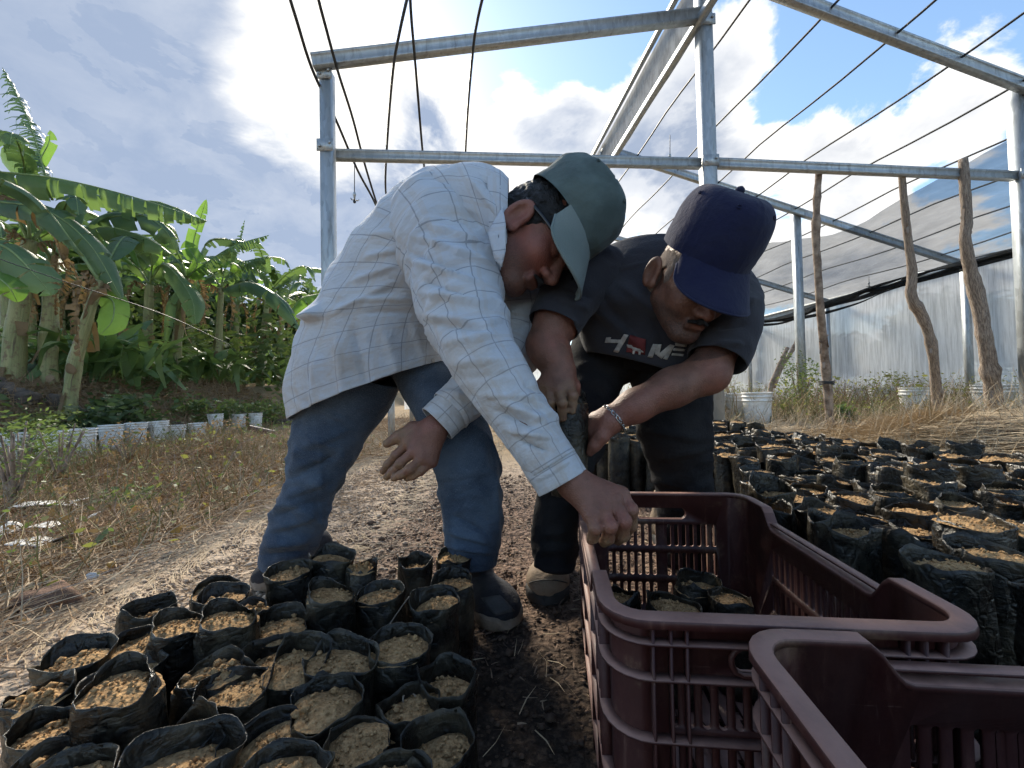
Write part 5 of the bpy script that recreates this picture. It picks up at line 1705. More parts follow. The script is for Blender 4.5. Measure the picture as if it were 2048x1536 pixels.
class SDF:
    def __init__(self): self.p = []

    def rc(self, a, b, ra, rb, k=.012, sub=False):
        a = np.asarray(a, float); b = np.asarray(b, float)
        self.p.append(('rc', (a, b, ra, rb), k, (a + b) / 2, np.linalg.norm(b - a) / 2 + max(ra, rb), sub)); return self

    def el(self, c, R, rad_, k=.012, sub=False):
        self.p.append(('el', (np.asarray(c, float), np.asarray(R, float), np.asarray(rad_, float)), k, np.asarray(c, float), max(rad_), sub)); return self

    def chain(self, pts, rr, k=.01):
        for i in range(len(pts) - 1):
            self.rc(pts[i], pts[i + 1], rr[i], rr[i + 1], k)
        return self

    def ev(self, X, idx=None):
        d = np.full(len(X), 1e3)
        for i in (range(len(self.p)) if idx is None else idx):
            kind, q, k, _, _, sub = self.p[i]
            if kind == 'rc':
                a, b, ra, rb = q
                ab = b - a; t = np.clip(((X - a) @ ab) / max(ab @ ab, 1e-9), 0, 1)
                e = np.linalg.norm(X - a - t[:, None] * ab, axis=1) - (ra + (rb - ra) * t)
            else:
                c, R, rd = q
                y = (X - c) @ R.T; k0 = np.linalg.norm(y / rd, axis=1); k1 = np.linalg.norm(y / rd ** 2, axis=1)
                e = k0 * (k0 - 1) / np.maximum(k1, 1e-6)
                e = np.where(k0 < .02, -rd.min(), e)
            if sub:
                h = np.clip(.5 - .5 * (d + e) / k, 0, 1); d = d * (1 - h) - e * h + k * h * (1 - h)
            else:
                h = np.clip(.5 + .5 * (e - d) / k, 0, 1); d = e * h + d * (1 - h) - k * h * (1 - h)
                # (order: mix(e, d, ..) towards the smaller)
        return d

    def ev2(self, X, idx=None):
        """correct smooth union."""
        d = np.full(len(X), 1e3)
        for i in (range(len(self.p)) if idx is None else idx):
            kind, q, k, _, _, sub = self.p[i]
            if kind == 'rc':
                a, b, ra, rb = q
                ab = b - a; t = np.clip(((X - a) @ ab) / max(ab @ ab, 1e-9), 0, 1)
                e = np.linalg.norm(X - a - t[:, None] * ab, axis=1) - (ra + (rb - ra) * t)
            else:
                c, R, rd = q
                y = (X - c) @ R.T; k0 = np.linalg.norm(y / rd, axis=1); k1 = np.linalg.norm(y / rd ** 2, axis=1)
                e = np.where(k0 < .02, -rd.min(), k0 * (k0 - 1) / np.maximum(k1, 1e-6))
            if sub:
                m_ = np.maximum(d, -e); h = np.maximum(k - np.abs(d + e), 0) / k; d = m_ + h * h * k * .25
            else:
                m_ = np.minimum(d, e); h = np.maximum(k - np.abs(d - e), 0) / k; d = m_ - h * h * k * .25
        return d

    def surface(self, h, post=None, clip=None):
        pts = np.array([q[3] for q in self.p if not q[5]]); rr = np.array([q[4] for q in self.p if not q[5]])
        lo = (pts - rr[:, None]).min(0) - 4 * h; hi = (pts + rr[:, None]).max(0) + 4 * h
        B = 12
        nb = np.ceil((hi - lo) / (h * B)).astype(int)
        dims = nb * B
        f = lambda X, idx=None: (self.ev2(X, idx) if post is None else post(X, self.ev2(X, idx)))
        bc = np.stack(np.meshgrid(*[np.arange(q) for q in nb], indexing='ij'), -1).reshape(-1, 3)
        cen = lo + (bc + .5) * h * B
        cd = f(cen)
        hd = h * B * .87
        Vv = np.repeat(np.repeat(np.repeat((np.sign(cd)).reshape(nb), B, 0), B, 1), B, 2).astype(np.float32)
        off = np.stack(np.meshgrid(*[np.arange(B)] * 3, indexing='ij'), -1).reshape(-1, 3) * h
        PC = np.array([q[3] for q in self.p]); PR = np.array([q[4] for q in self.p]); PK = np.array([q[2] for q in self.p])
        for b, c, d in zip(bc, cen, cd):
            if abs(d) > hd + .012: continue
            idx = np.nonzero(np.linalg.norm(PC - c, axis=1) < PR + hd + PK + .012)[0]
            if len(idx) == 0: continue
            Vv[b[0] * B:(b[0] + 1) * B, b[1] * B:(b[1] + 1) * B, b[2] * B:(b[2] + 1) * B] = f(lo + b * h * B + off, idx).reshape(B, B, B)
        return nets(Vv, lo, h)


def nets(Vv, lo, h):
    S = Vv < 0
    c = np.zeros(np.array(S.shape) - 1, np.int8)
    corners = [(i, j, k) for i in (0, 1) for j in (0, 1) for k in (0, 1)]
    n0, n1, n2 = c.shape
    for i, j, k in corners:
        c += S[i:i + n0, j:j + n1, k:k + n2]
    act = np.argwhere((c > 0) & (c < 8))
    ids = np.full(c.shape, -1, np.int64); ids[tuple(act.T)] = np.arange(len(act))
    vals = {q: Vv[act[:, 0] + q[0], act[:, 1] + q[1], act[:, 2] + q[2]] for q in corners}
    acc = np.zeros((len(act), 3)); cnt = np.zeros(len(act))
    for a in corners:
        for ax in range(3):
            if a[ax] == 1: continue
            b = list(a); b[ax] = 1; b = tuple(b)
            va, vb = vals[a], vals[b]
            m_ = (va < 0) != (vb < 0)
            t = np.where(m_, va / np.where(m_, va - vb, 1), 0)
            p = np.array(a, float)[None].repeat(len(act), 0); p[:, ax] = t
            acc += p * m_[:, None]; cnt += m_
    V = lo + (act + acc / cnt[:, None]) * h
    faces = []
    for ax in range(3):
        u, v = (ax + 1) % 3, (ax + 2) % 3
        s0 = [slice(None)] * 3; s1 = [slice(None)] * 3; s0[ax] = slice(0, -1); s1[ax] = slice(1, None)
        a, b = S[tuple(s0)], S[tuple(s1)]
        e = np.argwhere(a != b)
        e = e[(e[:, u] > 0) & (e[:, v] > 0) & (e[:, u] < c.shape[u]) & (e[:, v] < c.shape[v]) & (e[:, ax] < c.shape[ax])]
        ins = a[tuple(e.T)]
        q = []
        for du, dv in ((-1, -1), (0, -1), (0, 0), (-1, 0)):
            f = e.copy(); f[:, u] += du; f[:, v] += dv; q.append(ids[tuple(f.T)])
        q = np.stack(q, 1)
        q = np.where(ins[:, None], q, q[:, ::-1])
        faces.append(q[(q >= 0).all(1)])
    return V, [np.concatenate(faces)]


# ---- cloth made of rings
def pfolds(V, out, folds, facing):
    """ridges and valleys of the cloth along lines, raised on the side they lie on."""
    if not folds: return V
    px, py = proj(V)
    d = np.zeros(len(V))
    for x0, y0, x1, y1, w_, amp in folds:
        ax, ay = x1 - x0, y1 - y0; L2 = ax * ax + ay * ay
        t = ((px - x0) * ax + (py - y0) * ay) / L2
        tc = np.clip(t, 0, 1)
        dd = np.hypot(px - x0 - tc * ax, py - y0 - tc * ay)
        taper = np.clip(np.minimum(tc, 1 - tc) / .25, .15, 1)
        sg = (ax * (py - y0) - ay * (px - x0)) / math.sqrt(L2)           # below the line: the steep side of the fold
        wl = np.where(sg > 0, w_ * .42, w_ * 1.15)
        d += 1.55 * amp * np.exp(-np.abs(dd / wl) ** 1.7) * taper
    return V + out * (d * facing)[:, None]


def loft(rings, nl, seg, folds=(), nz_amp=0.004, nz_scale=9.0, seed=0, stretch=(1, 1, 1), ridged=True, squash=1.0, fine=0.0, rib=None):
    """rings: (center, avec, bvec); bvec towards the camera. returns V, faces, UV in metres."""
    c = catmull([q[0] for q in rings], nl); a = catmull([q[1] for q in rings], nl); b = catmull([q[2] for q in rings], nl)
    th = np.linspace(0, 2 * np.pi, seg, endpoint=False) + np.pi / 2 * 0
    ct, st = np.cos(th), np.sin(th)
    V = c[:, None] + a[:, None] * ct[None, :, None] + b[:, None] * st[None, :, None]
    out = a[:, None] * ct[None, :, None] / (a ** 2).sum(1)[:, None, None] ** .5 + b[:, None] * st[None, :, None] / (b ** 2).sum(1)[:, None, None] ** .5
    out /= np.linalg.norm(out, axis=-1, keepdims=True)
    L = np.concatenate([[0], np.cumsum(np.linalg.norm(np.diff(c, axis=0), axis=1))])
    R = (np.linalg.norm(a, axis=1).mean() + np.linalg.norm(b, axis=1).mean()) / 2
    thu = (th + np.pi / 2) % (2 * np.pi)
    UV = np.stack([np.broadcast_to((thu * R)[None], (nl, seg)), np.broadcast_to(L[:, None], (nl, seg))], -1).reshape(-1, 2)
    facing = np.broadcast_to(sstep(-.35, .25, st)[None], (nl, seg)).reshape(-1)
    Vf = V.reshape(-1, 3); of = out.reshape(-1, 3)
    if nz_amp:
        q = Vf * np.asarray(stretch) * nz_scale + seed * 7.7
        n_ = fbm(q + .6 * vnoise(q * .5)[:, None], 3)
        if ridged: n_ = 1 - 2 * np.abs(n_)
        Vf = Vf + of * (nz_amp * n_)[:, None]
    if rib:                                              # creases that run round the limb
        am, sa, sb, tw = rib
        cz, sz_ = np.broadcast_to(np.cos(th), (nl, seg)) * R * sa, np.broadcast_to(np.sin(th), (nl, seg)) * R * sa
        vv = np.broadcast_to(L[:, None], (nl, seg)) * sb + tw * np.sin(th)[None]
        q = np.stack([cz, sz_, vv], -1).reshape(-1, 3) + seed * 3.3
        n_ = vnoise(q + .5 * vnoise(q * .6)[:, None]); n2_ = vnoise(q * 1.9 + 5)
        msk = sstep(-.3, .5, vnoise(q * .35 + 9))
        Vf = Vf + of * (am * (((1 - np.abs(n_)) ** 3 - .35) + .5 * ((1 - np.abs(n2_)) ** 3 - .35)) * msk)[:, None]
    if fine:
        q = Vf * 60 + seed; Vf = Vf + of * (fine * fbm(q, 2))[:, None]
    Vf = pfolds(Vf, of, folds, facing)
    return Vf, [grid_faces(nl, seg, True)[:, ::-1]], UV


def ring_lr(l, r_, Y, b, Yl=None, Yr=None):
    """ring from two outline points with real depths, b = half depth."""
    pl, pr = P(l[0], l[1], Yl or Y), P(r_[0], r_[1], Yr or Y)
    c = (pl + pr) / 2; a = (pr - pl) / 2
    n_ = -FWD - nrm(a) * (-FWD @ nrm(a)); n_ = nrm(n_)
    return c, a, n_ * b


def tube_rings(pts):
    """pts (px, py, Y, half width px, depth ratio)."""
    q = np.array(pts, float)
    C = np.array([P(*p[:3]) for p in q])
    t = np.gradient(C, axis=0)
    out = []
    for i in range(len(q)):
        tt = nrm(t[i]); b = nrm(-FWD - tt * (-FWD @ tt)); a = np.cross(b, tt)
        a = nrm(a); r = q[i, 3] * q[i, 2] / F
        out.append((C[i], a * r, b * r * q[i, 4]))
    return out


def cloth(name, parent, rings, nl, seg, mat, thick=.0018, **kw):
    V, fc, UV = loft(rings, nl, seg, **kw)
    # the quad column that closes the ring needs its own uv
    me_uv = []
    f = fc[0]
    u = UV[f]                                            # (n,4,2)
    per = UV[:, 0].max() * seg / (seg - 1) if seg > 1 else 1
    wrapm = (u[..., 0].max(1) - u[..., 0].min(1)) > per * .5
    lowm = u[..., 0] < per * .5
    u = u.copy(); u[..., 0] += (wrapm[:, None] & lowm) * per
    o = obj(name, V, fc, mat, parent, True, u.reshape(-1, 2))
    if thick:
        s_ = o.modifiers.new('thick', 'SOLIDIFY'); s_.thickness = thick; s_.offset = -1
    return o


def beardattr(V, O, Rm, s=1.0):
    y = (V - O) @ Rm.T / s
    low = sstep(-.045, -.068, y[:, 2]) * sstep(-.018, .012, y[:, 0]) * sstep(-.165, -.14, y[:, 2])
    lip = np.exp(-((y[:, 2] + .071) / .009) ** 2 - (y[:, 1] / .022) ** 2) * sstep(.07, .085, y[:, 0])
    return np.clip(low * (1 - lip), 0, 1) * (np.linalg.norm(y, axis=1) < .19)


# ---- materials
def skinmat(name, base, dark, dirt, redden):
    m, n = material(name)
    p = n.pos()
    f = n.noise(p, 34, 5, .65); f2 = n.noise(p, 190, 3, .6); f3 = n.noise(p, 9, 3, .5)
    c = n.mix(n.ramp(f, .35, .72), base, dark)
    c = n.mix(n.ramp(f3, .45, .7, 0, .5), c, redden)
    dt = n.attr('dirt')
    c = n.mix(n.math('MULTIPLY', dt, n.ramp(n.noise(p, 70, 4, .7), .30, .62, .15, .9)), c, dirt)
    bd = n.attr('beard')
    c = n.mix(n.math('MULTIPLY', bd, n.ramp(n.noise(p, 520, 2, .7), .35, .6, .30, .80)), c, (.022, .017, .015))
    hh = n.math('ADD', n.math('MULTIPLY', f2, .5), n.voro(p, 330))
    n.out(n.bsdf(c, n.ramp(f, .3, .7, .46, .62), 0, .42, n.bump(n.math('ADD', hh, n.math('MULTIPLY', n.noise(p, 70, 5, .7), 1.6)), .34, .003), sss=.06))
    return m


M_SKIN1 = skinmat('tanned_skin', (.180, .078, .052), (.120, .052, .035), (.235, .145, .075), (.27, .08, .062))
M_SKIN2 = skinmat('brown_skin', (.185, .085, .056), (.115, .054, .036), (.22, .14, .075), (.26, .09, .066))
M_HAIR = simple('black_hair', (.012, .011, .011), .5, 0, .4, .4, 60, .9, 160)
m, n = material('grey_stubble')
n.out(n.bsdf(n.mix(n.noise(n.pos(), 400, 3, .7), (.06, .045, .04), (.27, .22, .19)), .9, 0, .1, n.bump(n.noise(n.pos(), 500, 2, .6), .6, .002)))
M_STUBBLE = m

m, n = material('plaid_shirt_cloth')
u = n.uv(); p = n.pos()
s = n.add('ShaderNodeSeparateXYZ'); n.link(u, s.inputs[0])
wob = n.math('MULTIPLY', n.math('SUBTRACT', n.noise(p, 5, 2, .5), .5), .012)


def lines(sock, period, off, wd):
    q = n.math('ADD', n.math('ADD', sock, off), wob)
    fr = n.math('ABSOLUTE', n.math('SUBTRACT', n.math('FRACT', n.math('DIVIDE', q, period)), .5))
    return n.ramp(fr, wd / period * .5, wd / period * .5 + .012, 1, 0)


ld = n.math('MAXIMUM', lines(s.outputs[0], .054, .0, .0015), lines(s.outputs[1], .054, .0, .0015))
lt = n.math('MAXIMUM', lines(s.outputs[0], .054, .012, .0075), lines(s.outputs[1], .054, .012, .0075))
f = n.noise(p, 7, 5, .65); f2 = n.noise(p, 2.6, 3, .6); f3 = n.noise(p, 30, 4, .7)
c = n.mix(n.ramp(f2, .35, .65), (.40, .44, .51), (.465, .485, .52))
c = n.mix(n.math('MULTIPLY', lt, .26), c, (.42, .37, .33))
c = n.mix(n.math('MULTIPLY', ld, .55), c, (.12, .13, .155))
c = n.mix(n.ramp(f, .56, .82, 0, .6), c, (.36, .285, .20))
low = n.add('ShaderNodeSeparateXYZ'); n.link(p, low.inputs[0])
c = n.mix(n.math('MULTIPLY', n.ramp(low.outputs[2], .75, .50), n.ramp(f3, .35, .7, .05, .40)), c, (.33, .27, .20))
weave = n.noise(n.scalev(u, (1, 1, 1)), 900, 2, .5)
wr1 = n.noise(n.scalev(u, (1, 2.2, 1)), 11, 3, .55, 1.6); wr2 = n.noise(n.scalev(u, (1.6, 1, 1)), 17, 3, .55, 1.4)
rdg = n.math('ADD', n.math('ABSOLUTE', n.math('SUBTRACT', wr1, .5)), n.math('MULTIPLY', n.math('ABSOLUTE', n.math('SUBTRACT', wr2, .5)), .6))
nb_ = n.bump(n.ramp(rdg, 0, .30), .20, .012)
n.out(n.bsdf(c, .88, 0, .15, n.bump(n.math('ADD', n.noise(p, 60, 4, .6), n.math('MULTIPLY', weave, .3)), .22, .004, nb_), sheen=.15))
M_PLAID = m

m, n = material('blue_denim')
u = n.uv(); p = n.pos()
f = n.noise(p, 8, 5, .65); f2 = n.noise(n.scalev(u, (500, 90, 1)), 3, 2, .5); f3 = n.noise(p, 30, 4, .7)
c = n.mix(n.ramp(f, .35, .72), (.026, .040, .066), (.075, .104, .148))
c = n.mix(n.ramp(f2, .45, .75, 0, .5), c, (.17, .20, .24))
c = n.mix(n.ramp(f3, .6, .8, 0, .35), c, (.13, .12, .11))
wr1 = n.noise(n.scalev(u, (1, 1.8, 1)), 8, 3, .55, 1.6)
nb_ = n.bump(n.ramp(n.math('ABSOLUTE', n.math('SUBTRACT', wr1, .5)), 0, .3), .22, .016)
n.out(n.bsdf(c, .9, 0, .12, n.bump(n.math('ADD', f2, n.math('MULTIPLY', f3, .6)), .35, .003, nb_), sheen=.1))
M_DENIM = m
M_BLACKDENIM = simple('black_denim', (.012, .012, .0145), .9, 0, .12, .3, 9, .35, 140, (.022, .021, .022))
M_TSHIRT = simple('charcoal_jersey', (.030, .030, .037), .92, 0, .1, .2, 6, .25, 200, (.042, .041, .049), sheen=.12)
M_GREENCAP = simple('faded_green_twill', (.095, .128, .126), .92, 0, .1, .2, 13, .35, 46, (.058, .080, .080), sheen=.1)
M_GREENBRIM = simple('sun_bleached_twill', (.165, .200, .195), .92, 0, .1, .15, 9, .3, 260, (.13, .165, .16), sheen=.1)
M_NAVYCAP = simple('navy_twill', (.013, .015, .042), .92, 0, .1, .2, 14, .30, 48, (.020, .023, .048), sheen=.1)
M_PRINT = simple('cream_print', (.48, .46, .43), .8, 0, .2, .3, 40)
M_REDPRINT = simple('red_print', (.16, .035, .035), .8, 0, .2, .3, 40)
M_BUTTON = simple('shell_button', (.45, .43, .40), .35)
M_SHOE = simple('black_mesh_shoe', (.036, .035, .041), .8, 0, .25, .3, 30, .5, 240)
M_SOLE = simple('rubber_sole', (.27, .205, .15), .75, 0, .25, .3, 20, .4, 90)
M_BOOT = simple('dusty_tan_leather', (.26, .195, .135), .8, 0, .2, .25, 12, .4, 120, (.17, .125, .085))
M_BOOTSOLE = simple('grey_rubber', (.055, .052, .050), .8, 0, .2, .3, 20, .4, 90)
M_SILVER = simple('silver', (.62, .62, .62), .25, 1.0)
M_GLASS = simple('dark_lens', (.012, .012, .014), .12)
M_LABEL = simple('white_label', (.62, .62, .62), .6)
CAMB = -FWD


def frame(uv_, fv):
    """u, f given in image axes (right, up, towards the camera)."""
    U_ = nrm(uv_[0] * RT + uv_[1] * UP + uv_[2] * CAMB)
    f_ = fv[0] * RT + fv[1] * UP + fv[2] * CAMB
    f_ = nrm(f_ - U_ * (f_ @ U_))
    r_ = np.cross(f_, U_)
    return f_, r_, U_


def head(S, O, f, r, u, neck, s=1.0, ear=.079, eo=(0, 0), es=1.0):
    H = lambda a, b, c: O + s * (f * a + r * b + u * c)
    Rm = np.array([f, r, u])
    S.el(H(-.008, 0, .030), Rm, np.array([.097, .076, .082]) * s, .02)
    S.el(H(.030, 0, -.035), Rm, np.array([.062, .060, .085]) * s, .03)
    for q in (-1, 1):
        S.rc(H(-.005, q * .050, -.062), H(.062, q * .016, -.104), .020 * s, .018 * s, .025)
        S.el(H(.056, q * .037, -.032), Rm, np.array([.028, .024, .026]) * s, .02)
    S.el(H(.074, 0, -.104), Rm, np.array([.020, .026, .018]) * s, .02)
    S.rc(H(.080, -.034, .017), H(.080, .034, .017), .012 * s, .012 * s, .012)
    for q in (-1, 1):
        S.el(H(.094, q * .031, -.004), Rm, np.array([.014, .017, .011]) * s, .01, True)
        S.el(H(.076, q * .031, -.004), Rm, np.array([.013, .015, .012]) * s, .003)
    S.rc(H(.088, 0, .006), H(.113, 0, -.036), .008 * s, .0125 * s, .012)
    for q in (-1, 1):
        S.el(H(.099, q * .013, -.041), Rm, np.array([.012, .009, .009]) * s, .006)
    S.rc(H(.090, -.019, -.066), H(.090, .019, -.066), .0065 * s, .0065 * s, .006)
    S.rc(H(.089, -.017, -.076), H(.089, .017, -.076), .0075 * s, .0075 * s, .006)
    S.rc(H(.101, -.02, -.0705), H(.101, .02, -.0705), .0028, .0028, .004, True)
    for q in (-1, 1):
        t_ = nrm(r * q * .45 - f * .9); e_ = nrm(r * q - f * .0); Re = np.array([t_, np.cross(u, t_), u])
        c_ = H(-.022 + eo[0], q * (ear + .004), -.016 + eo[1])
        S.el(c_, Re, np.array([.019, .0070, .033]) * s * es, .006)
        S.el(c_ + np.cross(u, t_) * 0 + (r * q * .006 + f * .003) * s, Re, np.array([.010, .006, .020]) * s * es, .005, True)
        S.el(H(-.006 + eo[0], q * (ear - .001), -.038 + eo[1]), Re, np.array([.008, .006, .011]) * s, .006)
    S.rc(H(-.030, 0, -.055), neck, .056 * s, .060 * s, .03)
    return H


def finger(S, pts, r0, r1, k=.0025):
    n_ = len(pts)
    rr = np.linspace(r0, r1, n_)
    for i in range(n_ - 1):
        S.rc(pts[i], pts[i + 1], rr[i], rr[i + 1], k)
    for i in range(1, n_ - 1):                          # knuckles
        S.el(pts[i], np.eye(3), np.full(3, rr[i] * 1.08), .004)


def capmesh(E, C, f, r, u, mat, Rf=.102, Rr=.086, Hh=.122, seed=1, brim_len=.074, droop=38, arc=66, curve=.030, lean=.0, bmat=None, wr=.003):
    """ball cap: six panelled crown, brim, button, eyelets, inner band."""
    E_ = E
    na, nt = 96, 34
    a = np.linspace(0, 2 * np.pi, na, endpoint=False); t = np.linspace(0, 1, nt)
    A_, T_ = np.meshgrid(a, t)
    rr = (1 - T_ ** 2.5) ** (1 / 2.1)
    Rr_ = np.where(np.cos(A_) > 0, Rf, Rf * .98)
    z = Hh * np.sin(T_ * np.pi / 2) ** .92
    front = np.clip(np.cos(A_), 0, 1) ** 2
    rr = rr + .05 * front * np.sin(T_ * np.pi) * (1 - T_)
    V = C + (np.cos(A_) * rr * Rf)[..., None] * f + (np.sin(A_) * rr * Rr)[..., None] * r + (z + lean * np.cos(A_) * (1 - T_))[..., None] * u
    outv = nrm(np.array([0, 0, 1.0])) * 0 + (V - (C + u * Hh * .25)); outv /= np.linalg.norm(outv, axis=-1, keepdims=True)
    seam = np.zeros_like(A_)
    for q in range(6):
        d = np.angle(np.exp(1j * (A_ - q * np.pi / 3)))
        arcd = d * rr * .09
        seam += -.0016 * np.exp(-(arcd / .0024) ** 2) + .0010 * (np.exp(-((arcd - .005) / .0022) ** 2) + np.exp(-((arcd + .005) / .0022) ** 2))
    disp = seam * np.clip((1 - T_) * 8, 0, 1) + wr * fbm(V * 16 + seed, 3) + .0010 * np.exp(-((T_ - .10) / .015) ** 2)
    V = V + outv * disp[..., None]
    inner = V[::-1] - outv[::-1] * .0022
    W = np.concatenate([V, inner])
    crown = obj('cap', W.reshape(-1, 3), [grid_faces(len(W), na, True)], mat, E_, True)
    # brim
    nb, nl_ = 44, 14
    aa = np.linspace(-rad(arc), rad(arc), nb); ll = np.linspace(0, 1, nl_)
    AA, LL = np.meshgrid(aa, ll)
    prof = brim_len * np.clip(np.cos(AA / rad(arc) * np.pi / 2), 0, 1) ** .36
    side = (np.sin(AA) / math.sin(rad(arc)))
    outl = prof * LL
    dr = rad(droop)
    px_ = np.cos(AA) * Rf * 1.0 + outl * math.cos(dr) * (.55 + .45 * np.cos(AA))
    py_ = np.sin(AA) * Rr * 1.0 + outl * math.cos(dr) * .35 * np.sin(AA)
    pz_ = .003 - outl * math.sin(dr) - curve * side ** 2 * LL * .9 + lean * np.cos(AA)
    top = C + px_[..., None] * f + py_[..., None] * r + pz_[..., None] * u
    bot = top - u * .0042
    W = np.concatenate([top, bot[::-1]])
    br = obj('brim', W.reshape(-1, 3), [grid_faces(len(W), nb)], bmat or mat, crown, True)
    # stitched edge roll of the brim
    A = Acc(); acc_tube(A, (top[-1] + bot[-1]) / 2, .0026, 6); A.build('brim_edge', bmat or mat, br)
    A = Acc(); cb = C + u * (Hh + .002)
    acc_tube(A, np.array([cb - u * .004, cb, cb + u * .0045, cb + u * .007]), [.008, .0085, .006, .001], 10); A.build('button', mat, crown)
    A = Acc()
    for q in range(6):
        g_ = (q + .5) * np.pi / 3; ti = int(nt * .60)
        ii = int(round(g_ / (2 * np.pi) * na)) % na
        c_ = V[ti, ii]; o_ = outv[ti, ii]; s_ = nrm(np.cross(o_, u)); w_ = np.cross(o_, s_)
        th = np.linspace(0, 2 * np.pi, 9)
        acc_tube(A, c_ + o_ * .0008 + (np.cos(th)[:, None] * s_ + np.sin(th)[:, None] * w_) * .0035, .0012, 5, False)
    A.build('eyelets', mat, crown)['kind'] = 'stuff'
    return crown


def dirtattr(V, pts, rad_=.035):
    d = np.min([np.linalg.norm(V - p, axis=1) for p in pts], axis=0)
    return np.clip(1 - d / rad_, 0, 1) ** .8


# =============================================== MAN IN THE PLAID SHIRT
base1 = np.array([-.25, 1.02, 0])
MAN1 = empty('person', base1, 'man in a pale plaid shirt, jeans and green cap bending to reach into the crate', 'person', 'two men bending over the bags')
f1, r1, u1 = frame((.83, .56, .0), (.50, -.76, .38))
C1 = P(1118, 440, .840)
O1 = C1 - u1 * .056
S = SDF()
neck1 = P(985, 450, .90)
H1 = head(S, O1, f1, r1, u1, neck1, 1.0, .080, (.022, -.012), 1.18)
S.rc(neck1, P(930, 450, .93), .060, .085, .04)
# trunk, hips and thighs under the clothes
S.rc(P(915, 470, .96), P(770, 610, 1.02), .105, .115, .06)
S.rc(P(770, 610, 1.02), P(735, 700, 1.05), .105, .09, .06)
S.rc(P(905, 460, .95), P(880, 470, .88), .08, .055, .04)
S.rc(P(905, 460, .95), P(1005, 520, 1.02), .08, .055, .04)
# near (right) arm and hand
SH1, EL1, WR1 = P(888, 470, .85), P(958, 700, .755), P(1143, 962, .685)
S.chain([SH1, EL1], [.055, .043], .03); S.chain([EL1, P(1060, 850, .715), WR1], [.043, .038, .027], .02)
mcp = [P(1242, 990, .690), P(1226, 1004, .672), P(1205, 1020, .658), P(1183, 1032, .650)]
pip = [P(1262, 1020, .672), P(1248, 1042, .650), P(1220, 1052, .640), P(1190, 1056, .638)]
dip = [P(1262, 1050, .685), P(1245, 1070, .668), P(1216, 1076, .660), P(1186, 1074, .656)]
tip = [P(1252, 1066, .700), P(1236, 1080, .684), P(1208, 1084, .676), P(1182, 1080, .672)]
for q in range(4):
    S.rc(WR1 + (mcp[q] - WR1) * .12, mcp[q], .0225, [.0145, .0145, .0140, .0130][q], .013)
for q in range(4):
    S.el(mcp[q], np.eye(3), np.full(3, [.0150, .0155, .0148, .0135][q]), .005)
    finger(S, [mcp[q], pip[q], dip[q], tip[q]], [.0125, .0128, .0122, .011][q], [.0092, .0095, .009, .0082][q])
S.chain([WR1 + (mcp[0] - WR1) * .25 + FWD * .012, P(1225, 1000, .715), P(1246, 1040, .712), P(1244, 1066, .706)], [.018, .0135, .0115, .0095], .008)
for q in range(3):                                       # tendons on the back of the hand
    S.rc(WR1 + (mcp[q] - WR1) * .35 - FWD * .014 + UP * .006, mcp[q] - FWD * .009 + UP * .004, .003, .004, .006)
tips1 = list(tip) + list(dip) + [P(1244, 1066, .706)]
# far (left) arm and hand
SH2, EL2, WR2 = P(1010, 520, 1.00), P(1030, 695, .985), P(872, 853, .865)
S.chain([SH2, EL2], [.052, .042], .03); S.chain([EL2, P(955, 770, .925), WR2], [.042, .037, .026], .02)
m2 = [P(818, 884, .862), P(829, 902, .846), P(846, 916, .838), P(864, 924, .842)]
p2 = [P(792, 910, .862), P(801, 926, .840), P(820, 938, .826), P(842, 942, .834)]
d2 = [P(776, 929, .868), P(785, 943, .846), P(801, 950, .828), P(826, 952, .834)]
t2 = [P(766, 942, .874), P(774, 953, .852), P(788, 956, .834), P(814, 957, .838)]
for q in range(4):
    S.rc(WR2 + (m2[q] - WR2) * .15, m2[q], .021, [.0145, .0145, .014, .013][q], .016)
    finger(S, [m2[q], p2[q], d2[q], t2[q]], [.0105, .0108, .0103, .0095][q], [.0078, .0080, .0077, .0070][q])
th2 = [P(858, 858, .865), P(826, 858, .88), P(798, 873, .87), P(774, 887, .865)]
S.chain(th2, [.020, .0155, .0125, .0095], .010)
tips1 += t2 + d2 + [th2[-1], th2[-2]]
V, fc = S.surface(.0032)
o = obj('body', V, fc, M_SKIN1, MAN1, True, None, {'dirt': dirtattr(V, tips1, .045), 'beard': beardattr(V, O1, np.array([f1, r1, u1])) * .7})
# hair: back of the head and sideburns, short curls
SHr = SDF()
Rm1 = np.array([f1, r1, u1])
SHr.el(H1(-.010, 0, .024), Rm1, np.array([.101, .081, .087]), .02)
SHr.rc(H1(-.050, -.03, -.040), H1(-.050, .03, -.040), .042, .042, .03)


def hairclip1(X, d):
    y = (X - O1) @ Rm1.T
    d = d + .0035 * vnoise(X * 95) + .0025 * vnoise(X * 190)
    cut = np.maximum(y[:, 0] - (-.004 + .055 * sstep(.0, .04, y[:, 2] + .012) + .012 * sstep(-.05, -.02, y[:, 2])), -(y[:, 2] + .075))
    sb = np.maximum(np.abs(y[:, 0] - .028) - .014, np.maximum(-(y[:, 2] + .040), y[:, 2] - .06))   # sideburn
    return np.maximum(d, np.minimum(cut, sb))


V, fc = SHr.surface(.0034, hairclip1)
obj('hair', V, fc, M_HAIR, MAN1)
# moustache and chin shadow
SM = SDF()
SM.rc(H1(.096, -.022, -.063), H1(.101, 0, -.057), .0035, .0055, .005); SM.rc(H1(.101, 0, -.057), H1(.096, .022, -.063), .0055, .0035, .005)
V, fc = SM.surface(.002)
obj('moustache', V, fc, M_HAIR, MAN1)
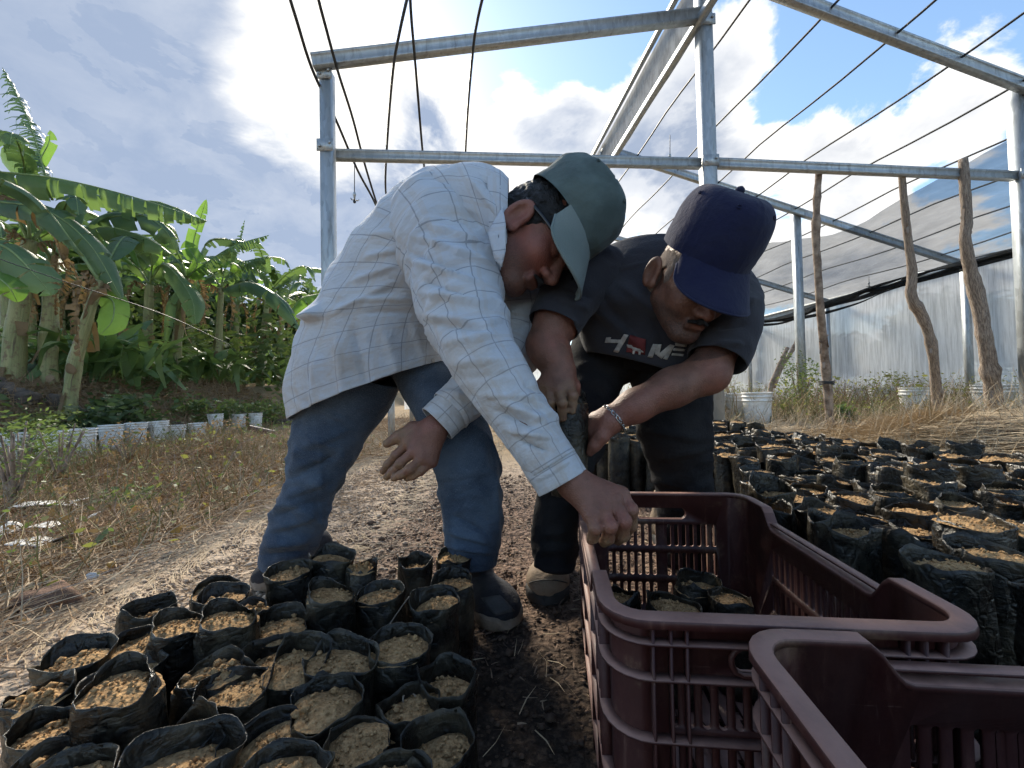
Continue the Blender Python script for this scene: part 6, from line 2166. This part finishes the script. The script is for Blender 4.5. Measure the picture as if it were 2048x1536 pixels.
# glasses
A = Acc()
for q in (-1, 1):
    acc_tube(A, catmull([H1(-.02, q * .083, .004), H1(.03, q * .080, .006), H1(.098, q * .066, .004)], 10), .0040, 6)
acc_tube(A, catmull([H1(.100, -.066, .006), H1(.117, -.03, .010), H1(.121, 0, .008), H1(.117, .03, .010), H1(.100, .066, .006)], 16), .0028, 6)
gl = A.build('glasses', M_GLASS, MAN1)
for q in (-1, 1):
    break
    u_, v_ = np.meshgrid(np.linspace(0, 2 * np.pi, 25)[:-1], np.linspace(0.02, 1, 5))
    X = np.cos(u_) * .026 * v_; Z = np.sin(u_) * .019 * v_
    Vg = np.array([H1(.118 - (abs(x + q * .034) ** 2) * 5.2, q * .034 + x, -.010 + z_) for x, z_ in zip(X.ravel(), Z.ravel())])
    lens = obj('lens', Vg, [grid_faces(5, 24, True)], M_GLASS, gl); so = lens.modifiers.new('thick', 'SOLIDIFY'); so.thickness = .002
capmesh(MAN1, C1, f1, r1, u1, M_GREENCAP, .108, .095, .122, 3, .092, 46, 62, .036, .0, M_GREENBRIM, .0045)

# shirt trunk
rings = [ring_lr((588, 838), (893, 722), 1.04, .150), ring_lr((580, 775), (898, 690), 1.04, .155), ring_lr((604, 695), (905, 640), 1.03, .158), ring_lr((652, 600), (925, 600), 1.01, .160),
         ring_lr((700, 505), (950, 575), .99, .165), ring_lr((780, 412), (985, 560), .97, .165), ring_lr((858, 358), (1000, 570), .95, .155), ring_lr((920, 342), (1006, 590), .915, .140), ring_lr((975, 346), (1004, 592), .885, .122), ring_lr((1004, 360), (1004, 586), .87, .112)]
F1 = [(640, 640, 800, 560, 9, .006), (690, 570, 800, 530, 8, .006), (660, 610, 815, 575, 7, -.005), (720, 520, 800, 500, 7, .006), (690, 600, 830, 600, 7, .006), (700, 625, 840, 628, 6, -.004), (740, 470, 805, 470, 8, .005),
      (670, 660, 690, 830, 14, .008), (700, 640, 740, 800, 12, -.006), (760, 650, 800, 770, 13, .005), (630, 700, 620, 850, 11, .005), (840, 620, 880, 710, 9, -.007), (820, 640, 850, 740, 10, .006),
      (800, 470, 870, 380, 8, -.005), (930, 350, 1000, 440, 10, .006), (960, 350, 1010, 420, 7, -.006), (880, 400, 960, 430, 9, .004), (985, 470, 1000, 560, 9, .006), (970, 480, 985, 580, 6, -.006), (612, 640, 650, 625, 14, .022), (600, 790, 640, 850, 8, -.004)]
sh = cloth('shirt', MAN1, rings, 150, 200, M_PLAID, .002, folds=F1, rib=(.009, 5, 11, 1.2), nz_amp=.0040, nz_scale=7, seed=2, stretch=(1, 1, 1.0), fine=.0006)
near = [(858, 432, .90, 84, 1.0), (888, 478, .862, 92, 1.0), (908, 540, .83, 90, .98), (925, 610, .80, 82, .98), (955, 690, .765, 73, .98), (1000, 765, .735, 64, .98), (1045, 835, .715, 57, .96), (1082, 895, .700, 53, .95), (1104, 930, .692, 50, .92)]
F2 = [(815, 470, 960, 520, 8, .007), (805, 500, 950, 560, 7, -.006), (812, 520, 970, 570, 7, .007), (820, 555, 960, 600, 6, -.005), (830, 585, 990, 612, 7, .007), (845, 450, 975, 490, 7, .006), (860, 425, 985, 465, 6, -.005),
      (845, 630, 960, 650, 9, .008), (850, 650, 985, 665, 7, -.006), (880, 690, 1000, 668, 7, .006), (960, 655, 1005, 640, 7, .006), (905, 730, 1010, 720, 8, .005), (930, 760, 1040, 745, 8, -.004), (960, 790, 1085, 800, 9, .006), (985, 820, 1075, 860, 9, -.008),
      (990, 800, 1100, 850, 9, .008), (1010, 860, 1110, 880, 7, .006), (1030, 880, 1100, 905, 6, -.007), (1060, 800, 1120, 850, 8, .006), (1045, 770, 1085, 790, 8, -.004), (940, 420, 990, 520, 8, .006), (960, 430, 1000, 500, 6, -.006)]
cloth('sleeve', MAN1, tube_rings(near), 130, 110, M_PLAID, .002, folds=F2, rib=(.010, 7, 22, .9), nz_amp=.0030, nz_scale=11, seed=5, stretch=(1, 1, 1.4), fine=.0007)
cuff = [(1090, 908, .698, 51, .92), (1103, 930, .692, 51.5, .90), (1116, 950, .688, 50.5, .88), (1125, 966, .685, 50, .86)]
ck = cloth('cuff', MAN1, tube_rings(cuff), 26, 90, M_PLAID, .0028, folds=[(1070, 965, 1150, 915, 5, .002)], nz_amp=.0018, nz_scale=14, seed=8)
far = [(1000, 520, .99, 66, 1.0), (1030, 575, 1.0, 66, 1.0), (1038, 640, .995, 62, 1.0), (1020, 705, .98, 58, 1.0), (970, 760, .94, 50, 1.0), (925, 800, .90, 43, 1.0), (898, 824, .88, 39, 1.0)]
cloth('sleeve', MAN1, tube_rings(far), 70, 80, M_PLAID, .002, rib=(.009, 7, 22, .9), nz_amp=.003, nz_scale=12, seed=15, folds=[(1000, 640, 1080, 600, 7, .006), (1010, 670, 1070, 640, 6, -.005), (900, 790, 960, 800, 7, .006), (930, 760, 990, 790, 6, -.005)])
cloth('cuff', MAN1, tube_rings([(905, 818, .885, 40, .95), (890, 833, .875, 40, .92), (874, 848, .867, 39, .9)]), 16, 70, M_PLAID, .0026, nz_amp=.0015, nz_scale=14, seed=18)
# collar: standing band and the fold with its point
cloth('collar', MAN1, [ring_lr((978, 346), (988, 590), .884, .122), ring_lr((1000, 352), (1004, 580), .872, .114), ring_lr((1018, 368), (1014, 566), .864, .100)], 18, 90, M_PLAID, .003, nz_amp=.002, nz_scale=12, seed=21)
cp = np.array([P(1006, 415, .755), P(988, 445, .752), P(976, 466, .748), P(990, 520, .742), P(1004, 535, .738), P(1012, 500, .736), P(1012, 450, .742)])
cen = cp.mean(0)
grid = np.concatenate([cen + (cp - cen) * q for q in (.05, .35, .7, 1.0)]) + np.concatenate([np.full((7, 1), .004 * (1 - q)) for q in (.05, .35, .7, 1.0)]) * CAMB
co = obj('collar_point', grid, [grid_faces(4, 7, True)], M_PLAID, MAN1, True, np.concatenate([(cp - cen)[:, ::2] * q for q in (.05, .35, .7, 1.0)])); so = co.modifiers.new('thick', 'SOLIDIFY'); so.thickness = .003

from mathutils.bvhtree import BVHTree


def bvh_of(o):
    dg = bpy.context.evaluated_depsgraph_get()
    return BVHTree.FromPolygons([v.co for v in o.data.vertices], [p.vertices[:] for p in o.data.polygons])


def onto(bvh, base, px, py, lift=.0015):
    """the point of a surface seen at a photograph direction."""
    d = FWD + (px - 1024) / F * RT + (768 - py) / F * UP
    h_ = bvh.ray_cast(Vector(CAMP - base), Vector(nrm(d)), 3)
    if h_[0] is None: return None, None
    nn = np.array(h_[1]); nn = nn if nn @ d < 0 else -nn
    return np.array(h_[0]) + base + nn * lift, nn


bv = bvh_of(sh)
for px, py in ((712, 800), (792, 762), (865, 721)):
    c, nn = onto(bv, base1, px, py, .0015)
    if c is None: continue
    A = Acc(); acc_tube(A, np.array([c - nn * .001, c + nn * .0008, c + nn * .0022, c + nn * .0024]), [.0056, .0058, .0050, .001], 14)
    A.build('button', M_BUTTON, sh)


def patch(bvh, base, quad, nu, nv, name, mat, parent, lift=.0015, thick=.0008):
    q = np.array(quad, float); V = []
    for j in range(nv):
        for i in range(nu):
            s_, t_ = i / (nu - 1), j / (nv - 1)
            p_ = (q[0] * (1 - s_) + q[1] * s_) * (1 - t_) + (q[3] * (1 - s_) + q[2] * s_) * t_
            c, nn = onto(bvh, base, p_[0], p_[1], lift)
            if c is None: return None
            V.append(c)
    o = obj(name, np.array(V), [grid_faces(nv, nu)], mat, parent)
    so = o.modifiers.new('thick', 'SOLIDIFY'); so.thickness = thick; so.offset = 0
    return o


M_TAGNAVY = simple('tag_navy', (.02, .02, .04), .7); M_TAGRED = simple('tag_red', (.20, .03, .04), .7)
patch(bv, base1, [(622, 850), (629, 847), (631, 855), (624, 858)], 4, 4, 'hem_tag', M_TAGNAVY, sh)
patch(bv, base1, [(629.5, 847), (635, 845), (637, 853), (631.5, 855)], 4, 4, 'hem_tag', M_LABEL, sh)
patch(bv, base1, [(635.5, 845), (643, 842), (645, 850), (637.5, 853)], 4, 4, 'hem_tag', M_TAGRED, sh)

# jeans
JF_L = [(590, 940, 660, 910, 9, .007), (575, 965, 690, 900, 8, -.006), (560, 1000, 660, 960, 9, .007), (545, 1035, 650, 1000, 9, -.006), (530, 1065, 640, 1030, 9, .007), (520, 1095, 630, 1080, 8, .008), (525, 1112, 620, 1105, 6, -.007), (600, 900, 700, 860, 10, .006), (640, 850, 640, 1100, 5, .003)]
legL = [(715, 735, 1.06, 92, 1.0), (688, 800, 1.07, 82, 1.0), (657, 870, 1.06, 64, 1.0), (632, 950, 1.06, 50, 1.0), (605, 1020, 1.07, 46, 1.05), (582, 1085, 1.09, 45, 1.1), (573, 1112, 1.10, 43, 1.15), (569, 1126, 1.10, 41, 1.2)]
cloth('trouser_leg', MAN1, tube_rings(legL), 110, 90, M_DENIM, .0025, folds=JF_L, rib=(.012, 6, 14, 1.0), nz_amp=.003, nz_scale=10, seed=31)
legR = [(822, 700, 1.07, 62, 1.2), (862, 770, 1.05, 55, 1.2), (908, 850, 1.02, 60, 1.1), (934, 930, .99, 62, 1.0), (940, 1000, .985, 58, 1.05), (945, 1060, .985, 55, 1.1), (946, 1095, .985, 51, 1.15), (945, 1118, .985, 48, 1.2)]
JF_R = [(870, 960, 990, 940, 9, .005), (890, 1060, 990, 1090, 8, .007), (900, 1030, 985, 1075, 7, -.006), (890, 1090, 990, 1108, 6, .007), (885, 910, 960, 880, 9, .005), (985, 880, 995, 1080, 5, .003), (900, 990, 980, 970, 9, -.004)]
cloth('trouser_leg', MAN1, tube_rings(legR), 110, 90, M_DENIM, .0025, folds=JF_R, rib=(.011, 6, 13, 1.0), nz_amp=.003, nz_scale=10, seed=33)
cloth('trouser_seat', MAN1, [ring_lr((640, 640), (860, 660), 1.05, .12), ring_lr((625, 695), (862, 700), 1.05, .12), ring_lr((645, 742), (815, 738), 1.055, .09)], 30, 70, M_DENIM, .0025, nz_amp=.003, nz_scale=10, seed=36)


def shoe(E, heel, toe, w_, hgt, mat, solemat, shaft=None, name='shoe', seed=0, capm=None, label=None):
    """low shoe lying along heel -> toe on the ground: sole, upper, laces; shaft = ankle point."""
    heel = np.array(heel, float); toe = np.array(toe, float); d = toe - heel; L = np.linalg.norm(d); d /= L
    s_ = np.cross(d, [0, 0, 1.0]); s_ /= np.linalg.norm(s_); Z = np.array([0, 0, 1.0])
    S = SDF()
    R = np.array([d, s_, Z])
    S.el(heel + d * L * .78 + Z * hgt * .36, R, np.array([L * .24, w_ * .50, hgt * .40]), .03)
    S.el(heel + d * L * .16 + Z * hgt * .48, R, np.array([L * .17, w_ * .40, hgt * .56]), .03)
    S.rc(heel + d * L * .2 + Z * hgt * .55, heel + d * L * .68 + Z * hgt * .36, w_ * .40, w_ * .38, .04)
    if shaft is not None:
        S.rc(heel + d * L * .18 + Z * hgt * .7, shaft, w_ * .38, w_ * .38, .03)
    gz_ = min(heel[2], toe[2]) + .014

    def cutp(X, q):
        q = np.maximum(q, gz_ - X[:, 2])
        return q + .0012 * vnoise(X * 60 + seed)
    V, fc = S.surface(.004, cutp)
    up = obj(name, V, fc, mat, E)
    t = np.linspace(0, 1, 40); pts = []
    def half(q): return w_ * (.36 + .15 * math.sin(min(1, q * 1.15) * math.pi * .62) - .05 * math.exp(-((q - .42) / .16) ** 2)) * math.sqrt(max(0, 1 - max(0, (q - .80) / .2) ** 2.2)) * math.sqrt(max(0, 1 - max(0, (.10 - q) / .1) ** 2))
    lft = [heel + d * L * q + s_ * half(q) for q in t]; rgt = [heel + d * L * q - s_ * half(q) for q in t[::-1]]
    ring = np.array(lft + rgt); n_ = len(ring)
    lev = []
    for zz, gr in ((0.0, .98), (.006, 1.03), (.020, 1.05), (.027, 1.02), (.030, .94)):
        c_ = ring.mean(0); q = c_ + (ring - c_) * gr; q[:, 2] = ring[:, 2] * 0 + min(heel[2], toe[2]) + zz * (1.25 if zz else 1); lev.append(q)
    obj('sole', np.concatenate(lev), [grid_faces(5, n_, True), np.array([list(range(n_))[::-1]]), np.array([list(range(4 * n_, 5 * n_))])], solemat, up)
    return up, heel, d, s_, L


lt = G(512, 1186, .0); lh = lt + np.array([.085, .235, 0])
up, *_ = shoe(MAN1, lh, lt, .098, .092, M_SHOE, M_SOLE, P(560, 1125, 1.14), 'shoe', 1)
rt_ = G(1020, 1262, .0); rh = rt_ + np.array([-.125, .225, 0])
up2, rh_, rd_, rs_, rL_ = shoe(MAN1, rh, rt_, .104, .096, M_SHOE, M_SOLE, P(950, 1105, 1.02), 'shoe', 2)
A = Acc()
for q in np.linspace(.30, .56, 5):
    c = rh_ + rd_ * rL_ * q
    zt = .096 * (1.02 - q * .62)
    acc_tube(A, catmull([c + rs_ * .034 + [0, 0, zt - .012], c + [0, 0, zt + .010], c - rs_ * .034 + [0, 0, zt - .012]], 8), .0030, 6)
A.build('laces', M_SHOE, up2)
bvs = bvh_of(up2)
M_OVERLAY = simple('grey_overlay', (.085, .080, .078), .7, 0, .25, .2, 30, .3, 160)
patch(bvs, base1, [(962, 1196), (1000, 1190), (1030, 1222), (990, 1232)], 9, 6, 'shoe_overlay', M_OVERLAY, up2, .0012)
patch(bvs, base1, [(990, 1234), (1032, 1224), (1050, 1246), (1012, 1254)], 9, 6, 'toe_cap', M_OVERLAY, up2, .0012)
bvs = bvh_of(up); patch(bvs, base1, [(512, 1130), (528, 1129), (529, 1140), (513, 1141)], 5, 5, 'tongue_label', M_LABEL, up, .004)
bvs = bvh_of(up2); patch(bvs, base1, [(972, 1122), (988, 1120), (990, 1134), (974, 1136)], 5, 5, 'tongue_label', M_LABEL, up2, .004)

# =============================================== MAN IN THE NAVY CAP
base2 = np.array([.33, 1.12, 0])
MAN2 = empty('person', base2, 'man in a navy cap and charcoal shirt stooping to hold a black bag', 'person', 'two men bending over the bags')
f2, r2, u2 = frame((.26, .79, .55), (.10, -.56, .82))
C2 = P(1410, 510, .790)
O2 = C2 - u2 * .050
S = SDF()
neck2 = P(1390, 560, .92)
H2 = head(S, O2 + f2 * .004, f2, r2, u2, neck2, .90, .090, (.006, .006), 1.12)
S.rc(neck2, P(1340, 590, 1.0), .058, .08, .05)
S.rc(P(1340, 590, 1.0), P(1300, 650, 1.06), .085, .085, .06)
S.rc(P(1300, 650, 1.06), P(1285, 680, 1.13), .085, .08, .06)
S.rc(P(1340, 570, .99), P(1200, 560, .96), .06, .045, .04)
S.rc(P(1340, 570, .99), P(1440, 585, .94), .06, .042, .04)
# right arm (on the left of the picture) down to the bag
a_sh, a_el, a_wr = P(1160, 580, .92), P(1092, 690, .875), P(1122, 742, .850)
S.chain([a_sh, P(1115, 640, .895), a_el], [.050, .046, .040], .03)
S.chain([a_el, P(1105, 712, .862), a_wr], [.041, .038, .030], .02)
m3 = [P(1138, 770, .822), P(1117, 776, .818), P(1098, 776, .828), P(1084, 770, .842)]
p3 = [P(1146, 792, 0.800), P(1124, 806, 0.794), P(1100, 806, 0.806), P(1083, 796, 0.826)]
t3 = [P(1144, 822, 0.804), P(1126, 836, 0.806), P(1103, 834, 0.816), P(1088, 822, 0.834)]
for q in range(4):
    S.rc(a_wr + (m3[q] - a_wr) * .1, m3[q], .023, .0145, .016)
    finger(S, [m3[q], p3[q], (p3[q] + t3[q]) / 2 - FWD * -.002, t3[q]], .0108, .0082)
S.chain([a_wr + np.array([.01, .01, -.01]), P(1146, 772, .862), P(1150, 800, .872), P(1148, 822, .875)], [.020, .0145, .0118, .0095], .010)
# left arm across to the foot of the bag
b_sh, b_el, b_wr = P(1455, 590, .90), P(1415, 746, .835), P(1222, 838, .850)
S.chain([b_sh, P(1444, 680, .86), b_el], [.046, .041, .041], .012)
S.chain([b_el, P(1345, 775, .835), P(1270, 812, .845), b_wr], [.041, .039, .033, .0258], .02)
m4 = [P(1191, 836, 0.870), P(1187, 852, 0.862), P(1189, 868, 0.860), P(1197, 880, 0.862)]
p4 = [P(1173, 850, 0.892), P(1169, 866, 0.888), P(1173, 882, 0.884), P(1183, 893, 0.882)]
t4 = [P(1173, 862, 0.915), P(1168, 878, 0.910), P(1171, 892, 0.906), P(1181, 900, 0.904)]
for q in range(4):
    S.rc(b_wr + (m4[q] - b_wr) * .12, m4[q], .022, .0150, .016)
    finger(S, [m4[q], p4[q], (p4[q] + t4[q]) / 2, t4[q]], .0125, .009)
S.chain([b_wr + np.array([-.01, -.012, -.005]), P(1204, 872, .836), P(1190, 890, .840), P(1180, 904, .846)], [.019, .0145, .012, .0095], .010)
V, fc = S.surface(.0032)
o = obj('body', V, fc, M_SKIN2, MAN2, True, None, {'dirt': dirtattr(V, t3 + p3 + t4, .04), 'beard': beardattr(V, O2, np.array([f2, r2, u2]), .90)})
Rm2 = np.array([f2, r2, u2])
SHr = SDF()
SHr.el(H2(-.006, 0, .022), Rm2, np.array([.089, .0700, .078]), .02)
SHr.rc(H2(-.055, -.03, -.045), H2(-.055, .03, -.045), .045, .045, .03)


def hairclip2(X, d):
    y = (X - O2) @ Rm2.T
    d = d + .0012 * vnoise(X * 150)
    cut = np.maximum(y[:, 0] + .012 - .045 * sstep(.0, .03, y[:, 2] + .002), -(y[:, 2] + .07))
    sb = np.maximum(np.abs(y[:, 0] - .016) - .011, np.maximum(-(y[:, 2] + .045), y[:, 2] - .05))
    return np.maximum(d, np.minimum(cut, sb))


V, fc = SHr.surface(.0034, hairclip2)
obj('hair', V, fc, M_STUBBLE, MAN2)
SM = SDF()
s2 = .95
SM.rc(H2(.095, -.023, -.064), H2(.103, 0, -.057), .0036, .0052, .005); SM.rc(H2(.103, 0, -.057), H2(.095, .023, -.064), .0052, .0036, .005)
V, fc = SM.surface(.002)
obj('moustache', V, fc, M_HAIR, MAN2)
capmesh(MAN2, C2, f2, r2, u2, M_NAVYCAP, .099, .083, .120, 9, .080, 44, 64, .022, .0, None, .0022)

# t-shirt
rings = [ring_lr((1168, 706), (1412, 778), 1.05, .140), ring_lr((1152, 645), (1440, 700), 1.015, .142), ring_lr((1140, 610), (1462, 650), .98, .138), ring_lr((1146, 570), (1474, 600), .985, .122),
         ring_lr((1180, 525), (1476, 560), .985, .105), ring_lr((1225, 488), (1480, 530), .985, .085), ring_lr((1285, 475), (1450, 520), .97, .065), ring_lr((1330, 490), (1435, 540), .94, .055)]
F3 = [(1150, 580, 1260, 690, 12, .008), (1180, 570, 1290, 700, 10, -.007), (1230, 560, 1320, 640, 12, .007), (1200, 620, 1300, 710, 9, .006), (1400, 620, 1380, 710, 12, .007), (1430, 620, 1410, 700, 9, -.007), (1300, 520, 1180, 556, 4, .003), (1260, 500, 1210, 560, 10, .006), (1450, 560, 1480, 640, 10, .006), (1300, 620, 1330, 700, 9, -.005)]
ts = cloth('shirt', MAN2, rings, 110, 150, M_TSHIRT, .002, folds=F3, rib=(.008, 5, 12, 1.2), nz_amp=.003, nz_scale=8, seed=41)
cloth('sleeve', MAN2, tube_rings([(1215, 545, .96, 58, 1.0), (1172, 565, .935, 60, 1.0), (1138, 595, .905, 57, 1.0), (1116, 630, .89, 54, 1.0), (1106, 652, .882, 51, 1.0)]), 50, 80, M_TSHIRT, .002, rib=(.008, 7, 20, .9), nz_amp=.002, nz_scale=12, seed=44, folds=[(1110, 600, 1180, 620, 7, .006), (1120, 575, 1190, 600, 6, -.005), (1100, 630, 1160, 650, 6, .005)])
cloth('sleeve', MAN2, tube_rings([(1425, 555, .96, 58, 1.0), (1450, 592, .915, 58, 1.0), (1456, 640, .868, 58, 1.1), (1444, 690, .85, 56, 1.1), (1432, 722, .84, 53, 1.05)]), 60, 80, M_TSHIRT, .002, rib=(.008, 7, 18, .9), nz_amp=.002, nz_scale=12, seed=47, folds=[(1440, 620, 1520, 600, 8, .006), (1430, 660, 1500, 650, 7, -.005), (1420, 690, 1490, 690, 7, .006)])
cloth('collar', MAN2, [ring_lr((1338, 492), (1440, 548), .935, .060), ring_lr((1348, 500), (1446, 552), .925, .058)], 8, 60, M_TSHIRT, .004, nz_amp=.001, seed=49)

# print on the chest: lettering with a red block between
bt = bvh_of(ts)
cq = lambda pts: [(1010 + x * .2246, 573 + y * .2246) for x, y in pts]
for q in ([(1062, 420), (1102, 430), (1012, 586), (968, 578)], [(930, 468), (1042, 470), (1036, 500), (925, 500)], [(905, 452), (948, 448), (935, 500), (892, 500)],
          [(1318, 508), (1362, 512), (1312, 632), (1266, 626)], [(1340, 512), (1392, 514), (1372, 610), (1335, 600)], [(1470, 512), (1508, 522), (1392, 642), (1350, 610)],
          [(1475, 530), (1508, 522), (1440, 650), (1405, 640)], [(1512, 498), (1620, 514), (1612, 536), (1512, 524)], [(1500, 545), (1602, 556), (1596, 574), (1494, 566)], [(1486, 590), (1590, 600), (1580, 618), (1478, 610)]):
    patch(bt, base2, cq(q), 7, 7, 'shirt_letter', M_PRINT, ts, .0022)
patch(bt, base2, cq([(1112, 434), (1254, 470), (1246, 604), (1078, 582)]), 12, 12, 'print_block', M_REDPRINT, ts, .0018)
for q in ([(1086, 512), (1130, 518), (1150, 548), (1098, 540)], [(1120, 528), (1210, 552), (1214, 580), (1140, 562)], [(1140, 560), (1162, 566), (1152, 600), (1136, 598)], [(1190, 570), (1212, 576), (1206, 606), (1188, 602)], [(1208, 556), (1236, 578), (1230, 586), (1206, 574)]):
    patch(bt, base2, cq(q), 5, 5, 'print_animal', M_PRINT, ts, .0030)

# trousers
PR = [(1235, 690, 1.13, 92, 1.0), (1192, 740, 1.10, 60, 1.05), (1172, 810, 1.05, 52, 1.0), (1146, 890, .99, 50, 1.0), (1124, 970, .985, 44, 1.05), (1112, 1040, 1.0, 42, 1.1), (1108, 1085, 1.02, 42, 1.15), (1108, 1112, 1.03, 41, 1.2)]
cloth('trouser_leg', MAN2, tube_rings(PR), 90, 80, M_BLACKDENIM, .0025, rib=(.011, 6, 18, 1.0), nz_amp=.003, nz_scale=11, seed=51, folds=[(1080, 985, 1140, 975, 6, .008), (1085, 1000, 1140, 1000, 5, -.006), (1080, 1070, 1140, 1060, 6, .007), (1085, 1085, 1145, 1090, 5, -.006), (1150, 740, 1220, 720, 7, .005), (1150, 770, 1215, 760, 7, .005)])
PL = [(1335, 700, 1.12, 92, 1.0), (1345, 780, 1.10, 72, 1.05), (1345, 850, 1.08, 68, 1.0), (1358, 910, 1.12, 58, 1.0), (1366, 985, 1.18, 52, 1.05), (1366, 1060, 1.24, 46, 1.1), (1364, 1125, 1.28, 42, 1.15)]
cloth('trouser_leg', MAN2, tube_rings(PL), 90, 80, M_BLACKDENIM, .0025, rib=(.011, 6, 15, 1.0), nz_amp=.003, nz_scale=11, seed=53, folds=[(1290, 860, 1400, 880, 8, .008), (1290, 830, 1400, 820, 7, -.006), (1310, 920, 1410, 900, 7, .006), (1315, 960, 1410, 990, 7, .005)])
cloth('trouser_seat', MAN2, [ring_lr((1165, 640), (1425, 690), 1.10, .12), ring_lr((1160, 690), (1428, 735), 1.12, .12), ring_lr((1180, 730), (1410, 770), 1.12, .10)], 30, 70, M_BLACKDENIM, .0025, nz_amp=.004, nz_scale=10, seed=55)
# boots
bt_ = G(1090, 1214, .0); bh = bt_ + np.array([.055, .255, 0])
b1, h_, d_, s_, L_ = shoe(MAN2, bh, bt_, .108, .110, M_BOOT, M_BOOTSOLE, P(1108, 1085, 1.13), 'boot', 5)
bvs = bvh_of(b1)
A = Acc()
th = np.linspace(-1, 1, 15)
cap_line = [onto(bvs, base2, 1052 + 88 * (q + 1) / 2, 1168 - 8 * (1 - q * q), .001)[0] for q in th]
cap_line = np.array([q for q in cap_line if q is not None])
if len(cap_line) > 4:
    acc_tube(A, cap_line, .0016, 5); A.build('toe_seam', M_BOOTSOLE, b1)
bt2 = np.array([.51, 1.22, float(terrain(.51, 1.22))])
shoe(MAN2, bt2 + [.03, .26, 0], bt2, .106, .110, M_BOOT, M_BOOTSOLE, bt2 + [.02, .20, .16], 'boot', 6)
# bracelet: flat curb links round the left wrist
wc = b_wr + (P(1270, 812, .845) - b_wr) * .12
tw = nrm(P(1270, 812, .845) - b_wr); e1 = nrm(-FWD - tw * (-FWD @ tw)); e2 = np.cross(tw, e1)
A = Acc()
NL = 26
for k in range(NL):
    a = 2 * np.pi * k / NL
    rr_ = .0305
    c = wc + rr_ * (math.cos(a) * e1 + math.sin(a) * e2) + tw * .006 * math.sin(a + .6)
    tg = -math.sin(a) * e1 + math.cos(a) * e2; od = math.cos(a) * e1 + math.sin(a) * e2
    th = np.linspace(0, 2 * np.pi, 11)
    lw = .0032 if k % 4 else .0038; ll = .0044 if k % 4 else .0062
    tilt_ = .5 * (1 if k % 2 else -1)
    acc_tube(A, c + np.cos(th)[:, None] * tg * ll + np.sin(th)[:, None] * (tw * lw * math.cos(tilt_) + od * lw * math.sin(tilt_)), .0011, 5, False)
A.build('bracelet', M_SILVER, MAN2)

# the bag he holds
S0 = P(1136, 858, .868)
hb = bag_mesh(201, .076, .215, .030, .05, 1, 38, .15, 0)
o = bag(0, 0, 0, hb, .6, 'narrow black bag held up between the hands of the man in the navy cap', 'bag in the hands')
del o['group']
o.location = tuple(P(1139, 990, .850)); o.rotation_euler = (rad(-2), rad(3), .6)
